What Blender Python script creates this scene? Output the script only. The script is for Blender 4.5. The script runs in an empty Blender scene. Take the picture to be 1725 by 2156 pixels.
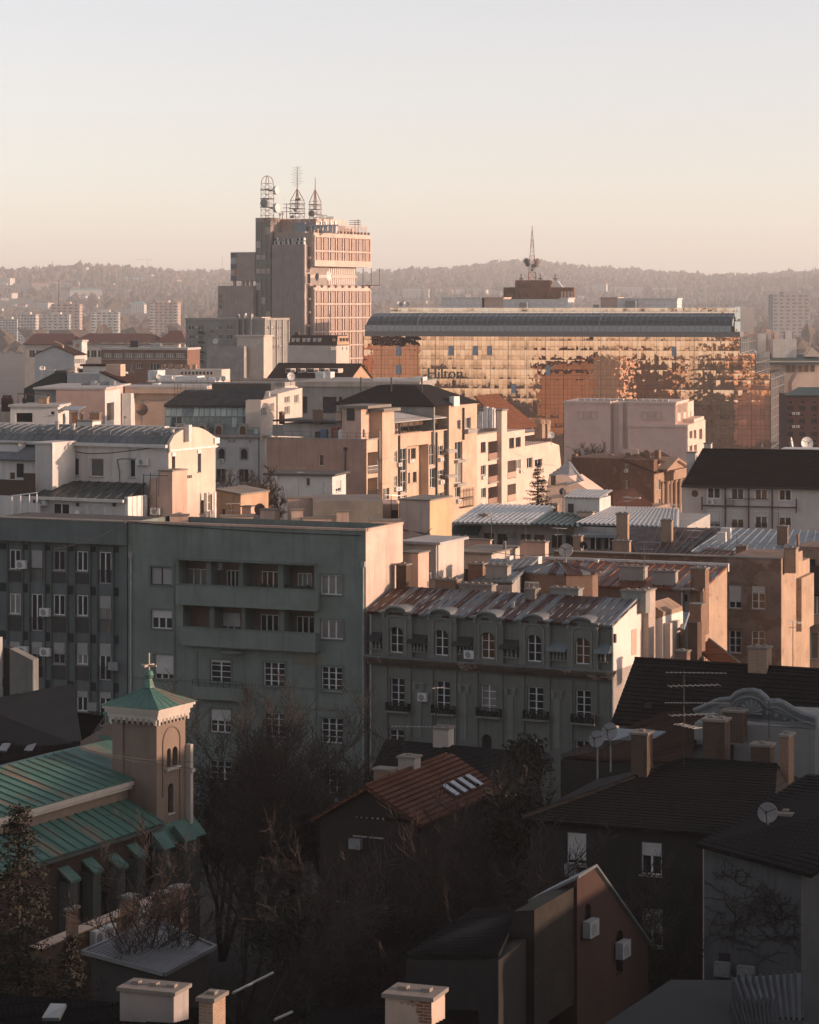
import bpy,math,random
import numpy as np
from mathutils import Vector,Matrix
R=math.radians
sc=bpy.context.scene
COL=sc.collection
random.seed(7)
# camera
FOC,UC,VH,HE=5600.0,862.5,640.0,40.0
cd=bpy.data.cameras.new('camera');cam=bpy.data.objects.new('camera',cd);COL.objects.link(cam)
cam.location=(0,0,HE);cam.rotation_euler=(R(90),0,0)
cd.sensor_fit='VERTICAL';cd.sensor_height=36;cd.lens=36*FOC/2156
cd.shift_y=-(1078-VH)/2156;cd.clip_start=1;cd.clip_end=30000
sc.camera=cam
# sky, sun, exposure
SUN_PHI,SUN_EL=10.0,9.0
world=bpy.data.worlds.new('World');sc.world=world;world.use_nodes=True
nt=world.node_tree;nt.nodes.clear()
wo=nt.nodes.new('ShaderNodeOutputWorld');bg=nt.nodes.new('ShaderNodeBackground')
sky=nt.nodes.new('ShaderNodeTexSky');sky.sky_type='NISHITA';sky.sun_disc=False
sky.sun_elevation=R(SUN_EL);sky.sun_rotation=R(90+SUN_PHI)
sky.altitude=120;sky.air_density=.65;sky.dust_density=.8;sky.ozone_density=.8
bg.inputs['Strength'].default_value=0.12
hs=nt.nodes.new('ShaderNodeHueSaturation');hs.inputs['Saturation'].default_value=.55
tn=nt.nodes.new('ShaderNodeMix');tn.data_type='RGBA';tn.blend_type='MULTIPLY';tn.inputs[0].default_value=1;tn.inputs[7].default_value=(1.0,.872,.82,1)
nt.links.new(sky.outputs[0],hs.inputs['Color']);nt.links.new(hs.outputs[0],tn.inputs[6]);nt.links.new(tn.outputs[2],bg.inputs['Color']);nt.links.new(bg.outputs[0],wo.inputs['Surface'])
sl=bpy.data.lights.new('sun','SUN');sl.energy=2.6;sl.angle=R(0.5);sl.color=(1.0,0.66,0.48)
sun=bpy.data.objects.new('sun',sl);COL.objects.link(sun)
SUND=Vector((math.cos(R(SUN_PHI))*math.cos(R(SUN_EL)),-math.sin(R(SUN_PHI))*math.cos(R(SUN_EL)),math.sin(R(SUN_EL))))
sun.rotation_euler=SUND.to_track_quat('Z','Y').to_euler();sun.location=(60,-20,90)
sc.view_settings.view_transform='Standard';sc.view_settings.look='None'
sc.view_settings.gamma=1;sc.view_settings.exposure=1.24
sc.render.engine='CYCLES'
sc.cycles.max_bounces=6;sc.cycles.diffuse_bounces=3;sc.cycles.glossy_bounces=3
sc.cycles.volume_bounces=1
# photo units to the world
def P(u,v,d):return Vector(((u-UC)*d/FOC,d,HE-(v-VH)*d/FOC))
def zoomview(x0,y0,w):
 k=w/1725*0.52640
 return lambda x,y:(x0*.5264+k*x,y0*.5264+k*y)
ID=lambda x,y:(x,y)
Z1=zoomview(800,600,800);Z2=zoomview(0,950,900);Z3=zoomview(1400,850,1877);Z4=zoomview(0,1400,1100)
Z5=zoomview(1000,1450,1300);Z6=zoomview(2100,1550,1177);Y1=zoomview(0,2000,1500);Y2=zoomview(1400,1950,1300)
Y3=zoomview(2200,1950,1077);Y4=zoomview(0,2550,900);Y5=zoomview(0,3300,1200);Y6=zoomview(700,2700,1300)
Y7=zoomview(1900,2700,1377);Y8=zoomview(1500,3300,1777)
# materials
MATS={}
def newmat(name):
 m=bpy.data.materials.new(name);m.use_nodes=True
 n=m.node_tree;b=n.nodes['Principled BSDF']
 return m,n,b
def nd(n,t,**kw):
 x=n.nodes.new(t)
 for k,v in kw.items():
  if k in x.inputs:x.inputs[k].default_value=v
  else:setattr(x,k,v)
 return x
def uvmap(n,sx=1,sy=1,rot=0):
 a=nd(n,'ShaderNodeUVMap');a.uv_map='uv'
 mp=nd(n,'ShaderNodeMapping');mp.inputs['Scale'].default_value=(sx,sy,1);mp.inputs['Rotation'].default_value=(0,0,rot)
 n.links.new(a.outputs[0],mp.inputs[0]);return mp.outputs[0]
def ramp(n,src,p0,c0,p1,c1):
 r=nd(n,'ShaderNodeValToRGB');e=r.color_ramp.elements
 e[0].position=p0;e[0].color=c0 if len(c0)==4 else(*c0,1);e[1].position=p1;e[1].color=c1 if len(c1)==4 else(*c1,1)
 n.links.new(src,r.inputs[0]);return r.outputs[0]
def mixc(n,fac,a,b,typ='MIX'):
 m=nd(n,'ShaderNodeMix');m.data_type='RGBA';m.blend_type=typ
 for sock,v in((m.inputs[0],fac),(m.inputs[6],a),(m.inputs[7],b)):
  if isinstance(v,(int,float)):sock.default_value=v
  elif isinstance(v,tuple):sock.default_value=(*v,1)if len(v)==3 else v
  else:n.links.new(v,sock)
 return m.outputs[2]
def bump(n,b,h,dist=.02,st=.6):
 bp=nd(n,'ShaderNodeBump',Strength=st,Distance=dist);n.links.new(h,bp.inputs['Height']);n.links.new(bp.outputs[0],b.inputs['Normal']);return bp
def dk(c,k):return tuple(x*k for x in c)
def plain(name,col,rough=.7,metal=0,var=.25,scale=1.5):
 if name in MATS:return MATS[name]
 m,n,b=newmat(name)
 ns=nd(n,'ShaderNodeTexNoise',Scale=scale,Detail=5);n.links.new(uvmap(n),ns.inputs['Vector'])
 c=mixc(n,ramp(n,ns.outputs[0],.3,(0,0,0),.7,(1,1,1)),dk(col,1-var),dk(col,1+var*.5))
 n.links.new(c,b.inputs['Base Color']);b.inputs['Roughness'].default_value=rough;b.inputs['Metallic'].default_value=metal
 MATS[name]=m;return m
def plaster(name,col,dirt=.45,streak=.4,rough=.9,patch=None,patch_at=.68):
 """weathered render: broad blotches, rain streaks, grain, optional fallen patches"""
 if name in MATS:return MATS[name]
 m,n,b=newmat(name)
 a=nd(n,'ShaderNodeTexNoise',Scale=.35,Detail=8,Roughness=.65);n.links.new(uvmap(n),a.inputs['Vector'])
 s=nd(n,'ShaderNodeTexNoise',Scale=1,Detail=6,Roughness=.6);n.links.new(uvmap(n,2.2,.16),s.inputs['Vector'])
 g=nd(n,'ShaderNodeTexNoise',Scale=9,Detail=4);n.links.new(uvmap(n),g.inputs['Vector'])
 c=mixc(n,ramp(n,a.outputs[0],.35,(0,0,0),.7,(1,1,1)),dk(col,1-dirt*.55),dk(col,1.08))
 c=mixc(n,ramp(n,s.outputs[0],.5,(0,0,0),.78,(streak,)*3),c,dk(col,.35))
 c=mixc(n,ramp(n,g.outputs[0],.3,(0,0,0),.7,(.25,)*3),c,dk(col,.75))
 if patch:
  p=nd(n,'ShaderNodeTexNoise',Scale=.55,Detail=7,Roughness=.6);n.links.new(uvmap(n,1,1.2),p.inputs['Vector'])
  br=nd(n,'ShaderNodeTexBrick',Scale=1);br.inputs['Color1'].default_value=(*patch,1);br.inputs['Color2'].default_value=(*dk(patch,.7),1)
  br.inputs['Mortar'].default_value=(*dk(col,.7),1);br.inputs['Brick Width'].default_value=.26;br.inputs['Row Height'].default_value=.085;br.inputs['Mortar Size'].default_value=.01
  n.links.new(uvmap(n),br.inputs['Vector'])
  c=mixc(n,ramp(n,p.outputs[0],patch_at,(0,0,0),patch_at+.02,(1,1,1)),c,br.outputs[0])
 n.links.new(c,b.inputs['Base Color']);b.inputs['Roughness'].default_value=rough;b.inputs['Specular IOR Level'].default_value=.2
 bump(n,b,g.outputs[0],.02,.35)
 MATS[name]=m;return m
def brick(name,c1,c2,mortar,w=.27,h=.09,grime=.6):
 if name in MATS:return MATS[name]
 m,n,b=newmat(name)
 br=nd(n,'ShaderNodeTexBrick',Scale=1,Bias=-.1);br.inputs['Color1'].default_value=(*c1,1);br.inputs['Color2'].default_value=(*c2,1)
 br.inputs['Mortar'].default_value=(*mortar,1);br.inputs['Brick Width'].default_value=w;br.inputs['Row Height'].default_value=h;br.inputs['Mortar Size'].default_value=.014
 n.links.new(uvmap(n),br.inputs['Vector'])
 a=nd(n,'ShaderNodeTexNoise',Scale=.6,Detail=8,Roughness=.7);n.links.new(uvmap(n),a.inputs['Vector'])
 c=mixc(n,ramp(n,a.outputs[0],.4,(0,0,0),.72,(grime,)*3),br.outputs[0],dk(mortar,.8))
 a2=nd(n,'ShaderNodeTexNoise',Scale=1.1,Detail=6);n.links.new(uvmap(n,1.4,.5),a2.inputs['Vector'])
 c=mixc(n,ramp(n,a2.outputs[0],.52,(0,0,0),.75,(.55,)*3),c,dk(c1,.3))
 n.links.new(c,b.inputs['Base Color']);b.inputs['Roughness'].default_value=.95;b.inputs['Specular IOR Level'].default_value=.15
 ad=nd(n,'ShaderNodeMath',operation='ADD');n.links.new(br.outputs['Fac'],ad.inputs[0]);n.links.new(a2.outputs[0],ad.inputs[1])
 bp=bump(n,b,ad.outputs[0],.03,.7);bp.invert=True
 MATS[name]=m;return m
def tiles(name,c1,c2,w=.24,h=.32,rough=.85):
 if name in MATS:return MATS[name]
 m,n,b=newmat(name)
 br=nd(n,'ShaderNodeTexBrick',Scale=1);br.inputs['Color1'].default_value=(*c1,1);br.inputs['Color2'].default_value=(*c2,1);br.inputs['Mortar'].default_value=(*dk(c1,.2),1)
 br.inputs['Brick Width'].default_value=w;br.inputs['Row Height'].default_value=h;br.inputs['Mortar Size'].default_value=.03;br.inputs['Mortar Smooth'].default_value=.6
 n.links.new(uvmap(n),br.inputs['Vector'])
 a=nd(n,'ShaderNodeTexNoise',Scale=.5,Detail=8,Roughness=.7);n.links.new(uvmap(n),a.inputs['Vector'])
 c=mixc(n,ramp(n,a.outputs[0],.35,(0,0,0),.7,(.7,)*3),br.outputs[0],dk(c2,.45))
 n.links.new(c,b.inputs['Base Color']);b.inputs['Roughness'].default_value=rough;b.inputs['Specular IOR Level'].default_value=.15
 bp=bump(n,b,br.outputs['Fac'],.05,.9);bp.invert=True
 MATS[name]=m;return m
def sheet(name,col,rough=.45,metal=.35,rust=0,rustc=(.055,.022,.014),pan=.6,patina=None):
 """painted or zinc roofing: tray to tray tone changes, seams left by grime, rust in whole trays"""
 if name in MATS:return MATS[name]
 m,n,b=newmat(name)
 uv=uvmap(n)
 sp=nd(n,'ShaderNodeSeparateXYZ');n.links.new(uv,sp.inputs[0])
 dv=nd(n,'ShaderNodeMath',operation='DIVIDE');n.links.new(sp.outputs[0],dv.inputs[0]);dv.inputs[1].default_value=pan
 fl=nd(n,'ShaderNodeMath',operation='FLOOR');n.links.new(dv.outputs[0],fl.inputs[0])
 wn=nd(n,'ShaderNodeTexWhiteNoise');wn.noise_dimensions='1D';n.links.new(fl.outputs[0],wn.inputs['W'])
 a=nd(n,'ShaderNodeTexNoise',Scale=.7,Detail=7,Roughness=.6);n.links.new(uv,a.inputs['Vector'])
 c=mixc(n,wn.outputs['Value'],dk(col,.82),dk(col,1.1))
 c=mixc(n,ramp(n,a.outputs[0],.35,(0,0,0),.75,(.5,)*3),c,patina if patina else dk(col,.6))
 if rust:
  st=nd(n,'ShaderNodeTexNoise',Scale=1,Detail=6,Roughness=.65);n.links.new(uvmap(n,1.6,.45),st.inputs['Vector'])
  mu=nd(n,'ShaderNodeMath',operation='MULTIPLY_ADD');n.links.new(wn.outputs['Value'],mu.inputs[0]);mu.inputs[1].default_value=.62;n.links.new(st.outputs[0],mu.inputs[2])
  th=1.08-rust*.35
  c=mixc(n,ramp(n,mu.outputs[0],th,(0,0,0),th+.05,(1,1,1)),c,rustc)
 n.links.new(c,b.inputs['Base Color']);b.inputs['Metallic'].default_value=metal
 n.links.new(ramp(n,a.outputs[0],.3,(max(rough-.1,.05),)*3,.7,(min(rough+.2,1),)*3),b.inputs['Roughness'])
 bump(n,b,a.outputs[0],.03,.3)
 MATS[name]=m;return m
def glassm(name,col=(.02,.024,.026),rough=.06,wob=.35,spec=.6):
 if name in MATS:return MATS[name]
 m,n,b=newmat(name)
 a=nd(n,'ShaderNodeTexNoise',Scale=.9,Detail=2);n.links.new(uvmap(n),a.inputs['Vector'])
 n.links.new(mixc(n,a.outputs[0],dk(col,.5),dk(col,1.5)),b.inputs['Base Color']);b.inputs['Roughness'].default_value=rough;b.inputs['Specular IOR Level'].default_value=spec
 bump(n,b,a.outputs[0],.03,wob)
 MATS[name]=m;return m
def shutterm(name,col):
 if name in MATS:return MATS[name]
 m,n,b=newmat(name)
 wv=nd(n,'ShaderNodeTexWave',Scale=3.2,Distortion=.0);wv.bands_direction='Y';n.links.new(uvmap(n),wv.inputs['Vector'])
 a=nd(n,'ShaderNodeTexNoise',Scale=1.2,Detail=4);n.links.new(uvmap(n),a.inputs['Vector'])
 n.links.new(mixc(n,a.outputs[0],dk(col,.7),dk(col,1.1)),b.inputs['Base Color']);b.inputs['Roughness'].default_value=.6
 bump(n,b,wv.outputs[0],.02,.6);MATS[name]=m;return m
WHITE=plain('white_paint',(.62,.62,.60),.5)
GREYP=plain('grey_paint',(.22,.23,.23),.5)
DARKM=plain('dark_metal',(.025,.025,.027),.5,.3)
STEEL=plain('galvanised_steel',(.30,.30,.30),.42,.6)
WOODD=plain('dark_wood',(.06,.035,.022),.6)
RUSTM=plain('rusty_iron',(.11,.05,.03),.8,.2)
GLASS=glassm('window_glass');GLASS2=glassm('warm_glass',(.10,.05,.025),.1,.5)
CURT=glassm('curtained_glass',(.20,.19,.17),.12,.2,.5)
SHUT=shutterm('roller_shutter_white',(.50,.49,.46));SHUTG=shutterm('roller_shutter_grey',(.30,.30,.28));SHUTB=shutterm('roller_shutter_brown',(.16,.11,.08))
CONC=plaster('concrete',(.34,.31,.28),.5,.5)
CAPC=plaster('cap_stone',(.24,.21,.18),.6,.4)
BRICK1=brick('red_brick',(.23,.105,.06),(.16,.07,.045),(.27,.22,.17))
BRICK2=brick('pale_brick',(.36,.22,.14),(.27,.155,.10),(.38,.31,.24))
BRICKD=brick('sooty_brick',(.085,.045,.03),(.06,.034,.025),(.12,.10,.08))
DISHW=plain('dish_white',(.55,.54,.52),.45)
BARK=plain('bark',(.028,.021,.017),.9)
# mesh builder
class MB:
 def __init__(s):s.v=[];s.f=[];s.mk=[]
 def use(s,i):s.mk.append((len(s.f),i));return s
 def q(s,*pts):
  k=len(s.v);s.v+=[tuple(p)for p in pts];s.f.append(tuple(range(k,k+len(pts))));return s
 def box(s,x0,x1,y0,y1,z0,z1):
  if x1<x0:x0,x1=x1,x0
  if y1<y0:y0,y1=y1,y0
  if z1<z0:z0,z1=z1,z0
  k=len(s.v)
  s.v+=[(x0,y0,z0),(x1,y0,z0),(x1,y1,z0),(x0,y1,z0),(x0,y0,z1),(x1,y0,z1),(x1,y1,z1),(x0,y1,z1)]
  s.f+=[tuple(k+i for i in f)for f in((0,3,2,1),(4,5,6,7),(0,1,5,4),(1,2,6,5),(2,3,7,6),(3,0,4,7))]
  return s
 def ext(s,pts,vec):
  a=[Vector(p)for p in pts];vec=Vector(vec);b=[p+vec for p in a];n=len(a)
  nrm=Vector((0,0,0))
  for i in range(n):nrm+=a[i].cross(a[(i+1)%n])
  if nrm.dot(vec)>0:a,b=b[::-1],a[::-1]
  k=len(s.v);s.v+=[tuple(p)for p in a]+[tuple(p)for p in b]
  s.f.append(tuple(range(k,k+n)));s.f.append(tuple(k+n+i for i in reversed(range(n))))
  for i in range(n):
   j=(i+1)%n;s.f.append((k+j,k+i,k+n+i,k+n+j))
  return s
 def tube(s,p,q,r,n=6,r2=None):
  p=Vector(p);q=Vector(q);r2=r if r2 is None else r2;d=(q-p)
  if d.length<1e-6:return s
  d.normalize();a=d.orthogonal().normalized();b=d.cross(a);k=len(s.v)
  for c,rr in((p,r),(q,r2)):
   for i in range(n):
    t=2*math.pi*i/n;s.v.append(tuple(c+a*(rr*math.cos(t))+b*(rr*math.sin(t))))
  for i in range(n):
   j=(i+1)%n;s.f.append((k+i,k+j,k+n+j,k+n+i))
  s.f.append(tuple(k+i for i in reversed(range(n))));s.f.append(tuple(k+n+i for i in range(n)))
  return s
 def wire(s,pts,r,n=5):
  for a,b in zip(pts[:-1],pts[1:]):s.tube(a,b,r,n)
  return s
 def lathe(s,o,axis,prof,n=20,close=False):
  o=Vector(o);ax=Vector(axis).normalized();a=ax.orthogonal().normalized();b=ax.cross(a);k=len(s.v)
  for(r,h)in prof:
   for i in range(n):
    t=2*math.pi*i/n;s.v.append(tuple(o+ax*h+a*(r*math.cos(t))+b*(r*math.sin(t))))
  for j in range(len(prof)-1):
   for i in range(n):
    i2=(i+1)%n;s.f.append((k+j*n+i,k+j*n+i2,k+(j+1)*n+i2,k+(j+1)*n+i))
  return s
 def slab(s,a,b,c,d,t=.12):
  a,b,c,d=map(Vector,(a,b,c,d));n=(b-a).cross(d-a).normalized()
  return s.ext([a,b,c,d],n*-t)
 def seams(s,a,b,c,d,pitch=.6,w=.035,h=.07):
  a,b,c,d=map(Vector,(a,b,c,d));n=(b-a).cross(d-a).normalized()
  k=max(2,int(max((b-a).length,(c-d).length)/pitch))
  for i in range(k+1):
   t=i/k;p=a.lerp(b,t);q=d.lerp(c,t);e=((b-a)if(b-a).length>.01 else(c-d)).normalized()*w
   s.ext([p-e,p+e,p+e+n*h,p-e+n*h],q-p)
  return s
 def corr(s,a,b,c,d,pitch=.3,h=.06,t=.05):
  a,b,c,d=map(Vector,(a,b,c,d));n=(b-a).cross(d-a).normalized();k=max(2,int((b-a).length/pitch))*4
  prof=(0,1,1,0)
  for i in range(k):
   t0,t1=i/k,(i+1)/k;h0,h1=prof[i%4]*h,prof[(i+1)%4]*h
   s.q(a.lerp(b,t0)+n*h0,a.lerp(b,t1)+n*h1,d.lerp(c,t1)+n*h1,d.lerp(c,t0)+n*h0)
  m=n*-.01;s.ext([a+m,b+m,c+m,d+m],n*-t);return s
 def rows(s,a,b,c,d,pitch=.33,lift=.05):
  a,b,c,d=map(Vector,(a,b,c,d));n=(b-a).cross(d-a).normalized();k=max(2,int((d-a).length/pitch))
  for i in range(k):
   t0,t1=i/k,(i+1)/k
   p,q=a.lerp(d,t0),b.lerp(c,t0);p2,q2=a.lerp(d,t1),b.lerp(c,t1)
   s.q(p+n*lift,q+n*lift,q2,p2);s.q(p,q,q+n*lift,p+n*lift)
  m=n*-.01;s.ext([a+m,b+m,c+m,d+m],n*-.15);return s
 def obj(s,name,mat,parent=None,smooth=False,uv=True):
  me=bpy.data.meshes.new(name);me.from_pydata(s.v,[],s.f)
  if uv and s.f:
   lay=me.uv_layers.new(name='uv');co=np.array(s.v)
   out=np.empty((len(me.loops),2));
   nr=np.empty(len(me.polygons)*3);me.polygons.foreach_get('normal',nr);nr=nr.reshape(-1,3)
   ls=np.empty(len(me.polygons),int);me.polygons.foreach_get('loop_start',ls);lt=np.empty(len(me.polygons),int);me.polygons.foreach_get('loop_total',lt)
   vi=np.empty(len(me.loops),int);me.loops.foreach_get('vertex_index',vi)
   t=np.stack([-nr[:,1],nr[:,0],np.zeros(len(nr))],1);L=np.linalg.norm(t,axis=1);flat=L<.05
   t[flat]=(1,0,0);L[flat]=1;t/=L[:,None];b=np.cross(nr,t)
   pi=np.repeat(np.arange(len(lt)),lt);pc=co[vi]
   out[:,0]=(pc*t[pi]).sum(1);out[:,1]=(pc*b[pi]).sum(1)
   lay.data.foreach_set('uv',out.ravel())
  if smooth:me.polygons.foreach_set('use_smooth',[True]*len(me.polygons))
  for m_ in(mat if isinstance(mat,(list,tuple))else(mat,)):me.materials.append(m_)
  if s.mk:
   mi=np.zeros(len(s.f),int)
   for k,i in s.mk:mi[k:]=i
   me.polygons.foreach_set('material_index',mi)
  o=bpy.data.objects.new(name,me);COL.objects.link(o)
  if parent is not None:o.parent=parent
  return o
def tag(o,label=None,cat=None,group=None,kind=None):
 for k,v in(('label',label),('category',cat),('group',group),('kind',kind)):
  if v:o[k]=v
 return o
def empty(name,loc,rz=0,label=None,cat=None,group=None):
 e=bpy.data.objects.new(name,None);e.empty_display_size=.5;COL.objects.link(e);e.location=loc;e.rotation_euler=(0,0,rz)
 return tag(e,label,cat,group)
def copy_tree(o,parent=None):
 c=o.copy();COL.objects.link(c)
 if parent is not None:c.parent=parent
 for ch in list(o.children):copy_tree(ch,c)
 return c
 # a building with its own axes: x along the front, y into the depth
class Bld:
 def __init__(s,name,label,cat,u,d,A,z=0,group=None):
  s.A=R(A);s.o=Vector(((u-UC)*d/FOC,d,z));s.ca,s.sa=math.cos(s.A),math.sin(s.A)
  s.e=empty(name,s.o,-s.A,label,cat,group);s.op={};s.c=s.w2l(Vector((0,0,HE)))
 def w2l(s,p):
  q=p-s.o;return Vector((q.x*s.ca-q.y*s.sa,q.x*s.sa+q.y*s.ca,q.z))
 def l2w(s,p):
  p=Vector(p);return Vector((p.x*s.ca+p.y*s.sa,-p.x*s.sa+p.y*s.ca,p.z))+s.o
 def ray(s,u,v):
  return s.w2l(P(u,v,100.0))-s.c
 def f(s,u,v,y=0,V=ID):
  u,v=V(u,v);r=s.ray(u,v);t=(y-s.c.y)/r.y;p=s.c+r*t;return p.x,p.z
 def r(s,u,v,x=0,V=ID):
  u,v=V(u,v);r=s.ray(u,v);t=(x-s.c.x)/r.x;p=s.c+r*t;return p.y,p.z
 def h(s,u,v,z,V=ID):
  u,v=V(u,v);r=s.ray(u,v);t=(z-s.c.z)/r.z;p=s.c+r*t;return p.x,p.y
 def rect(s,side,pl,x0,y0,x1,y1,V=ID):
  g=(lambda a,b:s.f(a,b,pl,V))if side=='f' else(lambda a,b:s.r(a,b,pl,V))
  xm,ym=(x0+x1)/2,(y0+y1)/2
  return g(x0,ym)[0],g(x1,ym)[0],g(xm,y1)[1],g(xm,y0)[1]
 def pt(s,side,pl,a,z,t=0):
  return(a,pl+t,z)if side=='f' else((pl-t,a,z)if side=='r' else(pl+t,a,z))
 def bx(s,mb,side,pl,a0,a1,z0,z1,t0,t1):
  p=s.pt(side,pl,a0,z0,t0);q=s.pt(side,pl,a1,z1,t1);return mb.box(p[0],q[0],p[1],q[1],p[2],q[2])
 def win(s,side,pl,x0,y0,x1,y1,V=ID,cols=2,rows=1,fr=None,gl=None,rec=.18,shut=0,sm=None,arch=False,sill=True,trim=0,tm=None,bar=.05,name='window',rail=None,m=None,label=None,key=None):
  a0,a1,z0,z1=m if m else s.rect(side,pl,x0,y0,x1,y1,V)
  fr=fr or WHITE;gl=gl or GLASS
  s.op.setdefault(key or(side,round(pl,3)),[]).append((a0,a1,z0,z1,rec,arch))
  w,h=a1-a0,z1-z0;mb=MB();fz=.07;t0,t1=rec-.07,rec
  hs=h*(1-shut)
  def B(A0,A1,Z0,Z1,T0=t0,T1=t1):s.bx(mb,side,pl,A0,A1,Z0,Z1,T0,T1)
  ztop=z1
  B(a0,a0+fz,z0,z1);B(a1-fz,a1,z0,z1);B(a0+fz,a1-fz,z0,z0+fz);B(a0+fz,a1-fz,z1-fz,z1)
  for i in range(1,cols):c=a0+w*i/cols;B(c-bar,c+bar,z0+fz,z1-fz,t0+.002)
  for j in range(1,rows):
   c=z0+h*j/rows
   for i in range(cols):B(a0+w*i/cols+bar,a0+w*(i+1)/cols-bar,c-bar*.5,c+bar*.5,t0+.01)
  wo=mb.obj(name,fr,s.e)
  if label:wo['label']=label
  g=MB();s.bx(g,side,pl,a0+.02,a1-.02,z0+.02,z1-.02,rec-.03,rec-.02);g.obj('pane',gl,wo)
  if shut:
   g=MB();s.bx(g,side,pl,a0+.03,a1-.03,z1-h*shut,z1-.03,rec-.13,rec-.08);g.obj('roller_shutter',sm or SHUT,wo)
  if sill:
   g=MB();s.bx(g,side,pl,a0-.08,a1+.08,z0-.07,z0-.002,-.09,rec-.08);g.obj('sill',tm or CONC,wo)
  if trim:
   g=MB();s.bx(g,side,pl,a0-trim,a0-.003,z0-trim,z1+trim,-.04,-.002);s.bx(g,side,pl,a1+.003,a1+trim,z0-trim,z1+trim,-.04,-.002)
   s.bx(g,side,pl,a0,a1,z1+.003,z1+trim,-.038,-.002);s.bx(g,side,pl,a0,a1,z0-trim,z0-.08,-.038,-.002);g.obj('surround',tm or CONC,wo)
  if rail:
   g=MB();hh=rail if isinstance(rail,float)else.9;k=max(4,int(w/.13))
   for i in range(k+1):c=a0+w*i/k;s.bx(g,side,pl,c-.012,c+.012,z0,z0+hh,-.06,-.035)
   s.bx(g,side,pl,a0-.03,a1+.03,z0+hh,z0+hh+.04,-.07,-.03);g.obj('railing',DARKM,wo)
  return wo
 def hole(s,side,pl,a0,a1,z0,z1,rec,back=None,name='niche'):
  s.op.setdefault((side,round(pl,3)),[]).append((a0,a1,z0,z1,rec,False))
  if back:
   g=MB();s.bx(g,side,pl,a0,a1,z0,z1,rec,rec+.05);return g.obj(name,back,s.e)
 def face(s,mb,side,pl,a0,a1,z0,z1,key=None):
  ops=[o for o in s.op.get(key or(side,round(pl,3)),[])if o[0]>=a0-.01 and o[1]<=a1+.01 and o[2]>=z0-.01 and o[3]<=z1+.01]
  flip=side=='l'
  def Q(A0,A1,Z0,Z1,t=0):
   pts=[s.pt(side,pl,A0,Z0,t),s.pt(side,pl,A1,Z0,t),s.pt(side,pl,A1,Z1,t),s.pt(side,pl,A0,Z1,t)]
   mb.q(*(pts[::-1]if flip else pts))
  xs=sorted({round(x,4)for o in ops for x in o[:2]}|{round(a0,4),round(a1,4)})
  zs=sorted({round(z,4)for o in ops for z in o[2:4]}|{round(z0,4),round(z1,4)})
  for i in range(len(xs)-1):
   xm=(xs[i]+xs[i+1])/2;start=None
   for j in range(len(zs)-1):
    zm=(zs[j]+zs[j+1])/2;free=not any(o[0]<xm<o[1]and o[2]<zm<o[3]for o in ops)
    if free and start is None:start=zs[j]
    if not free and start is not None:Q(xs[i],xs[i+1],start,zs[j]);start=None
   if start is not None:Q(xs[i],xs[i+1],start,zs[-1])
  for(b0,b1,c0,c1,rc,ar)in ops:
   for(p0,p1)in(((b0,c0),(b0,c1)),((b0,c1),(b1,c1)),((b1,c1),(b1,c0)),((b1,c0),(b0,c0))):
    pts=[s.pt(side,pl,p0[0],p0[1],0),s.pt(side,pl,p1[0],p1[1],0),s.pt(side,pl,p1[0],p1[1],rc),s.pt(side,pl,p0[0],p0[1],rc)]
    mb.q(*(pts[::-1]if flip else pts))
   if ar:
    r=(b1-b0)/2;cx=(b0+b1)/2;rise=r if ar is True else ar;cz=c1-rise;n=8
    for sgn in(-1,1):
     arc=[(cx+sgn*r*math.cos(math.pi/2*k/n),cz+rise*math.sin(math.pi/2*k/n))for k in range(n+1)]
     for k in range(n):
      g=[(cx+sgn*r,c1),arc[k],arc[k+1]]
      mb.ext([s.pt(side,pl,x,z,.003)for x,z in g],Vector(s.pt(side,pl,0,0,rc-.08))-Vector(s.pt(side,pl,0,0,0)))
 def wall(s,x0,x1,y0,y1,z0,z1,mat,name='wall',top=True,mb=None,back=True):
  own=mb is None;mb=mb or MB()
  s.face(mb,'f',y0,x0,x1,z0,z1);s.face(mb,'r',x1,y0,y1,z0,z1);s.face(mb,'l',x0,y0,y1,z0,z1)
  if back:mb.q((x1,y1,z0),(x0,y1,z0),(x0,y1,z1),(x1,y1,z1))
  if top:mb.q((x0,y0,z1),(x1,y0,z1),(x1,y1,z1),(x0,y1,z1))
  return mb.obj(name,mat,s.e)if own else mb
 def part(s,name,mb,mat,parent=None,smooth=False):return mb.obj(name,mat,parent or s.e,smooth)
 def chim(s,V,x0,y0,x1,y1,d=None,y=None,dep=.7,mat=None,cap=True,parent=None,pots=1,name='chimney',down=1.0):
  """chimney from the outline of its front face"""
  if y is None:u,v=V((x0+x1)/2,y1);y=s.w2l(P(u,v,d)).y
  a0,a1,z0,z1=s.rect('f',y,x0,y0,x1,y1,V)
  mb=MB();ch=.12
  mb.box(a0,a1,y,y+dep,z0-down,z1-(ch if cap else 0))
  o=mb.obj(name,mat or BRICK1,parent or s.e)
  if cap:
   g=MB();g.box(a0-.08,a1+.08,y-.08,y+dep+.08,z1-ch+.002,z1);n=max(1,int((a1-a0)/.5))if pots else 0
   for i in range(n):
    c=a0+(a1-a0)*(i+.5)/n;g.box(c-.13,c+.13,y+dep*.5-.13,y+dep*.5+.13,z1+.001,z1+.10)
   if(parent or s.e)is s.e:g.obj('chimney_cap',CAPC,o)
   else:g.obj('chimney_cap',CAPC,parent)
  return o
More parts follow.
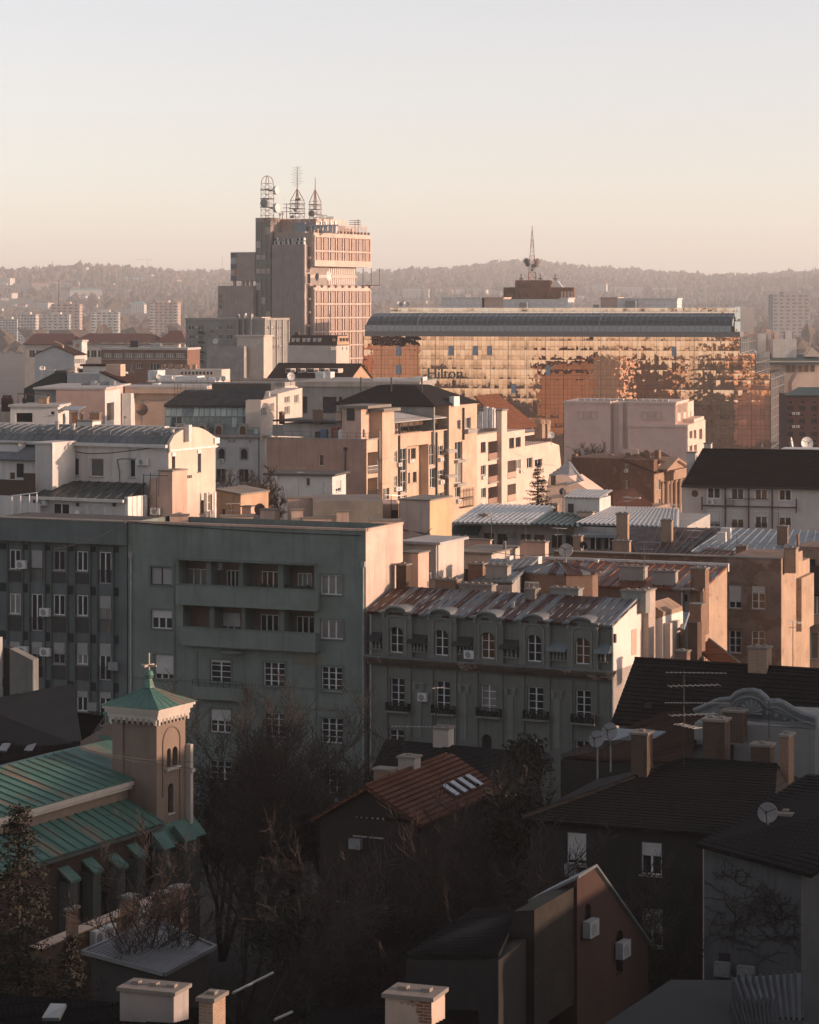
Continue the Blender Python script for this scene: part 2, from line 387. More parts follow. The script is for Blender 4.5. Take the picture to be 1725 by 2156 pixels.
 def gable(s,x0,x1,y0,y1,ze,zr,axis,mat,wallmat=None,over=.35,kind='slab',frac=.5,hip=0,pitch=.5,name='roof',gables=True):
  """pitched roof; axis = the way the ridge runs; hip = metres the ridge is shortened at both ends"""
  m=MB();t=.14;ad=getattr(m,kind)
  if axis=='x':
   ym=y0+(y1-y0)*frac;sl=(zr-ze)/(ym-y0);sl2=(zr-ze)/(y1-ym);a,c=x0-over,x1+over
   F=[(a,y0-over,ze-sl*over),(c,y0-over,ze-sl*over),(c-hip,ym,zr),(a+hip,ym,zr)]
   K=[(c,y1+over,ze-sl2*over),(a,y1+over,ze-sl2*over),(a+hip,ym,zr),(c-hip,ym,zr)]
   ends=[[(c,y0-over,ze-sl*over),(c,y1+over,ze-sl2*over),(c-hip,ym,zr)],[(a,y1+over,ze-sl2*over),(a,y0-over,ze-sl*over),(a+hip,ym,zr)]]
   gab=[[(x0,y1,ze),(x0,y0,ze),(x0,ym,zr-.1)],[(x1,y0,ze),(x1,y1,ze),(x1,ym,zr-.1)]]
  else:
   xm=x0+(x1-x0)*frac;sl=(zr-ze)/(xm-x0);sl2=(zr-ze)/(x1-xm);a,c=y0-over,y1+over
   F=[(x0-over,c,ze-sl*over),(x0-over,a,ze-sl*over),(xm,a+hip,zr),(xm,c-hip,zr)]
   K=[(x1+over,a,ze-sl2*over),(x1+over,c,ze-sl2*over),(xm,c-hip,zr),(xm,a+hip,zr)]
   ends=[[(x0-over,a,ze-sl*over),(x1+over,a,ze-sl2*over),(xm,a+hip,zr)],[(x1+over,c,ze-sl2*over),(x0-over,c,ze-sl*over),(xm,c-hip,zr)]]
   gab=[[(x0,y0,ze),(x1,y0,ze),(xm,y0,zr-.1)],[(x1,y1,ze),(x0,y1,ze),(xm,y1,zr-.1)]]
  for q in(F,K):
   if kind=='slab':m.slab(*q,t)
   elif kind=='seams':m.slab(*q,t);m.seams(*q,pitch=pitch)
   else:ad(*q,pitch=pitch)
  if hip:
   for e in ends:m.q(*e)
  if kind=='rows' and not hip:
   if axis=='x':m.tube((a,ym,zr+.02),(c,ym,zr+.02),.11,6)
   else:m.tube((xm,a,zr+.02),(xm,c,zr+.02),.11,6)
  o=m.obj(name,mat,s.e)
  if not hip and gables and wallmat:
   for p in gab:MB().q(*p).obj('gable',wallmat,s.e)
  return o
 def para(s,x0,x1,y0,y1,z,h=.5,t=.25,mat=None,parent=None,name='parapet'):
  m=MB();m.box(x0,x1,y0,y0+t,z,z+h);m.box(x0,x1,y1-t,y1,z,z+h);m.box(x0,x0+t,y0+t,y1-t,z,z+h);m.box(x1-t,x1,y0+t,y1-t,z,z+h);return m.obj(name,mat or CAPC,parent or s.e)
 def railing(s,pts,h=1.0,step=1.2,mat=None,mid=2,name='railing'):
  m=MB()
  for p,q in zip(pts[:-1],pts[1:]):
   p=Vector(p);q=Vector(q);n=max(1,int((q-p).length/step))
   for i in range(n+1):c=p.lerp(q,i/n);m.tube(c,c+Vector((0,0,h)),.025,4)
   for j in range(mid):z=Vector((0,0,h*(1-j/mid)));m.tube(p+z,q+z,.02,4)
  return m.obj(name,mat or DARKM,s.e)
 def pipe(s,pts,r=.06,mat=None,name='downpipe'):
  return MB().wire(pts,r,6).obj(name,mat or GREYP,s.e)
 def boxes(s,side,pl,lst,V,t0,t1,mat,name,one=True):
  m=MB()
  for q in lst:
   a=s.rect(side,pl,*q,V);s.bx(m,side,pl,a[0],a[1],a[2],a[3],t0,t1)
   if not one:m.obj(name,mat,s.e);m=MB()
  return m.obj(name,mat,s.e)if one else None
  # terrain, hills, woods
FAR=3.6
KN=[(-300,0),(150,0),(260,-2),(800,-8),(1300,-8),(1800,2),(2200,14),(2600,34),(3000,60),(3500,84),(4000,92),(4600,84),(5400,96),(6200,92),(9000,60)]
def zt(x,y):
 y=np.asarray(y,float);yo=np.where(y>1300,1300+(y-1300)/FAR,y);x=x*yo/np.maximum(y,1);y1=y;y=yo
 z=np.interp(y,[k[0]for k in KN],[k[1]for k in KN])
 w=np.clip((y-1500)/1500,0,1)
 z=z+w*(9*np.sin(x*.0051+y*.0013)+6*np.sin(x*.0123-y*.002+1)+3*np.sin(x*.031+y*.004))
 z=z+22*np.exp(-((x-130)/260)**2-((y-3900)/420)**2)-12*np.exp(-((x-480)/300)**2-((y-3700)/600)**2)
 z=z+34*np.exp(-((x-850)/520)**2-((y-6000)/700)**2)
 return np.maximum(np.where(y1>1300,40+(z-40)*np.where(z>40,.76,1)*y1/np.maximum(yo,1),z),-10)
gx=np.linspace(-6000,6000,170);gy=np.concatenate([np.linspace(-250,1400,34),np.linspace(1450,26000,260)])
mb=MB();X,Y=np.meshgrid(gx,gy);Zs=zt(X,Y);nx=len(gx)
mb.v=list(map(tuple,np.stack([X.ravel(),Y.ravel(),Zs.ravel()],1)))
mb.f=[(j*nx+i,j*nx+i+1,(j+1)*nx+i+1,(j+1)*nx+i)for j in range(len(gy)-1)for i in range(nx-1)]
GROUND=plain('city_ground',(.05,.045,.04),.95,0,.4,.02)
tag(mb.obj('ground',GROUND,None,True),kind='structure')
def ground_hit(u,v,y0=900):
 for y in np.arange(y0,22000,20.0):
  p=P(u,v,y)
  if p.z<=zt(p.x,y):return Vector((p.x,y,float(zt(p.x,y))))
 return None
rng=np.random.default_rng(3)
t_=(1+5**.5)/2
ICV=np.array([(-1,t_,0),(1,t_,0),(-1,-t_,0),(1,-t_,0),(0,-1,t_),(0,1,t_),(0,-1,-t_),(0,1,-t_),(t_,0,-1),(t_,0,1),(-t_,0,-1),(-t_,0,1)])/1.902
ICF=np.array([(0,11,5),(0,5,1),(0,1,7),(0,7,10),(0,10,11),(1,5,9),(5,11,4),(11,10,2),(10,7,6),(7,1,8),(3,9,4),(3,4,2),(3,2,6),(3,6,8),(3,8,9),(4,9,5),(2,4,11),(6,2,10),(8,6,7),(9,8,1)])
def crowns(name,pos,rad,hgt,mat,kind='stuff',jit=.35):
 n=len(pos);V=np.repeat(ICV[None],n,0)*(1+rng.normal(0,jit,(n,12,1)))
 V=V*np.stack([rad,rad,hgt],1)[:,None,:]+pos[:,None,:]
 Fc=(ICF[None]+(np.arange(n)*12)[:,None,None]).reshape(-1,3)
 me=bpy.data.meshes.new(name);me.from_pydata(V.reshape(-1,3).tolist(),[],Fc.tolist());me.materials.append(mat)
 o=bpy.data.objects.new(name,me);COL.objects.link(o);return tag(o,kind=kind)
def cones(name,pos,rad,hgt,mat,seg=6,tiers=4):
 vs=[];fs=[]
 for p,r,h in zip(pos,rad,hgt):
  for k in range(tiers):
   b=len(vs);zb=p[2]+h*(k/(tiers+.6));zt_=p[2]+h*((k+1.9)/(tiers+.9));rr=r*(1-k/(tiers+.5));ph=rng.uniform(0,6)
   for i in range(seg):
    q=rr*rng.uniform(.65,1.2);a=ph+6.283*i/seg;vs.append((p[0]+q*math.cos(a),p[1]+q*math.sin(a),zb-rng.uniform(0,.06)*h))
   vs.append((p[0],p[1],min(zt_,p[2]+h)));fs+=[(b+i,b+(i+1)%seg,b+seg)for i in range(seg)]
 me=bpy.data.meshes.new(name);me.from_pydata(vs,[],fs);me.materials.append(mat)
 o=bpy.data.objects.new(name,me);COL.objects.link(o);return tag(o,kind='stuff')
def woodm(name,c1,c2):
 m,n,b=newmat(name);g=nd(n,'ShaderNodeTexCoord');a=nd(n,'ShaderNodeTexNoise',Scale=.03,Detail=8,Roughness=.75);n.links.new(g.outputs['Object'],a.inputs['Vector'])
 n.links.new(ramp(n,a.outputs[0],.35,c1,.68,c2),b.inputs['Base Color']);b.inputs['Roughness'].default_value=1;b.inputs['Specular IOR Level'].default_value=0;return m
WOODM=woodm('winter_wood',(.055,.042,.034),(.15,.11,.085));CONM=woodm('conifer_wood',(.035,.04,.032),(.08,.082,.064))
def scatter(n,y0,y1,dens=None):
 y=(rng.uniform(y0**1.6,y1**1.6,n))**(1/1.6);x=rng.uniform(-.185,.185,n)*y;
 if dens is not None:
  k=rng.uniform(0,1,n)<dens(x,y);x,y=x[k],y[k]
 return x,y
cl=lambda x,y:.42+.8*np.sin(x*.006+y*.0013)*np.sin(y*.0045-x*.003+.5)+.25*np.sin(x*.021+y*.01)
def wood(n,y0,y1,dens,k=1.0):
 x,y=scatter(n,y0,y1,dens);n=len(x);h=np.clip(rng.lognormal(1.75,.38,n),2.5,13)*k
 crowns('woodland',np.stack([x,y,zt(x,y)+h*.75],1),h*rng.uniform(.5,1.0,n),h*rng.uniform(.7,1.1,n),WOODM)
wood(34000,2600,19000,cl,1.35);wood(26000,8000,19000,None,1.4)
x3,y3=scatter(4600,4500,13000,lambda x,y:.35+.7*np.sin(x*.009+y*.002));n=len(x3);h=rng.uniform(12,36,n)
cones('conifer_woodland',np.stack([x3,y3,zt(x3,y3)],1),h*rng.uniform(.18,.32,n),h,CONM)
hz=MB();hz.box(-5200,5200,-240,25000,-12,300)
hm=bpy.data.materials.new('haze_air');hm.use_nodes=True;hn=hm.node_tree;hn.nodes.clear()
ho=nd(hn,'ShaderNodeOutputMaterial');pv=nd(hn,'ShaderNodeVolumePrincipled');pv.inputs['Density'].default_value=.00008;pv.inputs['Color'].default_value=(.93,.945,.955,1);pv.inputs['Anisotropy'].default_value=.1
hn.links.new(pv.outputs[0],ho.inputs['Volume'])
tag(hz.obj('haze',hm,None,False,False),kind='stuff')
# buildings on the slopes
FARW=plaster('far_render',(.50,.47,.43),.3,.2);FARP=plaster('far_pink_render',(.48,.36,.30),.3,.2);FARR=plain('far_tile',(.17,.075,.05),.9)
FARG=plain('far_green_copper',(.12,.26,.25),.7);FARD=plain('far_window',(.06,.06,.065),.4)
def hill_house(u,v,w,h,mat,roof,label,rot=None,rh=.45,name='hillside_house',group='houses scattered over the hazy slope',dep=None):
 p=ground_hit(u,v)
 if p is None:return
 d=p.y;k=d/FOC;W,Hh=w*k,h*k;D=dep or W*.7
 e=empty(name,(p.x,p.y,p.z-2),R(-28)if rot is None else rot,label,'house',group)
 m=MB();m.box(-W/2,W/2,0,D,0,Hh+2);m.use(1)
 ns=max(1,int(Hh/3.2));nc=max(2,int(W/4))
 for j in range(ns):
  for i in range(nc):c=-W/2+W*(i+.5)/nc;m.box(c-.9,c+.9,-.06,.05,2.9+j*3.2,4.5+j*3.2)
 m.obj('wall',(mat,FARD),e)
 m=MB();z=Hh+2.01;o=.4;r=W*rh*.5
 if rh:m.q((-W/2-o,-o,z),(W/2+o,-o,z),(W/2-D*.25,D/2,z+r),(-W/2+D*.25,D/2,z+r));m.q((W/2+o,-o,z),(W/2+o,D+o,z),(W/2-D*.25,D/2,z+r));m.q((-W/2-o,D+o,z),(-W/2-o,-o,z),(-W/2+D*.25,D/2,z+r));m.q((W/2+o,D+o,z),(-W/2-o,D+o,z),(-W/2+D*.25,D/2,z+r),(W/2-D*.25,D/2,z+r))
 else:m.box(-W/2-.2,W/2+.2,-.2,D+.2,z,z+.5)
 m.obj('roof',roof,e)
 return e
hill_house(136,610,62,16,FARW,FARR,'long pale institute with a red tiled roof on the left slope',R(2),.12,'institute_building',dep=16)
hill_house(84,612,34,16,FARP,FARR,'dark reddish wing beside the long pale institute on the left slope',R(2),.3,'institute_building',dep=16)
hill_house(180,622,66,10,FARW,FARG,'pale hall with a blue green roof below the long institute',R(4),.12,'institute_building',dep=16)
hill_house(278,598,52,9,FARP,FARG,'wide villa with a teal green roof high on the left slope',R(0),.2,dep=18)
hill_house(175,575,16,12,FARW,FARR,'pale block catching sunlight near the left hill crest',R(-20),0)
hill_house(8,600,30,14,FARW,FARR,'white terraced block at the left edge of the hill',R(-20),0,name='terraced_block')
hill_house(8,628,38,10,FARW,FARR,'flat roofed white building at the left edge below the terraced block',R(-20),0,name='flat_roofed_building')
hill_house(90,652,28,14,FARW,FARR,'bright sunlit villa above the leftmost tower blocks',R(-30),.3)
hill_house(290,660,28,18,FARW,FARG,'domed pale villa among trees left of the tall lone tower block',R(-10),.5)
hill_house(360,598,30,8,FARP,FARR,'pinkish villa on the upper left slope beside the post tower',R(-20),.3)
hill_house(875,628,56,20,FARW,FARR,'white institute with stepped roof just left of the glass hotel penthouse',R(-6),0,'institute_building',dep=20)
hill_house(948,620,60,10,FARW,FARR,'long low white hall with a curved roof on the middle slope',R(4),.08,'sports_hall',dep=24)
hill_house(1262,624,30,26,FARW,FARR,'cream villa with a steep gabled front on the right slope',R(-12),.6)
hill_house(1320,626,66,22,FARW,FARR,'long cream palace range on the right slope',R(-6),.1,'palace',dep=18)
hill_house(1395,624,60,18,FARW,FARG,'flat white office range beside the cream palace',R(-6),0,'office_building',dep=18)
hill_house(1580,668,46,10,FARW,FARR,'low pale block beside the hazy slab tower on the right',R(-6),0,'flat_roofed_building')
rr=random.Random(5)
for k in range(74):
 left=rr.random()<.72
 u=rr.uniform(0,460)if left else rr.uniform(790,1700);v=rr.uniform(566,668)if left else rr.uniform(590,650)
 hill_house(u,v,rr.uniform(7,17),rr.uniform(4,9),rr.choice([FARW,FARW,FARP]),rr.choice([FARR,FARR,FARG]),'small hazy house among bare trees on the far slope',R(rr.uniform(-40,20)),rr.choice([.3,.5,0]))
def tower_block(u0,u1,v0,v1,d,A,nf,nc,label,mat=FARW,side=.35,wm=FARD,name='tower_block',group='hazy tower blocks below the hill'):
 b=Bld(name,label,'apartment block',u1,d,A,-14,group)
 x0,z1=b.f(u0,v0);W=-x0;z0=0;dep=W*side
 m=MB();m.box(-W,0,0,dep,z0,z1);m.box(-W*.7,-W*.35,dep*.2,dep*.8,z1+.01,z1+3);m.use(1)
 zb=b.f(u0,v1)[1];fh=(z1-zb)/nf
 for j in range(nf):
  g=m
  for i in range(nc):
   a=-W+W*(i+.12)/nc;g.box(a,a+W/nc*(.45 if(i+j)%3 else.7),-.12,.1,zb+fh*j+fh*.35,zb+fh*j+fh*.82)
  for i in range(2):g.box(-.1,.12,dep*(.15+.45*i),dep*(.4+.45*i),zb+fh*j+fh*.35,zb+fh*j+fh*.8)
 if side>.4:
  m.use(2)
  for i in(0,nc-1):
   for j in range(nf):a=-W+W*(i+.1)/nc;m.box(a,a+W/nc*.85,-1.3,-.13,zb+fh*j,zb+fh*j+fh*.34)
 b.part('wall',m,(mat,wm,WHITE))
 return b
tower_block(38,76,662,720,3300,10,9,6,'white slab block with balconies, right half of the leftmost hazy pair',side=.5)
tower_block(0,37,672,722,3360,10,9,6,'greyer slab block at the left frame edge below the hill',side=.5)
tower_block(90,146,662,712,3500,8,8,5,'blank fronted pale block with a window strip, in front of a taller one')
tower_block(108,168,640,712,3700,8,11,5,'taller pale block with a roof mast behind the blank fronted one',mat=FARP)
tower_block(192,250,657,712,3500,4,9,5,'pale block with red balconies, alone between two groups',side=.45)
tower_block(316,375,637,710,3500,6,12,6,'tallest lone hazy block on the left, beside the post tower',mat=FARP,side=.5)
tower_block(1628,1706,620,712,3200,-10,12,6,'dark hazy slab tower near the right edge',mat=plaster('grey_far_render',(.24,.24,.24),.3,.2),side=.4)
m=MB();p=P(143,643,3710);m.tube(p,p+Vector((0,0,12)),.35,5,.1);tag(m.obj('radio_mast',DARKM),'thin mast on the taller pale block on the left','mast')
def crane(u,v,hpx,jl,d,label,mat,flip=1):
 p=P(u,v,d);k=d/FOC;h=hpx*k;e=empty('tower_crane',p,0,label,'crane')
 m=MB();w=1.1
 for sx in(-w,w):m.box(sx-.25,sx+.25,-.5,.5,-12,h)
 z=0
 while z<h:m.tube((-w,0,z),(w,0,min(z+2.2,h)),.18,4);z+=2.2
 m.obj('mast',mat,e)
 m=MB();L=jl*k;m.box(0,flip*L,-.45,.45,h,h+.5);m.tube((0,0,h+6),(flip*L*.7,0,h+.5),.2,4);m.box(0,-flip*L*.32,-.5,.5,h,h+.6);m.tube((0,0,h+6),(-flip*L*.3,0,h+.5),.2,4);m.obj('jib',mat,e)
 m=MB();m.box(-flip*L*.32,-flip*L*.22,-.9,.9,h-2.2,h-.01);m.obj('counterweight',CONC,e)
 m=MB();m.box(-1,1,-1,1,h+.61,h+1.2);m.tube((0,0,h+1.2),(0,0,h+6.4),.4,4,.15);m.obj('apex',mat,e)
crane(311,556,9,28,10500,'grey tower crane on the hill crest left of the post tower',DARKM,-1)
crane(209,590,33,19,7600,'orange tower crane lower on the left slope',plain('crane_orange',(.35,.12,.03),.6),-1)
for u,v0,v1,d,lb in((111,545,565,10000,'thin lattice mast on the hill crest at far left'),(469,537,562,9900,'stubby radio mast on the crest beside the post tower')):
 m=MB();p=P(u,v1,d);q=P(u,v0,d);m.tube(p-Vector((0,0,8)),q,.9,5,.25);k=(q-p)*.2
 for j in(2,3,3.6):m.box(p.x-3,p.x+3,p.y-.3,p.y+.3,p.z+k.z*j,p.z+k.z*j+.7)
 tag(m.obj('radio_mast',DARKM),lb,'mast')
 # the glass hotel
def mirror_glass(name,tint,cw,rh,mull,amp=.02,low=-.014):
 """bronze mirror panes: each pane bows a little, so each bends its reflection its own way"""
 m,n,b=newmat(name)
 uv=uvmap(n,1/cw,1/rh)
 sp=nd(n,'ShaderNodeSeparateXYZ');n.links.new(uv,sp.inputs[0])
 fl=nd(n,'ShaderNodeVectorMath',operation='FLOOR');n.links.new(uv,fl.inputs[0])
 wn=nd(n,'ShaderNodeTexWhiteNoise');wn.noise_dimensions='3D';n.links.new(fl.outputs[0],wn.inputs['Vector'])
 br=nd(n,'ShaderNodeTexBrick',Scale=1,offset=0,squash=1);br.inputs['Brick Width'].default_value=cw;br.inputs['Row Height'].default_value=rh;br.inputs['Mortar Size'].default_value=.025
 br.offset=0;n.links.new(uvmap(n),br.inputs['Vector'])
 c=mixc(n,wn.outputs['Value'],dk(tint,.86),dk(tint,1.0));c=mixc(n,br.outputs['Fac'],c,mull)
 n.links.new(c,b.inputs['Base Color']);b.inputs['Metallic'].default_value=1
 n.links.new(ramp(n,br.outputs['Fac'],0,(.015,)*3,1,(.6,)*3),b.inputs['Roughness'])
 g=nd(n,'ShaderNodeNewGeometry')
 ns=nd(n,'ShaderNodeTexNoise',Scale=.7,Detail=2.0,Roughness=.45);ofs=nd(n,'ShaderNodeVectorMath',operation='MULTIPLY_ADD');n.links.new(wn.outputs['Color'],ofs.inputs[0]);ofs.inputs[1].default_value=(3.5,3.5,3.5);n.links.new(uvmap(n),ofs.inputs[2]);n.links.new(ofs.outputs[0],ns.inputs['Vector'])
 sb=nd(n,'ShaderNodeVectorMath',operation='SUBTRACT');n.links.new(ns.outputs['Color'],sb.inputs[0]);sb.inputs[1].default_value=(.5,.5,.5)
 w2=nd(n,'ShaderNodeVectorMath',operation='SUBTRACT');n.links.new(wn.outputs['Color'],w2.inputs[0]);w2.inputs[1].default_value=(.5,.5,.5)
 s1=nd(n,'ShaderNodeVectorMath',operation='SCALE');n.links.new(sb.outputs[0],s1.inputs[0]);s1.inputs['Scale'].default_value=amp*1.9
 s2=nd(n,'ShaderNodeVectorMath',operation='SCALE');n.links.new(w2.outputs[0],s2.inputs[0]);s2.inputs['Scale'].default_value=amp*.3
 a1=nd(n,'ShaderNodeVectorMath',operation='ADD');n.links.new(s1.outputs[0],a1.inputs[0]);n.links.new(s2.outputs[0],a1.inputs[1])
 a2=nd(n,'ShaderNodeVectorMath',operation='ADD');n.links.new(a1.outputs[0],a2.inputs[0]);up=nd(n,'ShaderNodeVectorMath',operation='ADD');n.links.new(g.outputs['Normal'],up.inputs[0]);
 rw=nd(n,'ShaderNodeSeparateXYZ');n.links.new(fl.outputs[0],rw.inputs[0]);r1=nd(n,'ShaderNodeTexWhiteNoise');r1.noise_dimensions='1D';n.links.new(rw.outputs[1],r1.inputs['W'])
 fr=nd(n,'ShaderNodeVectorMath',operation='FRACTION');n.links.new(uv,fr.inputs[0]);fs=nd(n,'ShaderNodeSeparateXYZ');n.links.new(fr.outputs[0],fs.inputs[0])
 sl2=nd(n,'ShaderNodeTexNoise',Scale=1,Detail=3);n.links.new(uvmap(n,.03,.12),sl2.inputs['Vector'])
 def mad(src,k,c):
  q=nd(n,'ShaderNodeMath',operation='MULTIPLY_ADD');n.links.new(src,q.inputs[0]);q.inputs[1].default_value=k
  if isinstance(c,float):q.inputs[2].default_value=c
  else:n.links.new(c,q.inputs[2])
  return q.outputs[0]
 mr=nd(n,'ShaderNodeMapRange');mr.inputs['From Min'].default_value=3;mr.inputs['From Max'].default_value=13;mr.inputs['To Min'].default_value=low;mr.inputs['To Max'].default_value=.002;n.links.new(sp.outputs[1],mr.inputs['Value'])
 mr_=mad(fs.outputs[1],.018,mad(r1.outputs['Value'],.02,mad(sl2.outputs[0],.034,mad(wn.outputs['Value'],.013,mad(mr.outputs[0],1.0,-.024)))))
 cz=nd(n,'ShaderNodeCombineXYZ');n.links.new(mr_,cz.inputs['Z']);n.links.new(cz.outputs[0],up.inputs[1]);n.links.new(up.outputs[0],a2.inputs[1])
 nm=nd(n,'ShaderNodeVectorMath',operation='NORMALIZE');n.links.new(a2.outputs[0],nm.inputs[0]);n.links.new(nm.outputs[0],b.inputs['Normal'])
 return m
MIRB=mirror_glass('bronze_mirror_glass',(.98,.61,.42),1.37,3.04,(.06,.04,.03))
MIRT=mirror_glass('bronze_mirror_low',(.98,.61,.42),1.37,3.04,(.06,.04,.03),.012,.012)
MIRS=mirror_glass('silver_mirror_glass',(.75,.72,.68),1.6,3.04,(.25,.24,.23),.03)
VAULTG=glassm('vault_glass',(.05,.065,.075),.18,.1,.5);VAULTL=plain('vault_spandrel',(.30,.33,.35),.35,.2)
ROOFW=plain('white_roof_steel',(.55,.55,.54),.5)
b=Bld('glass_hotel','long mirror glass hotel with a vaulted glass roof, golden reflections','hotel',766,850,12,-8)
zt0=b.f(768,708)[1];z1=b.f(1560,745)[1];z2=b.f(1590,787)[1]
X0,X1,X2=b.f(1558,725)[0],b.f(1590,765)[0],b.f(1622,850)[0];DP=57
m=MB();m.box(0,X0,0,DP,z1+.01,zt0);m.box(0,X1,0,DP,z2+.01,z1);XT=b.f(1502,850)[0];m.box(0,XT,0,DP,0,z2)
b.part('curtain_wall',m,MIRB);b.part('podium_curtain_wall',MB().box(XT+.01,X2,0,DP,0,z2),MIRT)
for(xa,za,zb_)in((X0,z1+.3,zt0),(X1,z2+.3,z1),(X2,.3,z2)):
 m=MB();m.q((xa+.15,0.2,za),(xa+.15,DP-.2,za),(xa+.15,DP-.2,zb_),(xa+.15,.2,zb_));b.part('side_glazing',m,MIRS)
 m=MB();nn=int((zb_-za)/3.04)
 for j in range(nn+1):m.box(xa+.16,xa+.32,.2,DP-.2,za+j*3.04-.08,za+j*3.04+.08)
 for i in range(9):m.box(xa+.165,xa+.30,.2+(DP-.6)*i/8,.4+(DP-.6)*i/8,za,zb_)
 b.part('side_mullions',m,STEEL)
m=MB()
for j in range(1,13):
 z=zt0-3.04*j
 if z>0:m.box(0,X0 if z>z1 else(X1 if z>z2 else X2),-.05,-.01,z-.03,z+.03)
for i in range(0,22):
 x=X2*i/22;m.box(x-.05,x+.05,-.07,-.011,0,zt0 if x<X0 else(z1 if x<X1 else z2))
b.part('mullion_grid',m,plain('bronze_bar',(.05,.035,.025),.4,.5))
for(q0,q1,q2,q3)in((170,492,188,527),(170,560,188,594),(363,490,381,525),(452,490,470,525),(505,490,522,525),(722,562,738,597),(594,630,612,664),(1184,493,1200,528)):
 a=b.rect('f',0,q0,q1,q2,q3,Z3);m=MB();m.ext([(a[0],-.14,a[3]),(a[1],-.14,a[3]),(a[1],-.75,a[2]),(a[0],-.75,a[2])],(0,.06,.02))
 o=b.part('open_window',m,plain('sky_reflection_blue',(.22,.27,.30),.15,.3));o['label']='tilted open pane reflecting pale blue sky'  # the sky's reflection is put into the pane colour as pale blue
vz1=b.f(768,697)[1];vz2=b.f(768,685)[1];VL,VR=.6,b.f(1540,690)[0]
m=MB();m.box(.2,X0,.3,12,zt0+.01,vz1);b.part('gutter_band',m,plain('gutter_grey',(.16,.15,.14),.5))
m=MB();m.box(VL,VR,.25,.5,vz1+.01,vz2);b.part('spandrel_band',m,VAULTL)
ztop=b.f(1100,660,10)[1];hh=ztop-vz2
arc=[(.3+10*(1-math.cos(math.pi/2*k/8)),vz2+.02+hh*math.sin(math.pi/2*k/8))for k in range(9)]
m=MB()
for k in range(8):
 y0_,za=arc[k];y1_,zb_=arc[k+1];xl0=VL+.34*(za-vz2);xl1=VL+.34*(zb_-vz2)
 m.q((xl0,y0_,za),(VR,y0_,za),(VR,y1_,zb_),(xl1,y1_,zb_))
m.q(*[(VL+.34*(z-vz2),y,z)for y,z in arc][::-1],(VL,10.3,vz2));b.part('glass_vault',m,VAULTG,smooth=False)
m=MB()
for i in range(63):
 x=VL+(VR-VL)*i/62
 pts=[(max(x,VL+.34*(z-vz2)),y-.05,z+.05)for y,z in arc]
 if x>VL+3:m.wire(pts,.09 if i%31!=9 else.35,4)
 m.box(x-.06,x+.06,.16,.24,vz1,vz2)
for k in(0,2,4,6,8):y,z=arc[k];m.tube((VL+.34*(z-vz2),y-.05,z+.06),(VR,y-.05,z+.06),.09,4)
b.part('vault_ribs',m,plain('vault_frame',(.13,.15,.16),.45,.3))
m=MB()
xe=VR+.4;xr=b.f(1558,660)[0]
for k in range(7):
 t=math.pi/2*k/6;m.tube((xe,10.3,vz2),(xe,.3+10*(1-math.cos(t)),vz2+hh*math.sin(t)),.12,4)
m.wire([(xe,y,z)for y,z in arc],.22,5);b.part('fan_truss',m,WHITE)
m=MB();m.box(xe+.5,xr,2,12,vz1,b.f(1558,646,6)[1]);b.part('stair_lantern',m,MIRS)
zp=b.f(1100,648,12)[1]
m=MB();m.box(b.f(822,655,12)[0],xr,12,DP-1,zt0,zp);b.part('roof_parapet',m,mirror_glass('rose_mirror',(.80,.62,.52),2.4,1.2,(.3,.25,.22),.05))
for(q0,q1,q2,q3,mt,nm)in((930,628,1015,655,ROOFW,'plant_room'),(1020,628,1060,655,MATS['far_pink_render'],'plant_room'),(1060,632,1180,655,ROOFW,'plant_room'),(1180,629,1196,655,ROOFW,'plant_room'),(1265,628,1300,655,MATS['far_pink_render'],'plant_room'),(1300,630,1426,655,ROOFW,'plant_room')):
 a=b.rect('f',20,q0,q1,q2,q3);m=MB();m.box(a[0],a[1],20,34,zp-.5,a[3]);m.box(a[0]-.3,a[1]+.3,19.7,34.3,a[3]+.01,a[3]+.35)
 for i in range(int((a[1]-a[0])/2.2)):m.box(a[0]+i*2.2,a[0]+i*2.2+.2,19.85,19.99,zp,a[3])
 b.part(nm,m,mt)
for(q0,q1,q2,q3)in((895,338,915,352),(623,331,650,352),(1012,324,1050,352)):
 a=b.rect('f',16,q0,q1,q2,q3,Z3);m=MB();m.box(a[0],a[1],16,18,zp-.3,a[3]);m.box(a[0]+.2,a[1]-.2,15.9,16,a[2]+.5,a[3]-.2);b.part('roof_unit',m,MATS['grey_paint'])
m=MB()
for i in range(34):x=10+(xr-12)*i/33;m.tube((x,12.2,zp),(x,12.2,zp+.9),.05,4)
m.tube((10,12.2,zp+.9),(xr-2,12.2,zp+.9),.05,4);b.part('railing',m,STEEL)
fc=bpy.data.curves.new('hotel_letters','FONT');fc.body='Hilton';fc.size=4.4;fc.extrude=.12;fc.offset=-.02
tmp=bpy.data.objects.new('t',fc);COL.objects.link(tmp);bpy.context.view_layer.update();dg=bpy.context.evaluated_depsgraph_get()
lm=bpy.data.meshes.new_from_object(tmp.evaluated_get(dg));bpy.data.objects.remove(tmp)
a=b.rect('f',0,287,572,413,610,Z3);co=np.array([v.co for v in lm.vertices]);w_=co[:,0].max()-co[:,0].min();h_=co[:,1].max()-co[:,1].min()
for v in lm.vertices:v.co=((v.co.x-co[:,0].min())/w_*(a[1]-a[0]),-v.co.z,(v.co.y-co[:,1].min())/h_*(a[3]-a[2]))
lm.materials.append(plain('letter_slate',(.07,.075,.08),.5));lo=bpy.data.objects.new('hotel_letters',lm);COL.objects.link(lo);lo.parent=b.e;lo.location=(a[0],-.5,a[2])
m=MB()
for fx in(0.0,.125,.255,.345,.395,.50,.83,.93):x=a[0]+fx*(a[1]-a[0]);m.box(x-.1,x+1.1,-.56,-.36,a[2]-.06,a[2]+.2)
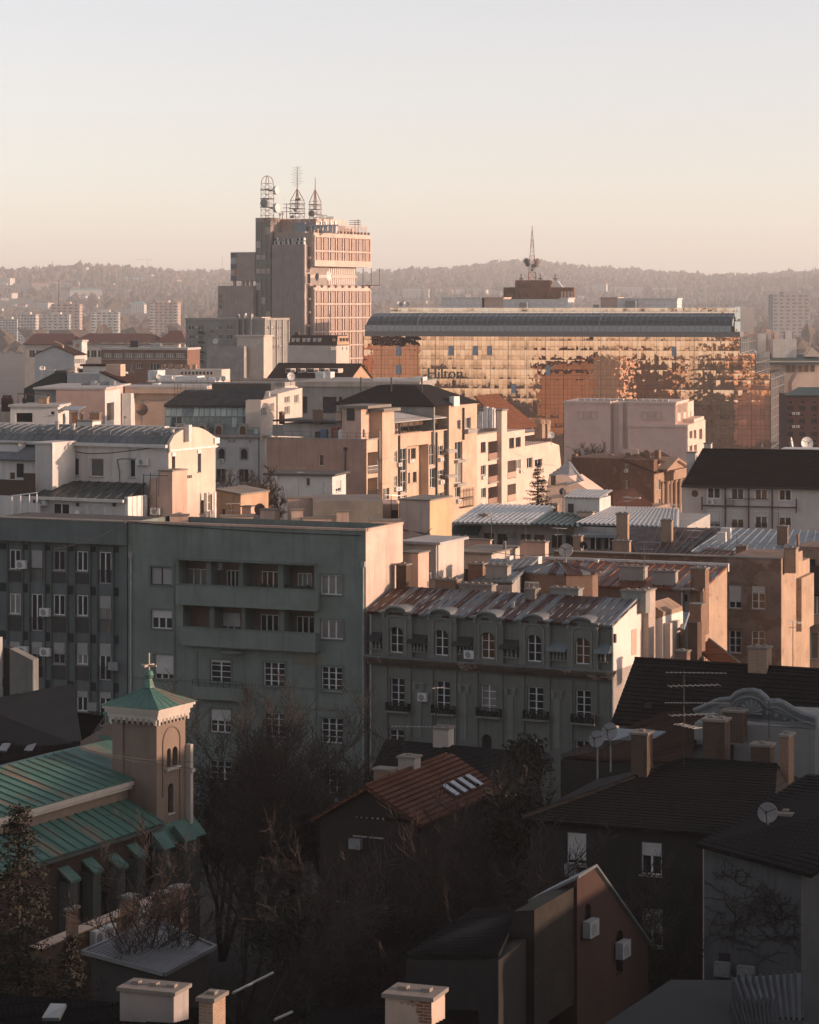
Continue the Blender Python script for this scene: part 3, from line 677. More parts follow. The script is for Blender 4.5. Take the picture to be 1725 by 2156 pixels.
b.part('letter_serifs',m,MATS['letter_slate'])
HOTEL=b
# masts, dishes (shared makers)
def lattice(m,x,y,z0,z1,w,w1=None,step=1.6,r=.11,seg=4):
 w1=w if w1 is None else w1;n=max(1,int((z1-z0)/step))
 for k in range(n):
  a,c=k/n,(k+1)/n;wa,wc=w+(w1-w)*a,w+(w1-w)*c;za,zc=z0+(z1-z0)*a,z0+(z1-z0)*c
  cs=((-1,-1),(1,-1),(1,1),(-1,1))
  for i in range(4):
   (p,q),(p2,q2)=cs[i],cs[(i+1)%4]
   m.tube((x+p*wa,y+q*wa,za),(x+p*wc,y+q*wc,zc),r,seg);m.tube((x+p*wa,y+q*wa,za),(x+p2*wc,y+q2*wc,zc),r*.6,3);m.tube((x+p*wc,y+q*wc,zc),(x+p2*wc,y+q2*wc,zc),r*.6,3)
def dish_mesh(r,dep=.22,n=24,rim=.04):
 m=MB();pr=[(r*k/6 if k else.001,dep*r*(k/6)**2)for k in range(7)]
 m.lathe((0,0,0),(0,0,1),pr,n);m.lathe((0,0,0),(0,0,1),[(a+rim*.3 if i else.001,h-rim)for i,(a,h)in enumerate(pr)][::-1],n);m.lathe((0,0,0),(0,0,1),[(r,dep*r),(r+rim*.3,dep*r-rim)],n);return m
def dish(u,v,d,rpx,az,el,label,mat=None,post=1.2,V=ID,cat='satellite dish',group=None,mesh=False,arms=3):
 """satellite dish: centre of the bowl in the picture, az = way it faces (0 = to the camera, + = right), el = tilt up"""
 u,v=V(u,v);p=P(u,v,d);r=rpx*d/FOC
 e=empty('satellite_dish',p-Vector((0,0,post)),0,label,cat,group)
 dr=Vector((math.sin(R(az))*math.cos(R(el)),-math.cos(R(az))*math.cos(R(el)),math.sin(R(el))))
 M=dr.to_track_quat('Z','Y').to_matrix().to_4x4()
 bm=dish_mesh(r);off=Vector((0,0,post));bm.v=[tuple(M@Vector(q)+off)for q in bm.v];bm.obj('bowl',mat or DISHW,e,True)
 a=MB();f=off+dr*r*.85
 for k in range(arms):
  t=2.094*k+.5 if arms==3 else 1.57;a.tube(off+(M@Vector((r*.95*math.cos(t),r*.95*math.sin(t),.2*r))),f,.018+r*.006,5)
 a.obj('feed_arm',DARKM,e)
 a=MB();a.tube(f,f-dr*r*.16,.04+r*.05,8);a.obj('feed_horn',DARKM,e)
 a=MB();bk=off-dr*.12*r;a.tube((bk.x,bk.y,-.6),(bk.x,bk.y,post),.03+r*.04,8);a.tube((bk.x,bk.y,post-.02),off-dr*.02,.04+r*.07,8);a.obj('post',STEEL,e)
 return e
def yagi(m,p,dirv,L,n,el=.5,r=.02):
 p=Vector(p);dv=Vector(dirv).normalized();sd=dv.cross(Vector((0,0,1))).normalized();m.tube(p-dv*L*.3,p+dv*L*.7,r,4)
 for k in range(n):c=p+dv*L*(-.28+.97*k/max(1,n-1));m.tube(c-sd*el,c+sd*el,r*.7,4)
def tv_mast(u,v0,v1,d,label,V=ID,arms=((.0,70,1.2,8,.35),(.35,40,.8,5,.5)),group=None,r=.025,mat=None):
 """aerial: pole from v1 up to v0; arms = (metres below top, heading, boom length, rods, half width)"""
 q0=V(u,v0);q1=V(u,v1);a=P(q1[0],q1[1],d);t=P(q1[0],q0[1],d)
 e=empty('tv_antenna',a,0,label,'antenna',group);h=t.z-a.z
 m=MB();m.tube((0,0,-.4),(0,0,h),r,6,r*.8);m.obj('pole',mat or DARKM,e)
 for(dz,hd,L,n,el)in arms:
  m=MB();yagi(m,(0,0,h-dz),(math.sin(R(hd)),math.cos(R(hd)),0),L,n,el,max(.012,r*.6));m.obj('aerial',mat or STEEL,e)
 return e
def ac_unit(B,side,pl,x0,y0,x1,y1,label,V=ID,group='wall mounted air conditioners',mat=None):
 """split unit hung on a wall: case, fan grille, bracket"""
 a0,a1,z0,z1=B.rect(side,pl,x0,y0,x1,y1,V)
 e=empty('air_conditioner',B.l2w(B.pt(side,pl,(a0+a1)/2,z0,-.05)),-B.A if side=='f' else-B.A+R(90),label,'air conditioner',group)
 w,h=max(.3,(a1-a0))/2,z1-z0;d=.34
 m=MB();m.box(-w,w,-d,0,0,h);m.box(-w-.01,w+.01,-d-.01,.01,h+.001,h+.02);m.obj('case',mat or DISHW,e)
 m=MB();r=min(h*.40,w*.7);cx=-w*.18
 m.lathe((cx,-d-.004,h/2),(0,-1,0),[(r,0),(r*.92,.02),(r*.35,.012),(.001,.012)],16);m.obj('fan_grille',MATS['grey_paint'],e)
 m=MB();m.box(-w*.8,-w*.72,-d,.05,-.06,-.002);m.box(w*.72,w*.8,-d,.05,-.06,-.002);m.obj('bracket',DARKM,e)
 return e
 # post office tower
TCON=plaster('tower_concrete',(.35,.29,.255),.35,.55);TCONL=plaster('tower_concrete_light',(.53,.42,.36),.3,.4);TPAN=plaster('tower_panel',(.35,.26,.22),.25,.35)
TGL=glassm('tower_glass',(.10,.09,.085),.2,.15,.5)
b=Bld('post_office_tower','stepped concrete post tower with a ribbed sunlit side and radio masts','office tower',658,900,28,-10)
f1=lambda x,y,pl=0:b.f(x,y,pl,Z1)
DT=b.r(1460,730,0,Z1)[0]
def tz(y,x=970,pl=0):return b.f(x,y,pl,Z1)[1]
def ribbed(z0,z1,rows,bays,y0,y1,pl=0):
 """precast side: light frame ribs and sill bands in front of brown panels and narrow glass"""
 m=MB();g=MB();pn=MB();bw=(y1-y0)/bays;rh=(z1-z0)/rows
 for i in range(bays+1):yy=y0+bw*i;m.box(pl+.02,pl+.75,yy-.32,yy+.32,z0,z1)
 for j in range(rows+1):zz=z0+rh*j;m.box(pl+.02,pl+.70,y0,y1,zz-.28,zz+.28)
 for i in range(bays):
  for j in range(rows):
   a=y0+bw*i;c=z0+rh*j;pn.box(pl+.03,pl+.38,a+bw*.34,a+bw*.95,c+.4,c+rh-.4);g.box(pl+.031,pl+.06,a+bw*.1,a+bw*.34,c+.4,c+rh-.4)
   for q in(.3,.55,.8):m.box(pl+.065,pl+.12,a+bw*.1,a+bw*.34,c+rh*q-.06,c+rh*q+.06)
 b.part('rib_frame',m,TCONL);b.part('precast_panels',pn,TPAN);b.part('window_strip',g,GLASS)
xs_=f1(905,900)[0]
zu1,zu0=tz(712),tz(1002);zg0=tz(1172);zl0=-1
m=MB();m.box(xs_,0,0,DT,zu0,zu1);m.box(xs_,-2.2,.8,DT-5.5,zg0,zu0-.01);m.box(xs_,0,.2,DT-.3,zl0,zg0-.01);b.part('office_block',m,TCON)
ribbed(zu0+.3,zu1-1.2,2,8,.6,DT-.2);ribbed(zg0-1.4-4.72*7,zg0-1.4,7,8,.6,DT-.2)
m=MB();m.box(.03,.9,.1,DT,zu0,zu0+2.1);m.box(.03,.5,.1,DT,zu1-.9,zu1);m.box(.03,.35,.3,DT,zg0-1.6,zg0-.01);b.part('fascia',m,TCONL)
m=MB();g=MB();n_=22
for j,(za,zb_)in enumerate(((zg0+.6,(zg0+zu0)/2-.5),((zg0+zu0)/2+.5,zu0-.3))):
 for i in range(n_):y=1.5+(DT-8)*i/n_;g.box(-2.19,-2.12,y+.45,y+1.4,za,zb_);m.box(-2.19,-1.9,y,y+.35,za,zb_)
m.box(-2.19,-1.7,.8,DT-5.5,(zg0+zu0)/2-.5,(zg0+zu0)/2+.5);b.part('mullions',m,TCONL);b.part('window_strip',g,plain('pale_blinds',(.55,.50,.46),.4))
m=MB()
for i in range(9):y=.8+(DT-1.5)*i/8;m.box(.02,1.2,y-.35,y+.35,zg0-.5,zg0+.3)
for i in range(17):y=.5+(DT-1)*i/16;m.box(-.3,.5,y-.25,y+.25,zu1+.01,zu1+.9)
b.part('corbels',m,TPAN)
m=MB();m.box(.05,1.3,2,DT-2,4.6,5.4)
for i in range(40):y=2+(DT-4.4)*i/39;m.box(1.1,1.2,y,y+.35,5.41,7.3)
b.part('gallery',m,TCONL)
xa,zsh=f1(620,815,-3);xb=f1(893,900,-3)[0]
m=MB();m.box(xa,xb,-3,14,-1,zsh);m.box(xa+.4,xb-.4,-3.06,-2.9,zsh-3.2,zsh-3);
for y_ in(975,1095,1218,1340,1455):z=b.f(700,y_,-3,Z1)[1];m.box(xa,xb,-3.08,-2.99,z-.12,z+.12)
for x_ in(.35,.7):x=xa+(xb-xa)*x_;m.box(x-.08,x+.08,-3.07,-2.99,0,zsh-3.3)
b.part('blank_shaft',m,plaster('shaft_concrete',(.29,.245,.22),.3,.6))
m=MB();m.box(xb+.02,xb+.5,-2.9,-2.4,-1,zsh);b.part('corner_rib',m,TCONL)
xc,zc=f1(640,706,0);m=MB();m.box(xc,xs_-.02,0,18,zsh-2,zc);b.part('set_back_block',m,TCON)
m=MB();g=MB()
for y_ in(870,985,1105,1225,1340,1455,1560):
 z=b.f(920,y_,0,Z1)[1];g.box(xs_+.3,xs_+2.2,-.06,-.01,z-1.8,z+1.4);m.box(xs_+.1,xs_+2.4,-.5,-.012,z-2.6,z-2.0)
b.part('landing_windows',g,TGL);b.part('landings',m,TCONL)
xk0,zk=f1(480,585,-1);xk1=f1(612,585,-1)[0]
m=MB();m.box(xk0,xk1,-1,22,-1,zk);b.part('stair_core',m,TCON)
GS=[MB()for _ in range(3)];wv=MB();kk=MB()
ys=[(622,655),(665,728),(745,778),(786,845),(868,900),(905,945),(985,1020),(1025,1065),(1108,1140),(1145,1210),(1225,1262),(1268,1330),(1345,1390),(1400,1445)]
for k,(ya,yb)in enumerate(ys):
 for i in range(3):
  q0=xk0+(xk1-xk0)*(.06+.31*i);q1=xk0+(xk1-xk0)*(.33+.31*i);za,zb_=b.f(545,yb,-1,Z1)[1],b.f(545,ya,-1,Z1)[1]
  (wv if(k%2==1 and(k+i)%3==0)or k in(5,7)and i<2 else GS[i]).box(q0,q1,-1.08,-1.01,za,zb_);kk.box(q1+.05,q1+.35,-1.3,-1.01,za,zb_)
[g.box(min(v[0]for v in g.v),max(v[0]for v in g.v),-1.03,-1.005,min(v[2]for v in g.v),max(v[2]for v in g.v))and b.part('window_column',g,glassm('core_glass',(.055,.07,.06),.15,.2))for g in GS];b.part('blinds',wv,plain('blind_cream',(.42,.36,.31),.6));b.part('mullions',kk,TCON)
x0_,zm1=f1(265,882,-1.5);zm0=f1(300,1130,-1.5)[1];x1_=f1(460,900,-1.5)[0];xg=f1(318,900,-1.5)[0]
m=MB();m.box(x0_,xk0-.02,-1.5,12,zm0,zm1);b.part('side_block',m,TCON)
for k in range(5):
 for i in range(2):
  q=x0_+(xg-x0_)*(i*.5+.04);z=zm0+(zm1-zm0)*k/5;g=MB();g.box(q,q+(xg-x0_)*.44,-1.62,-1.51,z+.2,z+(zm1-zm0)/5-.2)
  b.part('glazed_panel',g,plain(('slate_panel','cream_panel','pale_blue_panel','orange_panel')[(0,0,1,3,0,0,1,2,0,0)[k*2+i]],((.07,.10,.13),(.42,.38,.34),(.22,.33,.38),(.40,.17,.07))[(0,0,1,3,0,0,1,2,0,0)[k*2+i]],.3))
x2_,zn1=f1(155,1172,-2.5)
m=MB();m.box(x2_,xk0-.03,-2.5,12,-1,zn1);b.part('low_block',m,TCON)
m=MB()
for fx in(.1,.45,.62,.8):x=x0_+(xk0-x0_)*fx;m.box(x-.4,x+.4,-1,0,zn1-(3 if.3<fx<.7 else 0),zm0-.01)
b.part('stilts',m,TCONL)
for k,(ya,yb)in enumerate(((1245,1280),(1285,1320),(1335,1365),(1372,1430))):
 a=b.rect('f',-2.5,168,ya,192,yb,Z1);m=MB();m.box(a[0],a[1],-2.6,-2.51,a[2],a[3]);b.part('coloured_panel',m,plain(('rust_panel','rust_panel','slate_panel','mottled_panel')[k],((.25,.12,.08),0,0,(.35,.32,.28))[k]or(.2,.1,.07),.5))
m=MB()
for i in range(12):x=x2_+.3+(xk0-x2_-1)*i/11;m.tube((x,-2.3,zn1),(x,-2.3,zn1+.9),.05,4)
m.tube((x2_,-2.3,zn1+.9),(xk0,-2.3,zn1+.9),.05,4);b.part('railing',m,STEEL)
for(q0,q1,q2,q3)in((640,788,718,815),(726,788,803,815),(815,788,897,815),(640,757,662,783),(727,768,797,787),(827,757,897,781)):
 a=b.rect('f',-2.5,q0,q1,q2,q3,Z1);m=MB();m.box(a[0],a[1],-2.5,-1.2,a[2]+.05,a[3]);m.use(1);n_=max(1,round((a[1]-a[0])/1.5))
 for i in range(n_):m.lathe((a[0]+(a[1]-a[0])*(i+.5)/n_,-2.52,(a[2]+a[3])/2),(0,-1,0),[(.52,0),(.45,.03),(.001,.02)],12)
 b.part('cooling_unit',m,(ROOFW,DARKM))
zr=zk
m=MB();m.box(xk1+.02,xs_+1,6,26,zc-1,tz(600,800,10));b.part('lift_house',m,TCONL)
a=b.rect('f',4,815,625,1060,690,Z1);m=MB();m.box(a[0],a[0]+4.2,4,12,zc-.5,a[3]);b.part('chiller',m,plain('chiller_blue',(.22,.28,.32),.5))
m=MB()
for i in range(6):m.tube((a[0]+5.4+i*1.9,6,zc-.5),(a[0]+5.4+i*1.9,6,a[3]-.8),.7,10);m.tube((a[0]+5.4+i*1.9,6,a[3]-.8),(a[0]+5.4+i*1.9,6,a[3]+.3),.35,8)
m.box(a[0]+4.5,a[0]+16.5,5,9,a[3]-1.2,a[3]-.8);b.part('vent_drums',m,plain('vent_steel',(.36,.40,.43),.4,.4))
m=MB()
for k in range(14):rr2=random.Random(k);x=rr2.uniform(xs_,-1);y=rr2.uniform(8,DT-4);h=rr2.uniform(.6,2.4);w=rr2.uniform(.4,1.6);m.box(x-w,x+w,y-.6,y+.6,zu1,zu1+h)
b.part('roof_plant',m,TCONL)
m=MB()
for i in range(26):y=16+(DT-17)*i/25;m.box(-.5,-.4,y,y+.28,zu1+.9,zu1+3.0)
m.box(-.5,-.38,16,DT-.5,zu1+3.01,zu1+3.2);b.part('roof_balustrade',m,TCONL)
TOWER=b
MASTM=plain('mast_paint',(.30,.17,.13),.6);MASTD=plain('mast_grey',(.14,.12,.11),.6)
def tower_mast(x,y0,y1,label,w,V=Z1,d=905,cage=None,spike=None,rods=0,mat=MASTM):
 u,v=V(x,y1);p=P(u,v,d);u2,v2=V(x,y0);h=P(u,v2,d).z-p.z;e=empty('radio_mast',p,R(-28),label,'radio mast','radio masts on the post tower')
 m=MB();lattice(m,0,0,-1,h*(cage or 1),w,w*.95,1.7,.10);
 if not spike:
  for i in range(4):
   t=math.pi/2*i
   m.wire([(w*1.3*math.cos(t+.78)*math.cos(k*.26),w*1.3*math.sin(t+.78)*math.cos(k*.26),h*(cage or 1)+2.6*math.sin(k*.26))for k in range(7)],.13,4)
 m.obj('lattice',mat,e)
 if spike:
  m=MB();hc=h*cage
  for i in range(4):t=math.pi/2*i+.78;m.tube((w*1.3*math.cos(t),w*1.3*math.sin(t),hc),(0,0,hc+4),.14,4)
  m.tube((0,0,hc-3),(0,0,h),.26,5,.1)
  for k in range(rods):z=hc+5+(h-hc-5.5)*k/max(1,rods-1);q=1.3+1.5*((k*7)%5)/5;m.tube((-q,0,z),(q*.9,0,z+.3),.05,3)
  m.obj('spike',mat,e)
 m=MB()
 for k in range(3):z=h*(cage or 1)*(.3+.25*k);m.lathe((0,0,z),(0,0,1),[(w*1.6,0),(w*1.6,.25),(w*1.35,.25),(w*1.35,0),(w*1.6,0)],8)
 m.obj('platform',MASTD,e);return e
tower_mast(582,240,585,'left lattice mast with a domed top and three big drum dishes',1.6,cage=.86)
tower_mast(840,140,600,'tallest middle radio mast with many short rods',1.8,cage=.36,spike=1,rods=12)
tower_mast(995,235,605,'right radio mast with a caged drum and thin spire',1.5,cage=.44,spike=1)
def drum(x,y,rpx,az,label,d=903,V=Z1,mat=None,name='drum_antenna'):
 u,v=V(x,y);p=P(u,v,d);r=rpx*.2441*d/FOC;e=empty(name,p,R(az),label,'dish antenna','drum dishes on the post tower')
 m=MB();m.lathe((0,0,0),(0,-1,0),[(.001,-.9),(r*.4,-.85),(r,-.2),(r,.7),(r*.96,.75),(.001,.95)],20);m.obj('drum',mat or DISHW,e,False)
 m=MB();m.tube((0,.8,0),(0,2.2,0),.3,6);m.obj('mount',MASTD,e)
drum(650,348,37,62,'upper white drum dish on the left mast',d=900);drum(655,500,40,62,'lower right white drum dish on the left mast',d=900);drum(560,458,36,-20,'grey drum dish on the left side of the left mast',d=899,mat=MATS['grey_paint'])
drum(824,515,13,-10,'small dark drum dish on the middle mast',mat=MASTD);drum(853,425,12,30,'small drum dish near the head of the middle mast',mat=MASTD);drum(966,548,28,-10,'round dark dish at the foot of the right mast',d=900,mat=MASTD);drum(800,575,14,20,'small dark drum dish at the foot of the middle mast',d=899,mat=MASTD)
for(x,y,rp,az,lb)in((1105,1088,44,62,'large white dish on the waist of the post tower, facing right'),(1016,1095,34,-60,'grey backed dish on the waist of the post tower, facing left')):
 u,v=Z1(x,y);e=dish(u,v,896,rp*.2441,az,5,lb,None if az>0 else MATS['grey_paint'],4,cat='dish antenna')
for k,(x,ya,yb,w)in enumerate(((748,460,590,1.2),(712,530,580,.5),(690,545,585,.4),(1062,560,620,1.5),(1122,575,610,1.2),(1338,605,672,2.0),(1365,602,672,.4))):
 u,v=Z1(x,yb);u2,v2=Z1(x,ya);p=P(u,v,910);q=P(u,v2,910);m=MB();m.tube(p-Vector((0,0,2)),q,.16,4)
 for j in(.45,.7,.95):c=p.lerp(q,j);m.box(c.x-w,c.x+w,c.y-.1,c.y+.1,c.z-.1,c.z+.1)
 tag(m.obj('roof_aerial',MASTM),('thin whip aerial with crossbars between the left and middle masts','short leaning aerial beside the left mast','tiny aerial right of the left mast','aerial with crossbars just right of the right mast','short T shaped aerial over the tower roof centre','squat framed aerial rack near the tower right roof end','upright panel aerial at the tower right roof end')[k],'antenna')
u,v=Z1(1420,1168);p=P(u,v,935);e=empty('outrigger_aerials',p,R(-28),'bracket with three upright aerials on the tower right side','antenna');m=MB();m.tube((-1,0,0),(8,-3,0),.18,4);m.obj('bracket',MASTD,e)
for k in range(3):m=MB();m.tube((-.5+4*k,-1.3*k,0),(-.5+4*k,-1.3*k,6),.2,4);m.obj('aerial',MASTM,e)
# brown stepped office with the red and white mast behind the hotel
b=Bld('brown_office','brown stepped office block behind the hotel roof','office building',1160,1020,6,-8);BRN=plaster('brown_concrete',(.17,.10,.075),.3,.4)
m=MB()
for(q0,q1,q2)in((1060,605,1085),(1085,590,1160),(1160,605,1208)):
 a=b.rect('f',0,q0,q1,q2,660);m.box(a[0],a[1]-.02,0 if q1<600 else 1,14,a[2],a[3])
b.part('wall',m,BRN)
for(q0,q1,q2,q3)in((580,297,606,315),(625,262,645,275),(648,262,666,275),(625,295,640,312),(722,295,748,312),(650,295,666,312)):
 a=b.rect('f',0,q0,q1,q2,q3,Z3);m=MB();m.box(a[0],a[1],-.3 if a[0]<-1 else-.05,1.05,a[2],a[3]);b.part('window',m,GLASS2)
for i in range(4):
 a=b.rect('f',1,776+i*12,290,784+i*12,350,Z3);m=MB();m.box(a[0],a[1],.9,1.02,a[2],a[3]);b.part('window_bay',m,FARP)
m=MB();a=b.rect('f',3,728,250,782,275,Z3);m.ext([(a[0],3,a[2]),(a[1],3,a[2]),(a[1]-2,3,a[3]),(a[0]+3,3,a[3])],(0,8,0));b.part('roof_light',m,ROOFW)
m=MB()
for x_ in(630,700,755):
 a=b.f(x_,225,4,Z3);m.tube((a[0],4,a[1]-6),(a[0],4,a[1]),.25,5);m.box(a[0]-.8,a[0]+.8,3.8,4.2,a[1]-2.2,a[1]-1.7)
b.part('roof_aerials',m,MASTD)
u,v=Z3(670,250);p=P(u,v,1026);h=P(u,478,1026).z-p.z;e=empty('lattice_mast',p,0,'red and white lattice mast above the brown office','radio mast')
RW=[plain('mast_red',(.35,.10,.06),.6),plain('mast_white',(.5,.46,.44),.6)]
for k in range(6):m=MB();lattice(m,0,0,h*k/6*.93-(1 if k==0 else 0),h*(k+1)/6*.93,1.5-k*.22,1.5-(k+1)*.22,1.5,.13);m.obj('lattice_section',RW[k%2],e)
m=MB();m.tube((0,0,h*.92),(0,0,h*1.02),.15,4);m.obj('spire',RW[0],e)
for k,(dx,z,r)in enumerate(((-2.2,.36,1.1),(2.0,.36,1.1),(-1.8,.30,.9),(1.9,.29,.9),(.3,.27,.8),(0,.2,.6))):
 m=MB();m.lathe((dx,-1.6,h*z),(dx*.2,-1,0),[(.001,-.4),(r,-.3),(r,.3),(.001,.5)],12);m.obj('drum_antenna',MASTD,e)
for k,x_ in enumerate((184,208)):
 u,v=Z3(x_,336);dish(u,v,905,6,15,20,('left','right')[k]+' one of the twin grid dishes on the hotel roof left end',STEEL,1.2,group='twin grid dishes on the hotel roof')
 # between the hotel and the roofs: left side
TARR=plaster('tar_roof',(.10,.095,.09),.5,0);PALER=plaster('pale_roof_sheet',(.42,.40,.38),.4,0)
CREAM=plaster('cream_render',(.52,.45,.39),.3,.35);PINKW=plaster('pink_render',(.50,.335,.28),.2,.2);OCHR=plaster('ochre_render',(.46,.30,.20),.45,.55)
PEACH=plaster('peach_render',(.54,.38,.30),.35,.45);WHTW=plaster('white_render',(.56,.54,.51),.3,.35);GRYW=plaster('grey_render',(.25,.25,.235),.4,.5)
TILEB=tiles('brown_tiles',(.075,.035,.026),(.05,.025,.02));TILEO=tiles('orange_tiles',(.26,.105,.05),(.18,.07,.038));TILED=tiles('dark_tiles',(.026,.019,.017),(.018,.014,.013))
b=Bld('long_roofed_school','long low building under a dark red tiled hip roof, far left','school',391,980,6,-8)
for(q0,q1,ve,vr)in((180,560,815,735),(560,1200,800,735),(1200,1424,800,712)):
 x0,ze=b.f(q0,ve,0,Z2);x1,_=b.f(q1,ve,0,Z2);zr=b.f(q0,vr,10,Z2)[1]
 b.gable(x0,x1,0,20,ze,zr,'x',plain('far_red_tile',(.12,.055,.042),.9),hip=(x1-x0)*(.12 if q1-q0>300 else.35))
x0=b.f(180,815,0,Z2)[0];ze=b.f(500,815,0,Z2)[1]
for i in range(22):b.win('f',.5,0,0,0,0,m=(x0+2+i*(-x0-4)/22,x0+4.2+i*(-x0-4)/22,ze-5,ze-2.4),sill=False,rec=.2)
b.wall(x0+.4,-.4,.5,19.5,0,ze-.2,CREAM)
b=Bld('gabled_house','pale house with a broad blank gable, sunlit right side and small belfry','house',156,760,24,-8)
x0,ze=b.f(268,892,0,Z2);zr=b.f(415,830,0,Z2)[1];D=b.r(655,900,0,Z2)[0]
for i in range(5):b.win('r',0,580+i*15,930,588+i*15,965,Z2,sill=False,rec=.3,cols=1,fr=DARKM);b.win('r',0,580+i*15,1000,588+i*15,1030,Z2,sill=False,rec=.3,cols=1,fr=DARKM)
b.wall(x0,0,0,D,0,ze,plaster('pale_gable',(.50,.49,.47),.3,.3));rf=b.gable(x0,0,0,D,ze,zr,'y',TILEB,MATS['pale_gable'],.5)
a=b.rect('f',9,560,785,628,862,Z2);m=MB();m.box(a[0],a[1],9,12,a[2]-3,a[3]-.5);b.part('belfry',m,WHTW)
m=MB();m.box(a[0]-.3,a[1]+.3,8.7,12.3,a[3]-.49,a[3]);b.part('belfry_roof',m,PALER);m=MB();m.lathe(((a[0]+a[1])/2,8.98,a[2]+(a[3]-a[2])*.42),(0,-1,0),[(.001,.02),(.75,.02),(.75,0)],10);b.part('belfry_opening',m,OCHR)
m=MB();a=b.rect('f',1.5,415,815,480,850,Z2);m.ext([(a[0],1.5,a[3]),(a[1],1.5,a[2]),(a[1],1.5,a[2]+1),(a[0],1.5,a[3]+.8)],(0,.8,0));b.part('ridge_wall',m,BRICK2)
b=Bld('brick_school_row','long brick row with a ribbon of white framed windows','school',391,740,10,-8)
BRW=plaster('brown_school_brick',(.20,.115,.085),.4,.4)
x0=b.f(778,870,0,Z2)[0];zt_=b.f(1100,862,0,Z2)[1]
for q in((800,886,862,918),(876,886,944,920),(957,886,1024,920),(1034,886,1102,920),(1115,886,1180,920),(1193,886,1262,920),(1274,886,1340,920),(1352,886,1420,920)):b.win('f',0,*q,Z2,cols=4,gl=CURT,rec=.3,sill=False)
for q in((1045,963,1090,1003),(1286,963,1330,1003),(1000,970,1028,1030),(1150,963,1222,1020)):b.win('f',0,*q,Z2,cols=3,rec=.3)
b.wall(x0,.5,0,14,0,zt_,BRW)
m=MB();m.box(x0-.3,.7,-.4,14.3,zt_+.01,zt_+.6);b.part('roof',m,PALER)
z=b.f(1100,930,0,Z2)[1];m=MB();m.box(x0,.5,-.3,-.01,z-.25,z);b.part('string_course',m,CONC)
for q in((1000,790,1060,850,DARKM),(1155,812,1230,850,STEEL),(905,825,925,855,None),(1060,830,1085,858,None),(960,835,985,858,None),(1350,815,1372,852,None)):
 b.chim(Z2,*q[:4],y=5,dep=2.2,mat=q[4]or CREAM,cap=q[4]is None,pots=0)
b=Bld('grey_apartment_block','grey apartment block with balconies and a sunlit end wall','apartment block',556,830,24,-8)
zt_=b.f(300,1468,0,Z1)[1];x0=b.f(391,700)[0];D=b.r(760,1500,0,Z1)[0]
for(a,c)in((1520,1550),(1600,1632),(1680,1715)):
 for j,q in enumerate((562,605,648,692)):b.win('r',0,q,a+3*(j%2),q+30,c,Z1,cols=2,rec=.3,fr=WHITE,gl=CURT,shut=.5 if(j+a//40)%3==0 else 0)
for(xa,xb,ya,yb)in((0,30,1512,1552),(85,122,1548,1583),(162,192,1515,1548),(235,277,1510,1548),(232,278,1592,1630),(160,195,1590,1625)):b.win('f',0,xa,ya,xb,yb,Z1,cols=2,rec=.3)
for(xa,xb,ya,yb)in((1440,1490,676,706),(1450,1490,748,778),(1452,1490,822,855),(1452,1492,895,930),(1525,1555,676,716),(1525,1555,750,790),(1525,1555,822,865),(1525,1555,895,935)):b.win('f',0,xa,ya,xb,yb,Z2,cols=2,rec=.3)
b.wall(x0,0,0,D,0,zt_,GRYW)
m=MB();m.box(.05,.3,.02,D,0,zt_+.8);
for i in range(5):y=D*i/4.02;m.box(.02,.55,y,y+.35,0,zt_+.7)
b.op.clear();b.part('end_pilasters',m,CREAM)if False else None
m=MB()
for i in range(5):y=D*i/4.06;m.box(.01,.5,y,y+.3,0,zt_+.7)
b.part('end_pilasters',m,CREAM)
m=MB();m.box(x0-.2,.5,-.2,D+.2,zt_+.01,zt_+.7);b.part('roof',m,CONC)
m=MB()
for(xa,ya)in((1520,716),(1520,790),(1520,865),(1520,938)):
 a=b.rect('f',-1,xa,ya,xa+42,ya+18,Z2);m=MB();m.box(a[0],a[1],-1.1,-1.05,a[2],a[3]);m.box(a[0],a[1],-1.1,-.01,a[2]-.15,a[2]);b.part('balcony',m,DARKM)
for(xa,ya,xb,yb,yy,dp)in((312,1415,330,1700,-1.2,1.1),(362,1420,378,1600,-1.2,1.1),(425,1415,442,1600,-1.2,1.1)):a=b.rect('f',yy,xa,ya,xb,yb,Z1);m=MB();m.box(a[0],a[1],yy,yy+dp,a[2],a[3]);b.part('pilaster',m,GRYW)
a=b.rect('f',-6,320,1610,550,1725,Z1);m=MB();m.box(a[0],a[1],-6,-.02,0,a[3]);m.box(a[0]-.5,a[1]+.5,-6.5,-.02,a[3]+.01,a[3]+.5);b.part('low_wing',m,CREAM)
a=b.rect('f',-9,60,1692,380,1725,Z1);m=MB();m.box(a[0],a[1],-9,-6.6,0,a[3]);b.part('low_wall',m,plaster('stained_grey',(.34,.31,.29),.6,.6))
for(xa,ya)in((1500,680),(1510,755),(1660,690)):ac_unit(b,'f',0,xa,ya,xa+16,ya+14,('air conditioner by the top left window of the grey apartment block','air conditioner under the top one on the grey apartment block','air conditioner near the top right window of the grey apartment block')[(xa>1505)+(xa>1600)],Z2)
u,v=Z2(1655,795);dish(u,v,826,6,-15,15,'small pale dish on the grey apartment block wall')
for k,q in enumerate(((398,1420,14),(452,1425,13))):
 u,v=Z1(q[0],q[1]);dish(u,v,836,q[2]*.244,60,20,('left','right')[k]+' small dish on the grey apartment block roof edge',group='dishes on the grey apartment block roof')
m=MB();m2=b.rect('f',5,320,1440,560,1468,Z1);m.box(m2[0],m2[1]-1,5,11,zt_+.71,m2[3]);b.part('roof_house',m,CREAM)
b=Bld('mansard_house','low mansard house with a sunlit orange end in front of the post tower','house',708,790,26,-8)
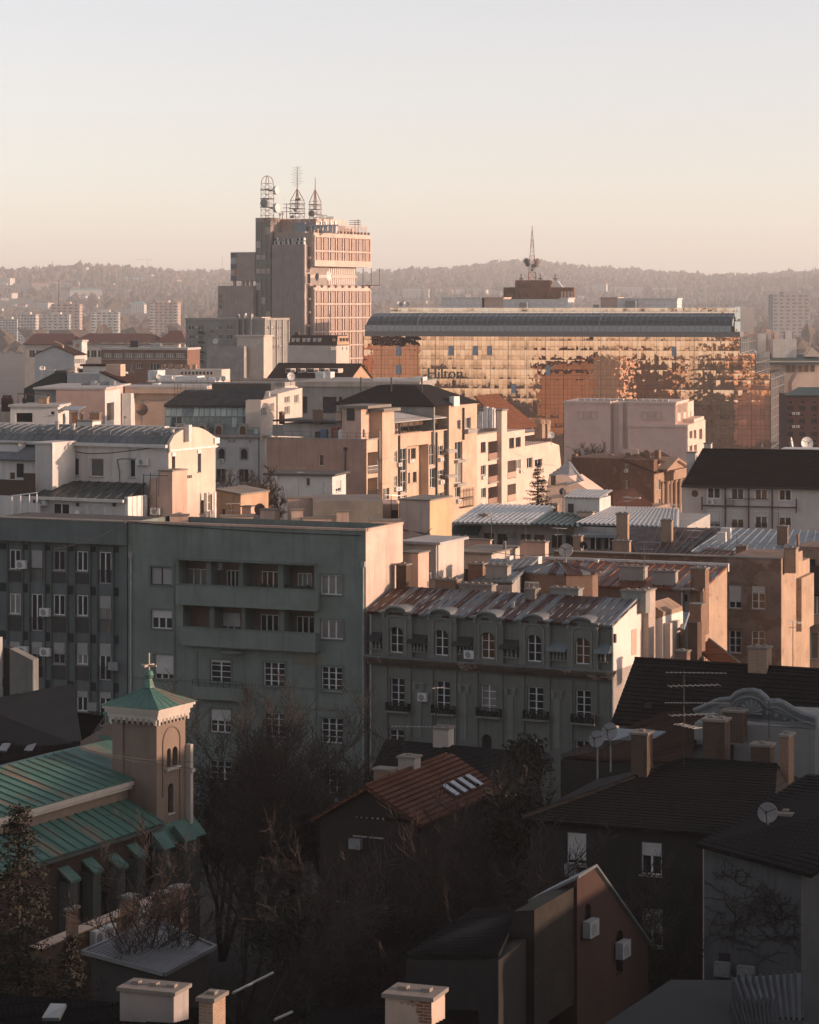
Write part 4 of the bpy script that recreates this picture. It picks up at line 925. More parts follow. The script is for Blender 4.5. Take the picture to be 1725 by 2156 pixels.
x0,zr=b.f(762,1605,2,Z1);x0-=0;ze=b.f(1000,1685,0,Z1)[1];zr=b.f(900,1597,3,Z1)[1];x0=b.f(763,1640,0,Z1)[0];D=b.r(1290,1640,0,Z1)[0]
m=MB();m.slab((x0,0,ze),(.1,0,ze),(-.8,2.2,zr),(x0,2.2,zr),.2);m.slab((.12,0,ze),(.12,D,ze),(-.8,D,zr),(-.8,2.2,zr),.2);m.box(x0,-.8,2.2,D,zr-.3,zr);rf=b.part('roof',m,TILEB)
for i,x_ in enumerate((795,835,888,928,980,1020)):
 a=b.rect('f',.9,x_,1622,x_+24,1655,Z1);m=MB();m.box(a[0],a[1],.6,2.0,a[2],a[3]);b.part('dormer',m,CREAM)
m=MB();m.q((.2,.2,ze+.2),(.2,D-.2,ze+.2),(-.62,D-.2,zr-.2),(-.62,2.3,zr-.2));b.part('sunlit_mansard_face',m,OCHR)
for x_ in(1135,1150,1165,1225,1262):b.win('r',.02,x_,1700,x_+10,1722,Z1,cols=1,rec=.2,sill=False)
b.wall(x0,.02,.05,D,0,ze-.02,CREAM)
for x_ in(1140,1156,1215,1240,1268):a=b.rect('r',.05,x_,1622,x_+11,1650,Z1);m=MB();m.box(-.3,.15,a[0],a[1],a[2],a[3]);b.part('dormer',m,GLASS)
b.chim(Z1,815,1570,850,1600,y=4,dep=.8,parent=rf,mat=BRICKD)
b=Bld('dark_roofed_house','long house with a dark pitched roof, white dormers and a sunlit gable','house',735,640,22,-6)
x0=b.f(95,85,0,Z5)[0];ze=b.f(300,88,0,Z5)[1];zr=b.f(300,5,7,Z5)[1];D=14
rf=b.gable(x0,0,0,D,ze,zr,'x',TILEB,OCHR,.4,'rows',pitch=.6)
for x_,w in((190,28),(255,16),(302,40),(375,22),(425,45)):
 a=b.rect('f',.6,x_,32,x_+w,55,Z5);m=MB();m.box(a[0],a[1],.5,3.4,a[2],a[3]);d_=b.part('dormer',m,CREAM);m=MB();m.box(a[0]+.15,a[1]-.15,.42,.49,a[2]+.2,a[3]-.15);m.obj('pane',GLASS,d_)
for i in range(4):b.win('r',0,0,0,0,0,m=(2+i*3,3.4+i*3,ze-3,ze-1),sill=False)
b.wall(x0,0,0,D,0,ze,OCHR)
b=Bld('low_office','low flat roofed office with white ducts and chimneys, middle left','office building',600,560,14,-5)
x0=b.f(300,800)[0];zt_=b.f(450,812)[1]
b.wall(x0,0,0,30,0,zt_,CREAM)
b.para(x0,0,0,30,zt_,.8,.3,CONC)
for q in((1165,1048,1200,1085),(1200,1060,1345,1100),(1345,1065,1470,1108),(1470,1062,1515,1115),(1515,1075,1650,1110),(1135,1020,1210,1050)):
 a=b.rect('f',8,*q,Z2);m=MB();m.box(a[0],a[1]-.05,8,13,zt_,a[3]);b.part('roof_unit',m,ROOFW)
m=MB();a=b.rect('f',18,1210,1010,1700,1060,Z2);m.box(a[0],a[1],18,24,zt_,a[3]);pr=b.part('penthouse',m,CREAM)
for i,x_ in enumerate((1235,1290,1338,1362,1420,1475)):b.chim(Z2,x_,975,x_+26,1015,y=18.5,dep=1,mat=BRICK2,cap=False)
for i in range(9):a=b.rect('f',17.9,1390+i*28,1028,1404+i*28,1050,Z2);m=MB();m.box(a[0],a[1],17.9,18.1,a[2],a[3]);b.part('window',m,GLASS)
for k,(x_,y_,r)in enumerate(((1590,1080,18),(1668,1082,22),(1712,1082,22),(1215,1065,20),(1330,1075,15))):u,v=Z2(x_,y_);dish(u,v,565+k,r*.2746,20 if k>2 else-10,15,('small pale dish on the low office roof','left of two paired dishes on the low office roof','right of two paired dishes on the low office roof','white curved dish beside the left duct of the low office','white hood dish on the low office duct')[k],None if k else None)
for k,(x_,y_,r)in enumerate(((218,75,22),)):u,v=Z5(x_,y_);dish(u,v,545,r*.3967,20,15,'pale dish on the flat roof below the dark roofed house')
for q in((347,50,392,90),(392,50,428,88),(365,90,428,118),(440,80,545,110)):
 u,v=Z5((q[0]+q[2])/2,q[3]);yy=b.w2l(P(u,v,520)).y;a=b.rect('f',yy,*q,Z5);m=MB();m.box(a[0],a[1],yy,yy+3,a[2]-1.5,a[3]);b.part('roof_unit',m,ROOFW if q[1]<80 else STEEL)
b=Bld('grey_flat_building','flat roofed grey building with tall dark openings and a duct','office building',880,470,8,-3)
x0=b.f(255,140,0,Z5)[0];zt_=b.f(400,128,0,Z5)[1]
for q in((278,180,305,270),(385,182,460,270),(470,182,490,250)):b.win('f',0,*q,Z5,cols=1,fr=DARKM,rec=.4,sill=False)
b.wall(x0,0,0,22,0,zt_,GRYW);m=MB();m.box(x0-.4,.4,-.4,22.4,zt_+.01,zt_+.9);b.part('roof',m,CONC)
for q,mt in(((655,85,860,135),WHTW),((752,95,800,120),ROOFW),((862,78,918,110),WHTW),((512,112,548,145),WHTW)):a=b.rect('f',6,*q,Z5);m=MB();m.box(a[0],a[1],6,12,zt_,a[3]);b.part('roof_unit',m,mt)
b=Bld('cultural_centre','low modern hall of pink, white and grey blocks with roof vents','cultural centre',221,445,4,-2)
zt_=b.f(700,1166,0,Z2)[1];xa=b.f(255,1200,0,Z2)[0];xm=b.f(430,1200,0,Z2)[0];D1=b.r(925,1200,0,Z2)[0]
m=MB();m.box(xm,0,0,24,0,zt_);b.part('pink_block',m,PINKW)
m=MB();m.box(xa,xm-.02,1.2,24,0,zt_-.15);b.part('grey_block',m,plaster('cool_grey',(.33,.33,.33),.2,.2))
a=b.rect('r',.02,820,1265,872,1398,Z2);m=MB();m.box(.03,.1,a[0],a[1],a[2],a[3]);b.part('glass_door',m,GLASS)
m=MB();m.box(.01,.03,.05,D1,0,zt_-.3);b.part('white_side',m,WHTW)
yb=D1+.01;xw0=0;xw1=b.f(1005,1200,D1,Z2)[0];xe=b.f(1335,1250,D1+4,Z2)[0]+6
m=MB();m.box(.2,xw1,D1,D1+8,0,b.f(960,1195,D1,Z2)[1]);
for k in range(4):z=b.f(960,1230+40*k,D1,Z2)[1];m.box(.2,xw1+.02,D1-.02,D1,z-.03,z+.03)
b.part('white_block',m,WHTW)
m=MB();m.box(xw1,xe,D1+4,D1+14,0,b.f(1200,1195,D1+4,Z2)[1]);m.box(.3,xe,D1+2.5,D1+16,b.f(1200,1193,D1+4,Z2)[1]+.01,b.f(1200,1150,D1+4,Z2)[1]);b.part('beige_hall',m,plaster('beige_panel',(.44,.33,.26),.25,.2))
m=MB();z=b.f(1150,1245,D1+4,Z2)[1];m.box(xw1+1,xe-2,D1+3.85,D1+3.99,z-.1,z+.05);q_=b.f(1092,1245,D1+4,Z2)[0];m.box(q_-.2,q_+.2,D1+3.8,D1+3.99,b.f(1092,1400,D1+4,Z2)[1],z);b.part('dark_trim',m,GREYP)
m=MB();m.box(xa,.2,-.15,24,zt_+.01,zt_+.35);m.box(.3,xe,D1+2.4,D1+16.1,b.f(1200,1150,D1+4,Z2)[1]+.01,b.f(1200,1145,D1+4,Z2)[1]+.2);b.part('roof',m,PALER)
for(x_,y_)in((655,1100),(800,1100)):
 a=b.rect('f',12,x_,y_,x_+75,y_+48,Z2);m=MB();r=(a[3]-a[2])/2;m.box((a[0]+a[1])/2,a[1],12,14,zt_,a[3]);m.lathe(((a[0]+a[1])/2,13,a[3]-r),(-1,0,0),[(r,0),(r,1.3),(r*.8,1.7),(.001,1.7)],14);b.part('roof_vent',m,STEEL)
for q in((880,1125,1000,1150),(1040,1120,1170,1145),(1170,1118,1220,1148)):a=b.rect('f',26,*q,Z2);m=MB();m.box(a[0],a[1]-.1,26,29,zt_,a[3]);b.part('roof_unit',m,DARKM if q[0]<1100 else ROOFW)
u,v=Z2(1088,1320);dish(u,v,452,46*.2746,10,8,'large bronze mesh dish against the beige wall of the cultural hall',plain('bronze_mesh',(.17,.10,.07),.6),3.2)
u,v=Z2(305,1325);dish(u,v,292,55*.2746,-12,6,'large white dish with a black cross feed on the left roof',plain('dish_ring',(.48,.46,.44),.5),2.5)
u,v=Z2(958,1378);dish(u,v,330,10*.2746,15,10,'little dish below the glass door of the cultural hall',MATS['grey_paint'],1)
b=Bld('rear_pale_house','pale house with a brown pitched roof behind the cultural hall','house',252,492,16,-2)
z0_=b.f(650,1042,0,Z2)[1];x0=b.f(515,1060,0,Z2)[0];x1=b.f(765,1060,0,Z2)[0]
b.wall(x0,x1,0,14,0,z0_,plaster('cool_white',(.42,.41,.40),.3,.3))
a0,za=b.f(765,1035,-2,Z2);a1,zb_=b.f(925,1110,-2,Z2);D=9
m=MB();m.ext([(a0,-2,0),(a1,-2,0),(a1,-2,zb_),(a0,-2,za)],(0,D,0));b.part('shed_wall',m,WHTW)
x2,z2_=b.f(1110,1085,-2,Z2)
m=MB();m.rows((a1+2.4,-2.3,zb_-.4),(a1+2.4,D-2,zb_-.4),(a0,D-2,za+.2),(a0,-2.3,za+.2),.5);b.part('roof',m,TILEB)
a=b.rect('f',0,812,972,925,1022,Z2);m=MB();m.box(a[0],a[1],0,2.4,a[2]-1,a[3]);b.part('chimney_block',m,PEACH)
a=b.rect('f',8,635,975,815,1040,Z2);m=MB();m.box(a[0],a[1],8,12,a[2],a[3]-.3);b.part('roof_house',m,WHTW);m=MB();m.box(a[0]-.4,a[1]+.4,7.6,12.4,a[3]-.29,a[3]+.1);b.part('roof_house_slab',m,TILEB)
a=b.rect('f',6,530,998,575,1040,Z2);m=MB();m.box(a[0],a[1],6,8,a[2],a[3]);b.part('roof_stack',m,CREAM)
b=Bld('green_netted_house','dark green clad roof block beside the bare trees at far left','house',140,496,10,-2)
a=b.rect('f',0,185,1035,505,1200,Z2);m=MB();m.ext([(a[0],0,0),(a[1],0,0),(a[1],0,a[3]),(a[0]+6,0,a[3]),(a[0],0,a[3]-3)],(0,12,0));b.part('wall',m,plain('dark_green_net',(.022,.034,.030),.95))
m=MB();m.box(a[0]+6,a[1]+.2,-.2,12.2,a[3]+.01,a[3]+.4);b.part('roof',m,TARR)
for q in((305,990,340,1036),(340,1018,420,1036)):c=b.rect('f',4,*q,Z2);m=MB();m.box(c[0],c[1]-.1,4,5,a[3]+.4,c[3]);b.part('roof_unit',m,CREAM)
u,v=Z2(322,1002);dish(u,v,493,5,10,15,'tiny pale dish on the dark green clad block')
b=Bld('roof_terrace_house','low white roof house with a lean-to and brick stacks at far left','roof house',122,285,4,-1)
z0_=b.f(300,1300,0,Z2)[1];x0=b.f(80,1330,0,Z2)[0];x1=b.f(445,1330,0,Z2)[0]
b.win('f',0,122,1345,250,1415,Z2,cols=1,fr=DARKM,rec=.5,sill=False);b.win('f',0,386,1332,420,1362,Z2,cols=1,rec=.15)
b.wall(x0,x1,0,6,0,z0_,WHTW);m=MB();m.box(x0-.2,x1+.2,-.2,6.2,z0_+.01,z0_+.25);rf=b.part('roof',m,PALER)
a=b.rect('f',1,370,1300,620,1318,Z2);m=MB();m.slab((a[0],0,a[2]),(a[1],0,a[2]),(a[1],4,a[3]),(a[0],4,a[3]),.08);b.part('lean_to',m,STEEL);m=MB()
for xx in(a[1]-.1,a[0]+3.5):m.tube((xx,.2,a[2]-4),(xx,.2,a[2]),.06,5)
b.part('lean_to_posts',m,STEEL)
for q in((292,1222,360,1290,BRICK2),(550,1343,620,1400,BRICK1),(688,1343,762,1400,BRICK1)):b.chim(Z2,*q[:4],y=2.5,dep=1.2,mat=q[4])
for k,(xa,xb,yb)in enumerate(((20,105,1292),(182,205,1292),(366,384,1285))):
 n_=max(2,int((xb-xa)/9))
 for i in range(n_):x_,z_=b.f(xa+(xb-xa)*i/n_,yb,4,Z2);m=MB();m.tube((x_,4,z_-.6),(x_,4,z_+.9+.3*(i%2)),.14,6);b.part('chimney_pot',m,plain('clay_pot',(.06,.035,.03),.9))
m=MB();x_,z_=b.f(140,1195,3,Z2);m.tube((x_,3,z_-5.5),(x_,3,z_),.05,5);m.box(x_,x_+2.6,2.97,3.03,z_-.1,z_);b.part('aerial_pole',m,RUSTM)
a=b.rect('f',8,0,1300,80,1400,Z2);m=MB();m.box(a[0]-6,a[1],8,14,0,a[3]);b.part('rear_wall',m,GRYW)
# ornate white house with a glazed mansard
b=Bld('ornate_white_house','ornate white house with a patchy glazed mansard and dark roof','house',546,400,5,-3)
x0,zc=b.f(1033,540,0,Z4);ztop=b.f(1330,345,1.6,Z4)[1];x1=b.f(1622,540,0,Z4)[0];D=b.r(280,300,x1,Z5)[0]
for q in((1370,618,1410,682),(1512,620,1552,684)):b.win('f',0,*q,Z4,cols=2,fr=DARKM,arch=True,rec=.3,trim=.2,tm=CONC)
for q in((1358,745,1418,830),(1502,747,1560,830)):b.win('f',0,*q,Z4,cols=2,rows=1,fr=GREYP,rec=.25)
b.wall(x0,x1,0,D,0,zc,plaster('white_stucco',(.50,.49,.46),.3,.35))
m=MB();m.box(x0-.3,x1+.25,-.45,-.005,zc-.1,zc+.25);m.box(x0-.1,x1+.1,-.2,-.004,zc-.35,zc-.11)
for i in range(28):xx=x0+(x1-x0)*i/27;m.box(xx-.08,xx+.08,-.34,-.21,zc-.32,zc-.115)
for x_ in(1440,1470,1570,1100,1200):a=b.rect('f',0,x_-8,545,x_+8,580,Z4);m.box(a[0],a[1],-.18,-.006,a[2],a[3]-.4)
b.part('cornice',m,CONC)
zb0=zc+.3;n=Vector((0,1.6,ztop-zb0));rows_=((.02,.22,0),(.24,.58,1),(.62,.97,2));NC=17
rnd=random.Random(11);PMS=[plaster('frosted_pane',(.36,.43,.40),.3,.6,.35),plaster('frosted_pane_pale',(.44,.50,.46),.25,.5,.35),plain('slate_pane',(.17,.20,.22),.3),plaster('streaked_pane',(.22,.27,.24),.6,.9,.4),plain('dark_pane',(.05,.06,.06),.2)]
m=MB();m.slab((x0,.06,zb0),(x1,.06,zb0),(x1,1.66,ztop),(x0,1.66,ztop),.1)
for i in range(NC+1):xx=x0+(x1-x0)*i/NC;m.ext([(xx-.06,0,zb0),(xx+.06,0,zb0),(xx+.06,-.07,zb0),(xx-.06,-.07,zb0)],n)
for t in(0,.23,.60,.985):p=Vector((0,0,zb0))+n*t;m.box(x0,x1,p.y-.08,p.y,p.z-.06,p.z+.06)
mz=b.part('mansard_frame',m,plain('mansard_grey',(.16,.175,.17),.5))
for r_,(ta,tb,k)in enumerate(rows_):
 for i in range(NC):
  xa,xb=x0+(x1-x0)*(i+.06)/NC,x0+(x1-x0)*(i+.94)/NC
  w=rnd.random();mt=PMS[(0 if w<.45 else 1 if w<.8 else 2 if 3<=i<=4 else 0)if k==2 else(3 if w<.55 else 4 if w<.7 else 0)]
  pa,pb=n*ta,n*tb;g=MB();g.q((xa,pa.y+.02,zb0+pa.z),(xb,pa.y+.02,zb0+pa.z),(xb,pb.y+.02,zb0+pb.z),(xa,pb.y+.02,zb0+pb.z));g.obj('mansard_pane',mt,mz)
for x_ in(1268,1372,1524,1128):
 a=b.rect('f',-.1,x_-26,462,x_+26,532,Z4);m=MB();m.box(a[0],a[1],-.15,1.4,a[2],a[3]-.12)
 m.box(a[0]-.1,a[1]+.1,-.25,1.5,a[3]-.11,a[3]);d_=b.part('dormer',m,plaster('dormer_stone',(.33,.32,.29),.4,.5))
 g=MB();r=(a[1]-a[0])*.34;cx=(a[0]+a[1])/2;zz=a[2]+(a[3]-a[2])*.55;pts=[(cx-r,-.17,a[2]+.05),(cx+r,-.17,a[2]+.05)]+[(cx+r*math.cos(t*math.pi/8),-.17,zz+r*math.sin(t*math.pi/8))for t in range(9)];g.q(*pts);g.obj('pane',GLASS2,d_)
zr=b.f(1400,252,6.5,Z4)[1];xr0=b.f(1165,258,6.5,Z4)[0];xr1=b.f(1716,285,6.5,Z4)[0]
m=MB();F=((x0-.3,1.3,ztop),(x1+.2,1.3,ztop),(x1+.2,6.5,zr),(xr0,6.5,zr));m.slab(*F,.15);m.seams(*F,pitch=.45);m.slab((x0-.3,12,ztop),(x0-.3,1.3,ztop),(xr0,6.5,zr),(xr0,8,zr),.15);m.box(xr0,x1+.1,6.5,12,zr-.2,zr)
rf=b.part('roof',m,sheet('dark_seam_roof',(.03,.033,.036),.4,.4,pan=.45))
m=MB();m.box(x0-.3,x1+.2,1.1,1.28,ztop-.35,ztop+.02);b.part('gutter',m,DARKM)
b.op.clear()
for q in((58,240,88,285),(105,215,128,262)):b.win('r',x1+.3,*q,Z5,cols=2,rec=.2,gl=CURT)
ztr=b.r(60,200,x1+.3,Z5)[1];Dm=b.r(140,200,x1+.3,Z5)[0];b.wall(x1-2,x1+.3,.3,Dm,zc-.5,ztr,CREAM,'side_wall')
b.op.clear();q0=b.r(148,200,x1+.5,Z5)[0];q1=b.r(278,200,x1+.5,Z5)[0];zt2=b.r(180,158,x1+.5,Z5)[1]
for q in((183,180,212,215),(183,232,212,275),(235,170,260,215)):b.win('r',x1+.5,*q,Z5,cols=2,rec=.2,gl=CURT)
b.wall(x1-3,x1+.5,q0,q1,0,zt2,CREAM,'side_house')
b.wall(x1-3,x1+.2,Dm+.02,q0-.02,0,zc+1,CREAM,'link_wall')
b.railing([(xr0,6.6,zr),(x1+2,6.6,zr),(x1+2,11,zr)],1.5,1.1,RUSTM)
for q in((1330,262,1386,278),(1455,265,1475,280),(1640,262,1690,280)):a=b.rect('f',6,*q,Z4);m=MB();m.box(a[0],a[1],6,7,a[2]-.3,a[3]);b.part('roof_curb',m,WHTW)
m=MB();a=b.rect('f',8,1330,210,1700,255,Z4);m.box(a[0],a[1],8,12,a[2],a[3]);b.part('roof_screen',m,plain('dark_louvre',(.035,.037,.037),.6))
b.pipe([b.pt('f',0,x1+.1,zc+.3,-.2),b.pt('f',0,x1+.1,3,-.2)],.09,DARKM)
m=MB();x_=b.f(1095,285,5,Z4)[0];zq=b.f(1095,210,5,Z4)[1]
for k in range(3):m.tube((x_+k*.5,5,zr-3),(x_+k*.5,5,zq),.04,4)
for k in range(8):m.tube((x_,5,zr-3+k*.55),(x_+1,5,zr-3+k*.55),.03,4)
b.part('roof_ladder',m,RUSTM)
ac_unit(b,'f',0,1376,684,1406,706,'small air conditioner under the left arched window of the ornate white house',Z4);ac_unit(b,'f',0,1462,762,1486,806,'tall air conditioner between the lower windows of the ornate white house',Z4)
q=b.rect('r',x1+.25,66,345,120,372,Z5);m=MB()
for i in range(12):y=q[0]+(q[1]-q[0])*i/11;m.tube((x1+1.2,y,q[2]),(x1+1.2,y,q[3]),.03,4)
m.tube((x1+1.2,q[0],q[3]),(x1+1.2,q[1],q[3]),.04,4);m.box(x1+.31,x1+1.3,q[0],q[1],q[2]-.2,q[2]);b.part('balcony',m,WHITE)
# long ochre apartment block
OCHA=plaster('apartment_ochre',(.53,.385,.285),.4,.5);BRNW=plaster('apartment_brown_end',(.40,.25,.19),.4,.5,patch=(.20,.10,.07),patch_at=.74)
b=Bld('ochre_apartment_block','ochre apartment block seen along its balconied sunlit street side','apartment block',772,370,24,-2)
A=b
x0,zt_=b.f(90,402,0,Z5);DM=b.r(1190,400,0,Z5)[0];zf=b.r(640,404,0,Z5)[1]
b.win('f',0,366,488,390,548,Z5,cols=1,gl=GLASS2,rec=.2)
def R_(q):return b.rect('r',0,*q,Z5)
for q in((625,475,678,590),(625,612,678,718)):
 a=R_(q);b.hole('r',0,*a,1.6,OCHA,'loggia_back')
 m=MB();n_=9
 for i in range(n_+1):y=a[0]+(a[1]-a[0])*i/n_;m.tube((.05,y,a[2]+.1),(.05,y,a[2]+1.1),.03,4)
 m.tube((.05,a[0],a[2]+1.1),(.05,a[1],a[2]+1.1),.05,4);m.tube((.05,a[0],a[2]+.6),(.05,a[1],a[2]+.6),.03,4);b.part('railing',m,WHITE if q[1]<500 else DARKM)
 g=MB();g.box(-1.55,-1.5,a[0]+.8,a[0]+2.4,a[2]+.05,a[2]+2.1);b.part('balcony_door',g,GLASS)
b.wall(x0,0,0,b.r(682,500,0,Z5)[0],0,zt_,OCHA);b.op.clear()
m=MB();m.box(x0,-.02,-.03,-.005,0,zt_-.1);
m=MB();a=b.rect('f',0,90,402,500,590,Z5)
b.win('f',-.06,366,488,390,548,Z5,cols=1,gl=GLASS2,rec=.2,fr=WHITE);b.face(m,'f',-.06,x0,-.01,0,zt_);m.box(x0,-.01,-.06,0,zt_+.001,zt_+.02);b.part('end_wall',m,BRNW);b.op.clear()
m=MB();m.box(x0-.1,.12,-.12,.25,zt_+.03,zt_+.2);m.box(-.2,.12,.25,b.r(680,404,0,Z5)[0],zt_+.03,zt_+.2);b.part('coping',m,CONC)
y0=b.r(682,500,0,Z5)[0];y1=b.r(745,500,0,Z5)[0];zt1=b.r(700,262,.6,Z5)[1]
for q in((700,365,736,508),(702,528,736,640),(705,668,740,725)):b.win('r',.6,*q,Z5,cols=2,rows=2,fr=WOODD if q[1]>600 else WHITE,gl=GLASS if q[1]<600 else CURT,rec=.35,sill=True)
b.wall(-5,.6,y0+.02,y1,0,zt1,OCHA,'bay_wall');b.op.clear()
m=MB();m.box(-5.4,1.2,y0-.8,y1+1,zt1+.01,zt1+.45);b.part('bay_roof',m,CAPC)
a=b.rect('f',y0-.02,582,265,612,350,Z5);m=MB();m.box(a[0],a[1],y0-.06,y0+.01,a[2],a[3]);b.part('access_door',m,plain('pale_blue_door',(.16,.19,.20),.6))
m=MB();a=b.rect('f',y0-3,490,228,625,310,Z5);m.box(a[0],a[1]-1,y0-3,y0+4,zt_,a[3]-.4);b.part('stair_house',m,PEACH);m=MB();m.box(a[0]-.4,a[1]+.3,y0-3.5,y0+4.4,a[3]-.39,a[3]);b.part('stair_house_roof',m,CAPC)
a2=b.rect('f',y0-3.01,515,235,555,308,Z5);m=MB();m.box(a2[0],a2[1],y0-3.1,y0-3.01,a2[2],a2[3]);b.part('stair_door',m,DARKM)
y2=b.r(835,500,0,Z5)[0];y3=b.r(948,500,0,Z5)[0];y4=b.r(1040,500,0,Z5)[0];zt3=b.r(920,372,0,Z5)[1]
for q in((752,472,782,530),(752,603,782,658),(798,455,832,575),(800,578,832,690),(808,705,832,728)):b.win('r',0,*q,Z5,cols=2,rows=2,gl=CURT if q[0]<790 else GLASS,rec=.25,fr=WHITE)
b.wall(-9,0,y1+.02,y2,0,zt3,OCHA,'street_wall');b.op.clear()
for q in((838,458,850,520),(855,455,880,510),(865,580,885,635),(838,585,850,640),(890,575,902,640)):b.win('r',-1.4,*q,Z5,cols=1,rows=2,gl=GLASS if q[0]%2 else CURT,rec=.25,fr=WOODD)
b.wall(-9,-1.4,y2+.02,y3-.02,0,b.r(900,440,-1.4,Z5)[1],OCHA,'court_wall');b.op.clear()
m=MB();z=b.r(880,440,0,Z5)[1];m.box(-1.39,0,y2+.02,y3-.02,z,zt3);b.part('lintel_beam',m,OCHA)
for q in((952,435,982,545),(955,560,985,665),(1000,440,1025,495),(1000,570,1028,620),(1000,690,1028,725)):b.win('r',0,*q,Z5,cols=2,rows=2,gl=GLASS,rec=.25,fr=WHITE)
b.wall(-9,0,y3,y4,0,zt3,OCHA,'street_wall');b.op.clear()
m=MB();m.box(-.2,.25,y1+.1,y4-.05,zt3+.01,zt3+.16);b.part('string_course',m,PEACH)
zg=b.r(920,285,-1.2,Z5)[1]
m=MB();g=MB()
nb=9
for i in range(nb+1):y=y1+.5+(y4-y1-1)*i/nb;m.box(-1.25,-1.15,y-.08,y+.08,zt3+.17,zg)
m.box(-1.25,-1.15,y1+.5,y4-.5,zt3+1.0,zt3+1.1);b.part('terrace_frame',m,DARKM)
g.box(-1.22,-1.2,y1+.5,y4-.5,zt3+1.11,zg);b.part('terrace_glass',g,glassm('terrace_glazing',(.12,.075,.05),.1,.3))
g=MB();g.box(-1.22,-1.14,y1+.5,y1+(y4-y1)*.2,zt3+.2,zg-.2);b.part('terrace_panel',g,WHITE)
m=MB();m.box(-5,-1.26,y1+.3,y4-.2,zt3,zt3+.1);m.box(-5,-4.8,y1+.3,y4-.2,zt3,zg);b.part('terrace_back',m,OCHA)
m=MB();m.slab((.2,y1+.1,zg-.3),(.2,y4-.1,zg-.3),(-5,y4-.1,zg+.6),(-5,y1+.1,zg+.6),.15);b.part('awning_roof',m,PALER)
y5=b.r(1090,400,.5,Z5)[0];zt4=b.r(1100,225,.5,Z5)[1];y6=DM
for q in((1045,330,1072,460),(1045,485,1075,595),(1047,610,1075,710)):b.win('r',.5,*q,Z5,cols=2,rows=3,fr=WOODD,rec=.4)
for q in((1098,305,1118,355),(1088,420,1128,515),(1090,530,1128,640),(1090,660,1118,715),(1145,292,1172,350)):b.win('r',.5,*q,Z5,cols=2,rows=1,fr=WHITE,gl=CURT if q[1]==530 else GLASS,rec=.3)
b.wall(-12,.5,y4+.02,y6,0,zt4,OCHA,'street_wall');b.op.clear()
m=MB()
for q in((1035,462,1080,480),(1035,597,1080,612),(1140,352,1190,375),(1085,515,1132,530),(1085,640,1132,655)):a=b.rect('r',.5,*q,Z5);m=MB();m.box(.51,1.1,a[0],a[1],a[2],a[3]);b.part('balcony_slab',m,CONC)
a=b.rect('r',.5,1135,660,1190,760,Z5)
for q in((1135,665,1190,715),(1135,722,1190,762)):
 a=b.rect('r',1.2,*q,Z5);m=MB();m.box(.52,1.2,a[0],a[1],a[2]-.15,a[2]);
 for i in range(8):y=a[0]+(a[1]-a[0])*i/7;m.box(1.15,1.2,y-.05,y+.05,a[2],a[3])
 m.box(1.14,1.21,a[0],a[1],a[2]+1,a[2]+1.1);b.part('wooden_balcony',m,WOODD)
za,zb_=zt4,b.f(800,118,30,Z5)[1];xl=b.f(545,200,y4,Z5)[0]
bx0,by0,by1=-16,y4-6,y6+.3
m=MB();m.slab((bx0,by0,za+.2),(.8,by0,za+.2),(-5,by0+6,zb_),(-11,by0+6,zb_),.2);m.slab((.8,by0,za+.2),(.8,by1,za+.2),(-5,by1-6,zb_),(-5,by0+6,zb_),.2);m.slab((bx0,by1,za+.2),(bx0,by0,za+.2),(-11,by0+6,zb_),(-11,by1-6,zb_),.2);m.slab((.8,by1,za+.2),(bx0,by1,za+.2),(-11,by1-6,zb_),(-5,by1-6,zb_),.2);m.q((-11,by0+6,zb_),(-5,by0+6,zb_),(-5,by1-6,zb_),(-11,by1-6,zb_))
b.part('roof',m,TILED)
m=MB();m.box(bx0+1,.4,by0+.6,by0+1,zt3-2,za+.1);b.part('roof_storey',m,GRYW)
for k in range(3):x_=-13+5*k;m=MB();m.tube((x_,by0+4,za+2),(x_,by0+4,zb_+1.2),.12,6);b.part('flue',m,DARKM)
a=b.rect('r',.9,1082,180,1112,232,Z5);m=MB();m.box(.2,.95,a[0],a[1],a[2],a[3]);b.part('skylight',m,WHITE)
a=b.rect('f',6,175,325,580,400,Z5);m=MB();m.box(a[0],a[1],6,12,zt_,a[3]);b.part('roof_flat',m,WHTW)
m=MB();a=b.rect('f',3,115,308,585,330,Z5);m.box(a[0]+.2,a[1],3,12.5,a[3]-.25,a[3]);b.part('roof_canopy',m,TARR)
for q in((120,330,172,390),(545,355,608,395)):b.boxes('f',1.5,[q],Z5,0,.3,GRYW,'roof_screen')
b.railing([(b.f(180,400,.4,Z5)[0],.4,zt_),(-.3,.4,zt_),(-.3,4,zt_)],1.0,1.4,DARKM)
for q,mt in(((370,358,405,400),plain('blue_barrel',(.05,.10,.16),.5)),((430,348,470,400),plain('red_cloth',(.20,.05,.04),.8)),((345,370,368,400),DARKM),((445,360,500,402),WHITE)):a=b.rect('f',1,*q,Z5);m=MB();m.box(a[0],a[1],1,1.7,zt_+.02,a[3]);m.box(a[0]+.1,a[1]-.1,1.1,1.6,a[3],a[3]+.1);tag(m.obj('stored_item',mt,b.e),None)
for q in((333,250,375,292,BRICK1),(455,262,485,292,PEACH),(155,262,170,290,RUSTM)):b.chim(Z5,*q[:4],y=4,dep=.9,mat=q[4],cap=True)
for(x_,ya,yb)in((792,320,720),(990,370,720),(1132,240,410)):p=b.r(x_,ya,.1 if x_<1100 else.6,Z5);q=b.r(x_,yb,.1 if x_<1100 else.6,Z5);b.pipe([(.15 if x_<1100 else.7,p[0],p[1]),(.15 if x_<1100 else.7,p[0],q[1])],.16,DARKM)
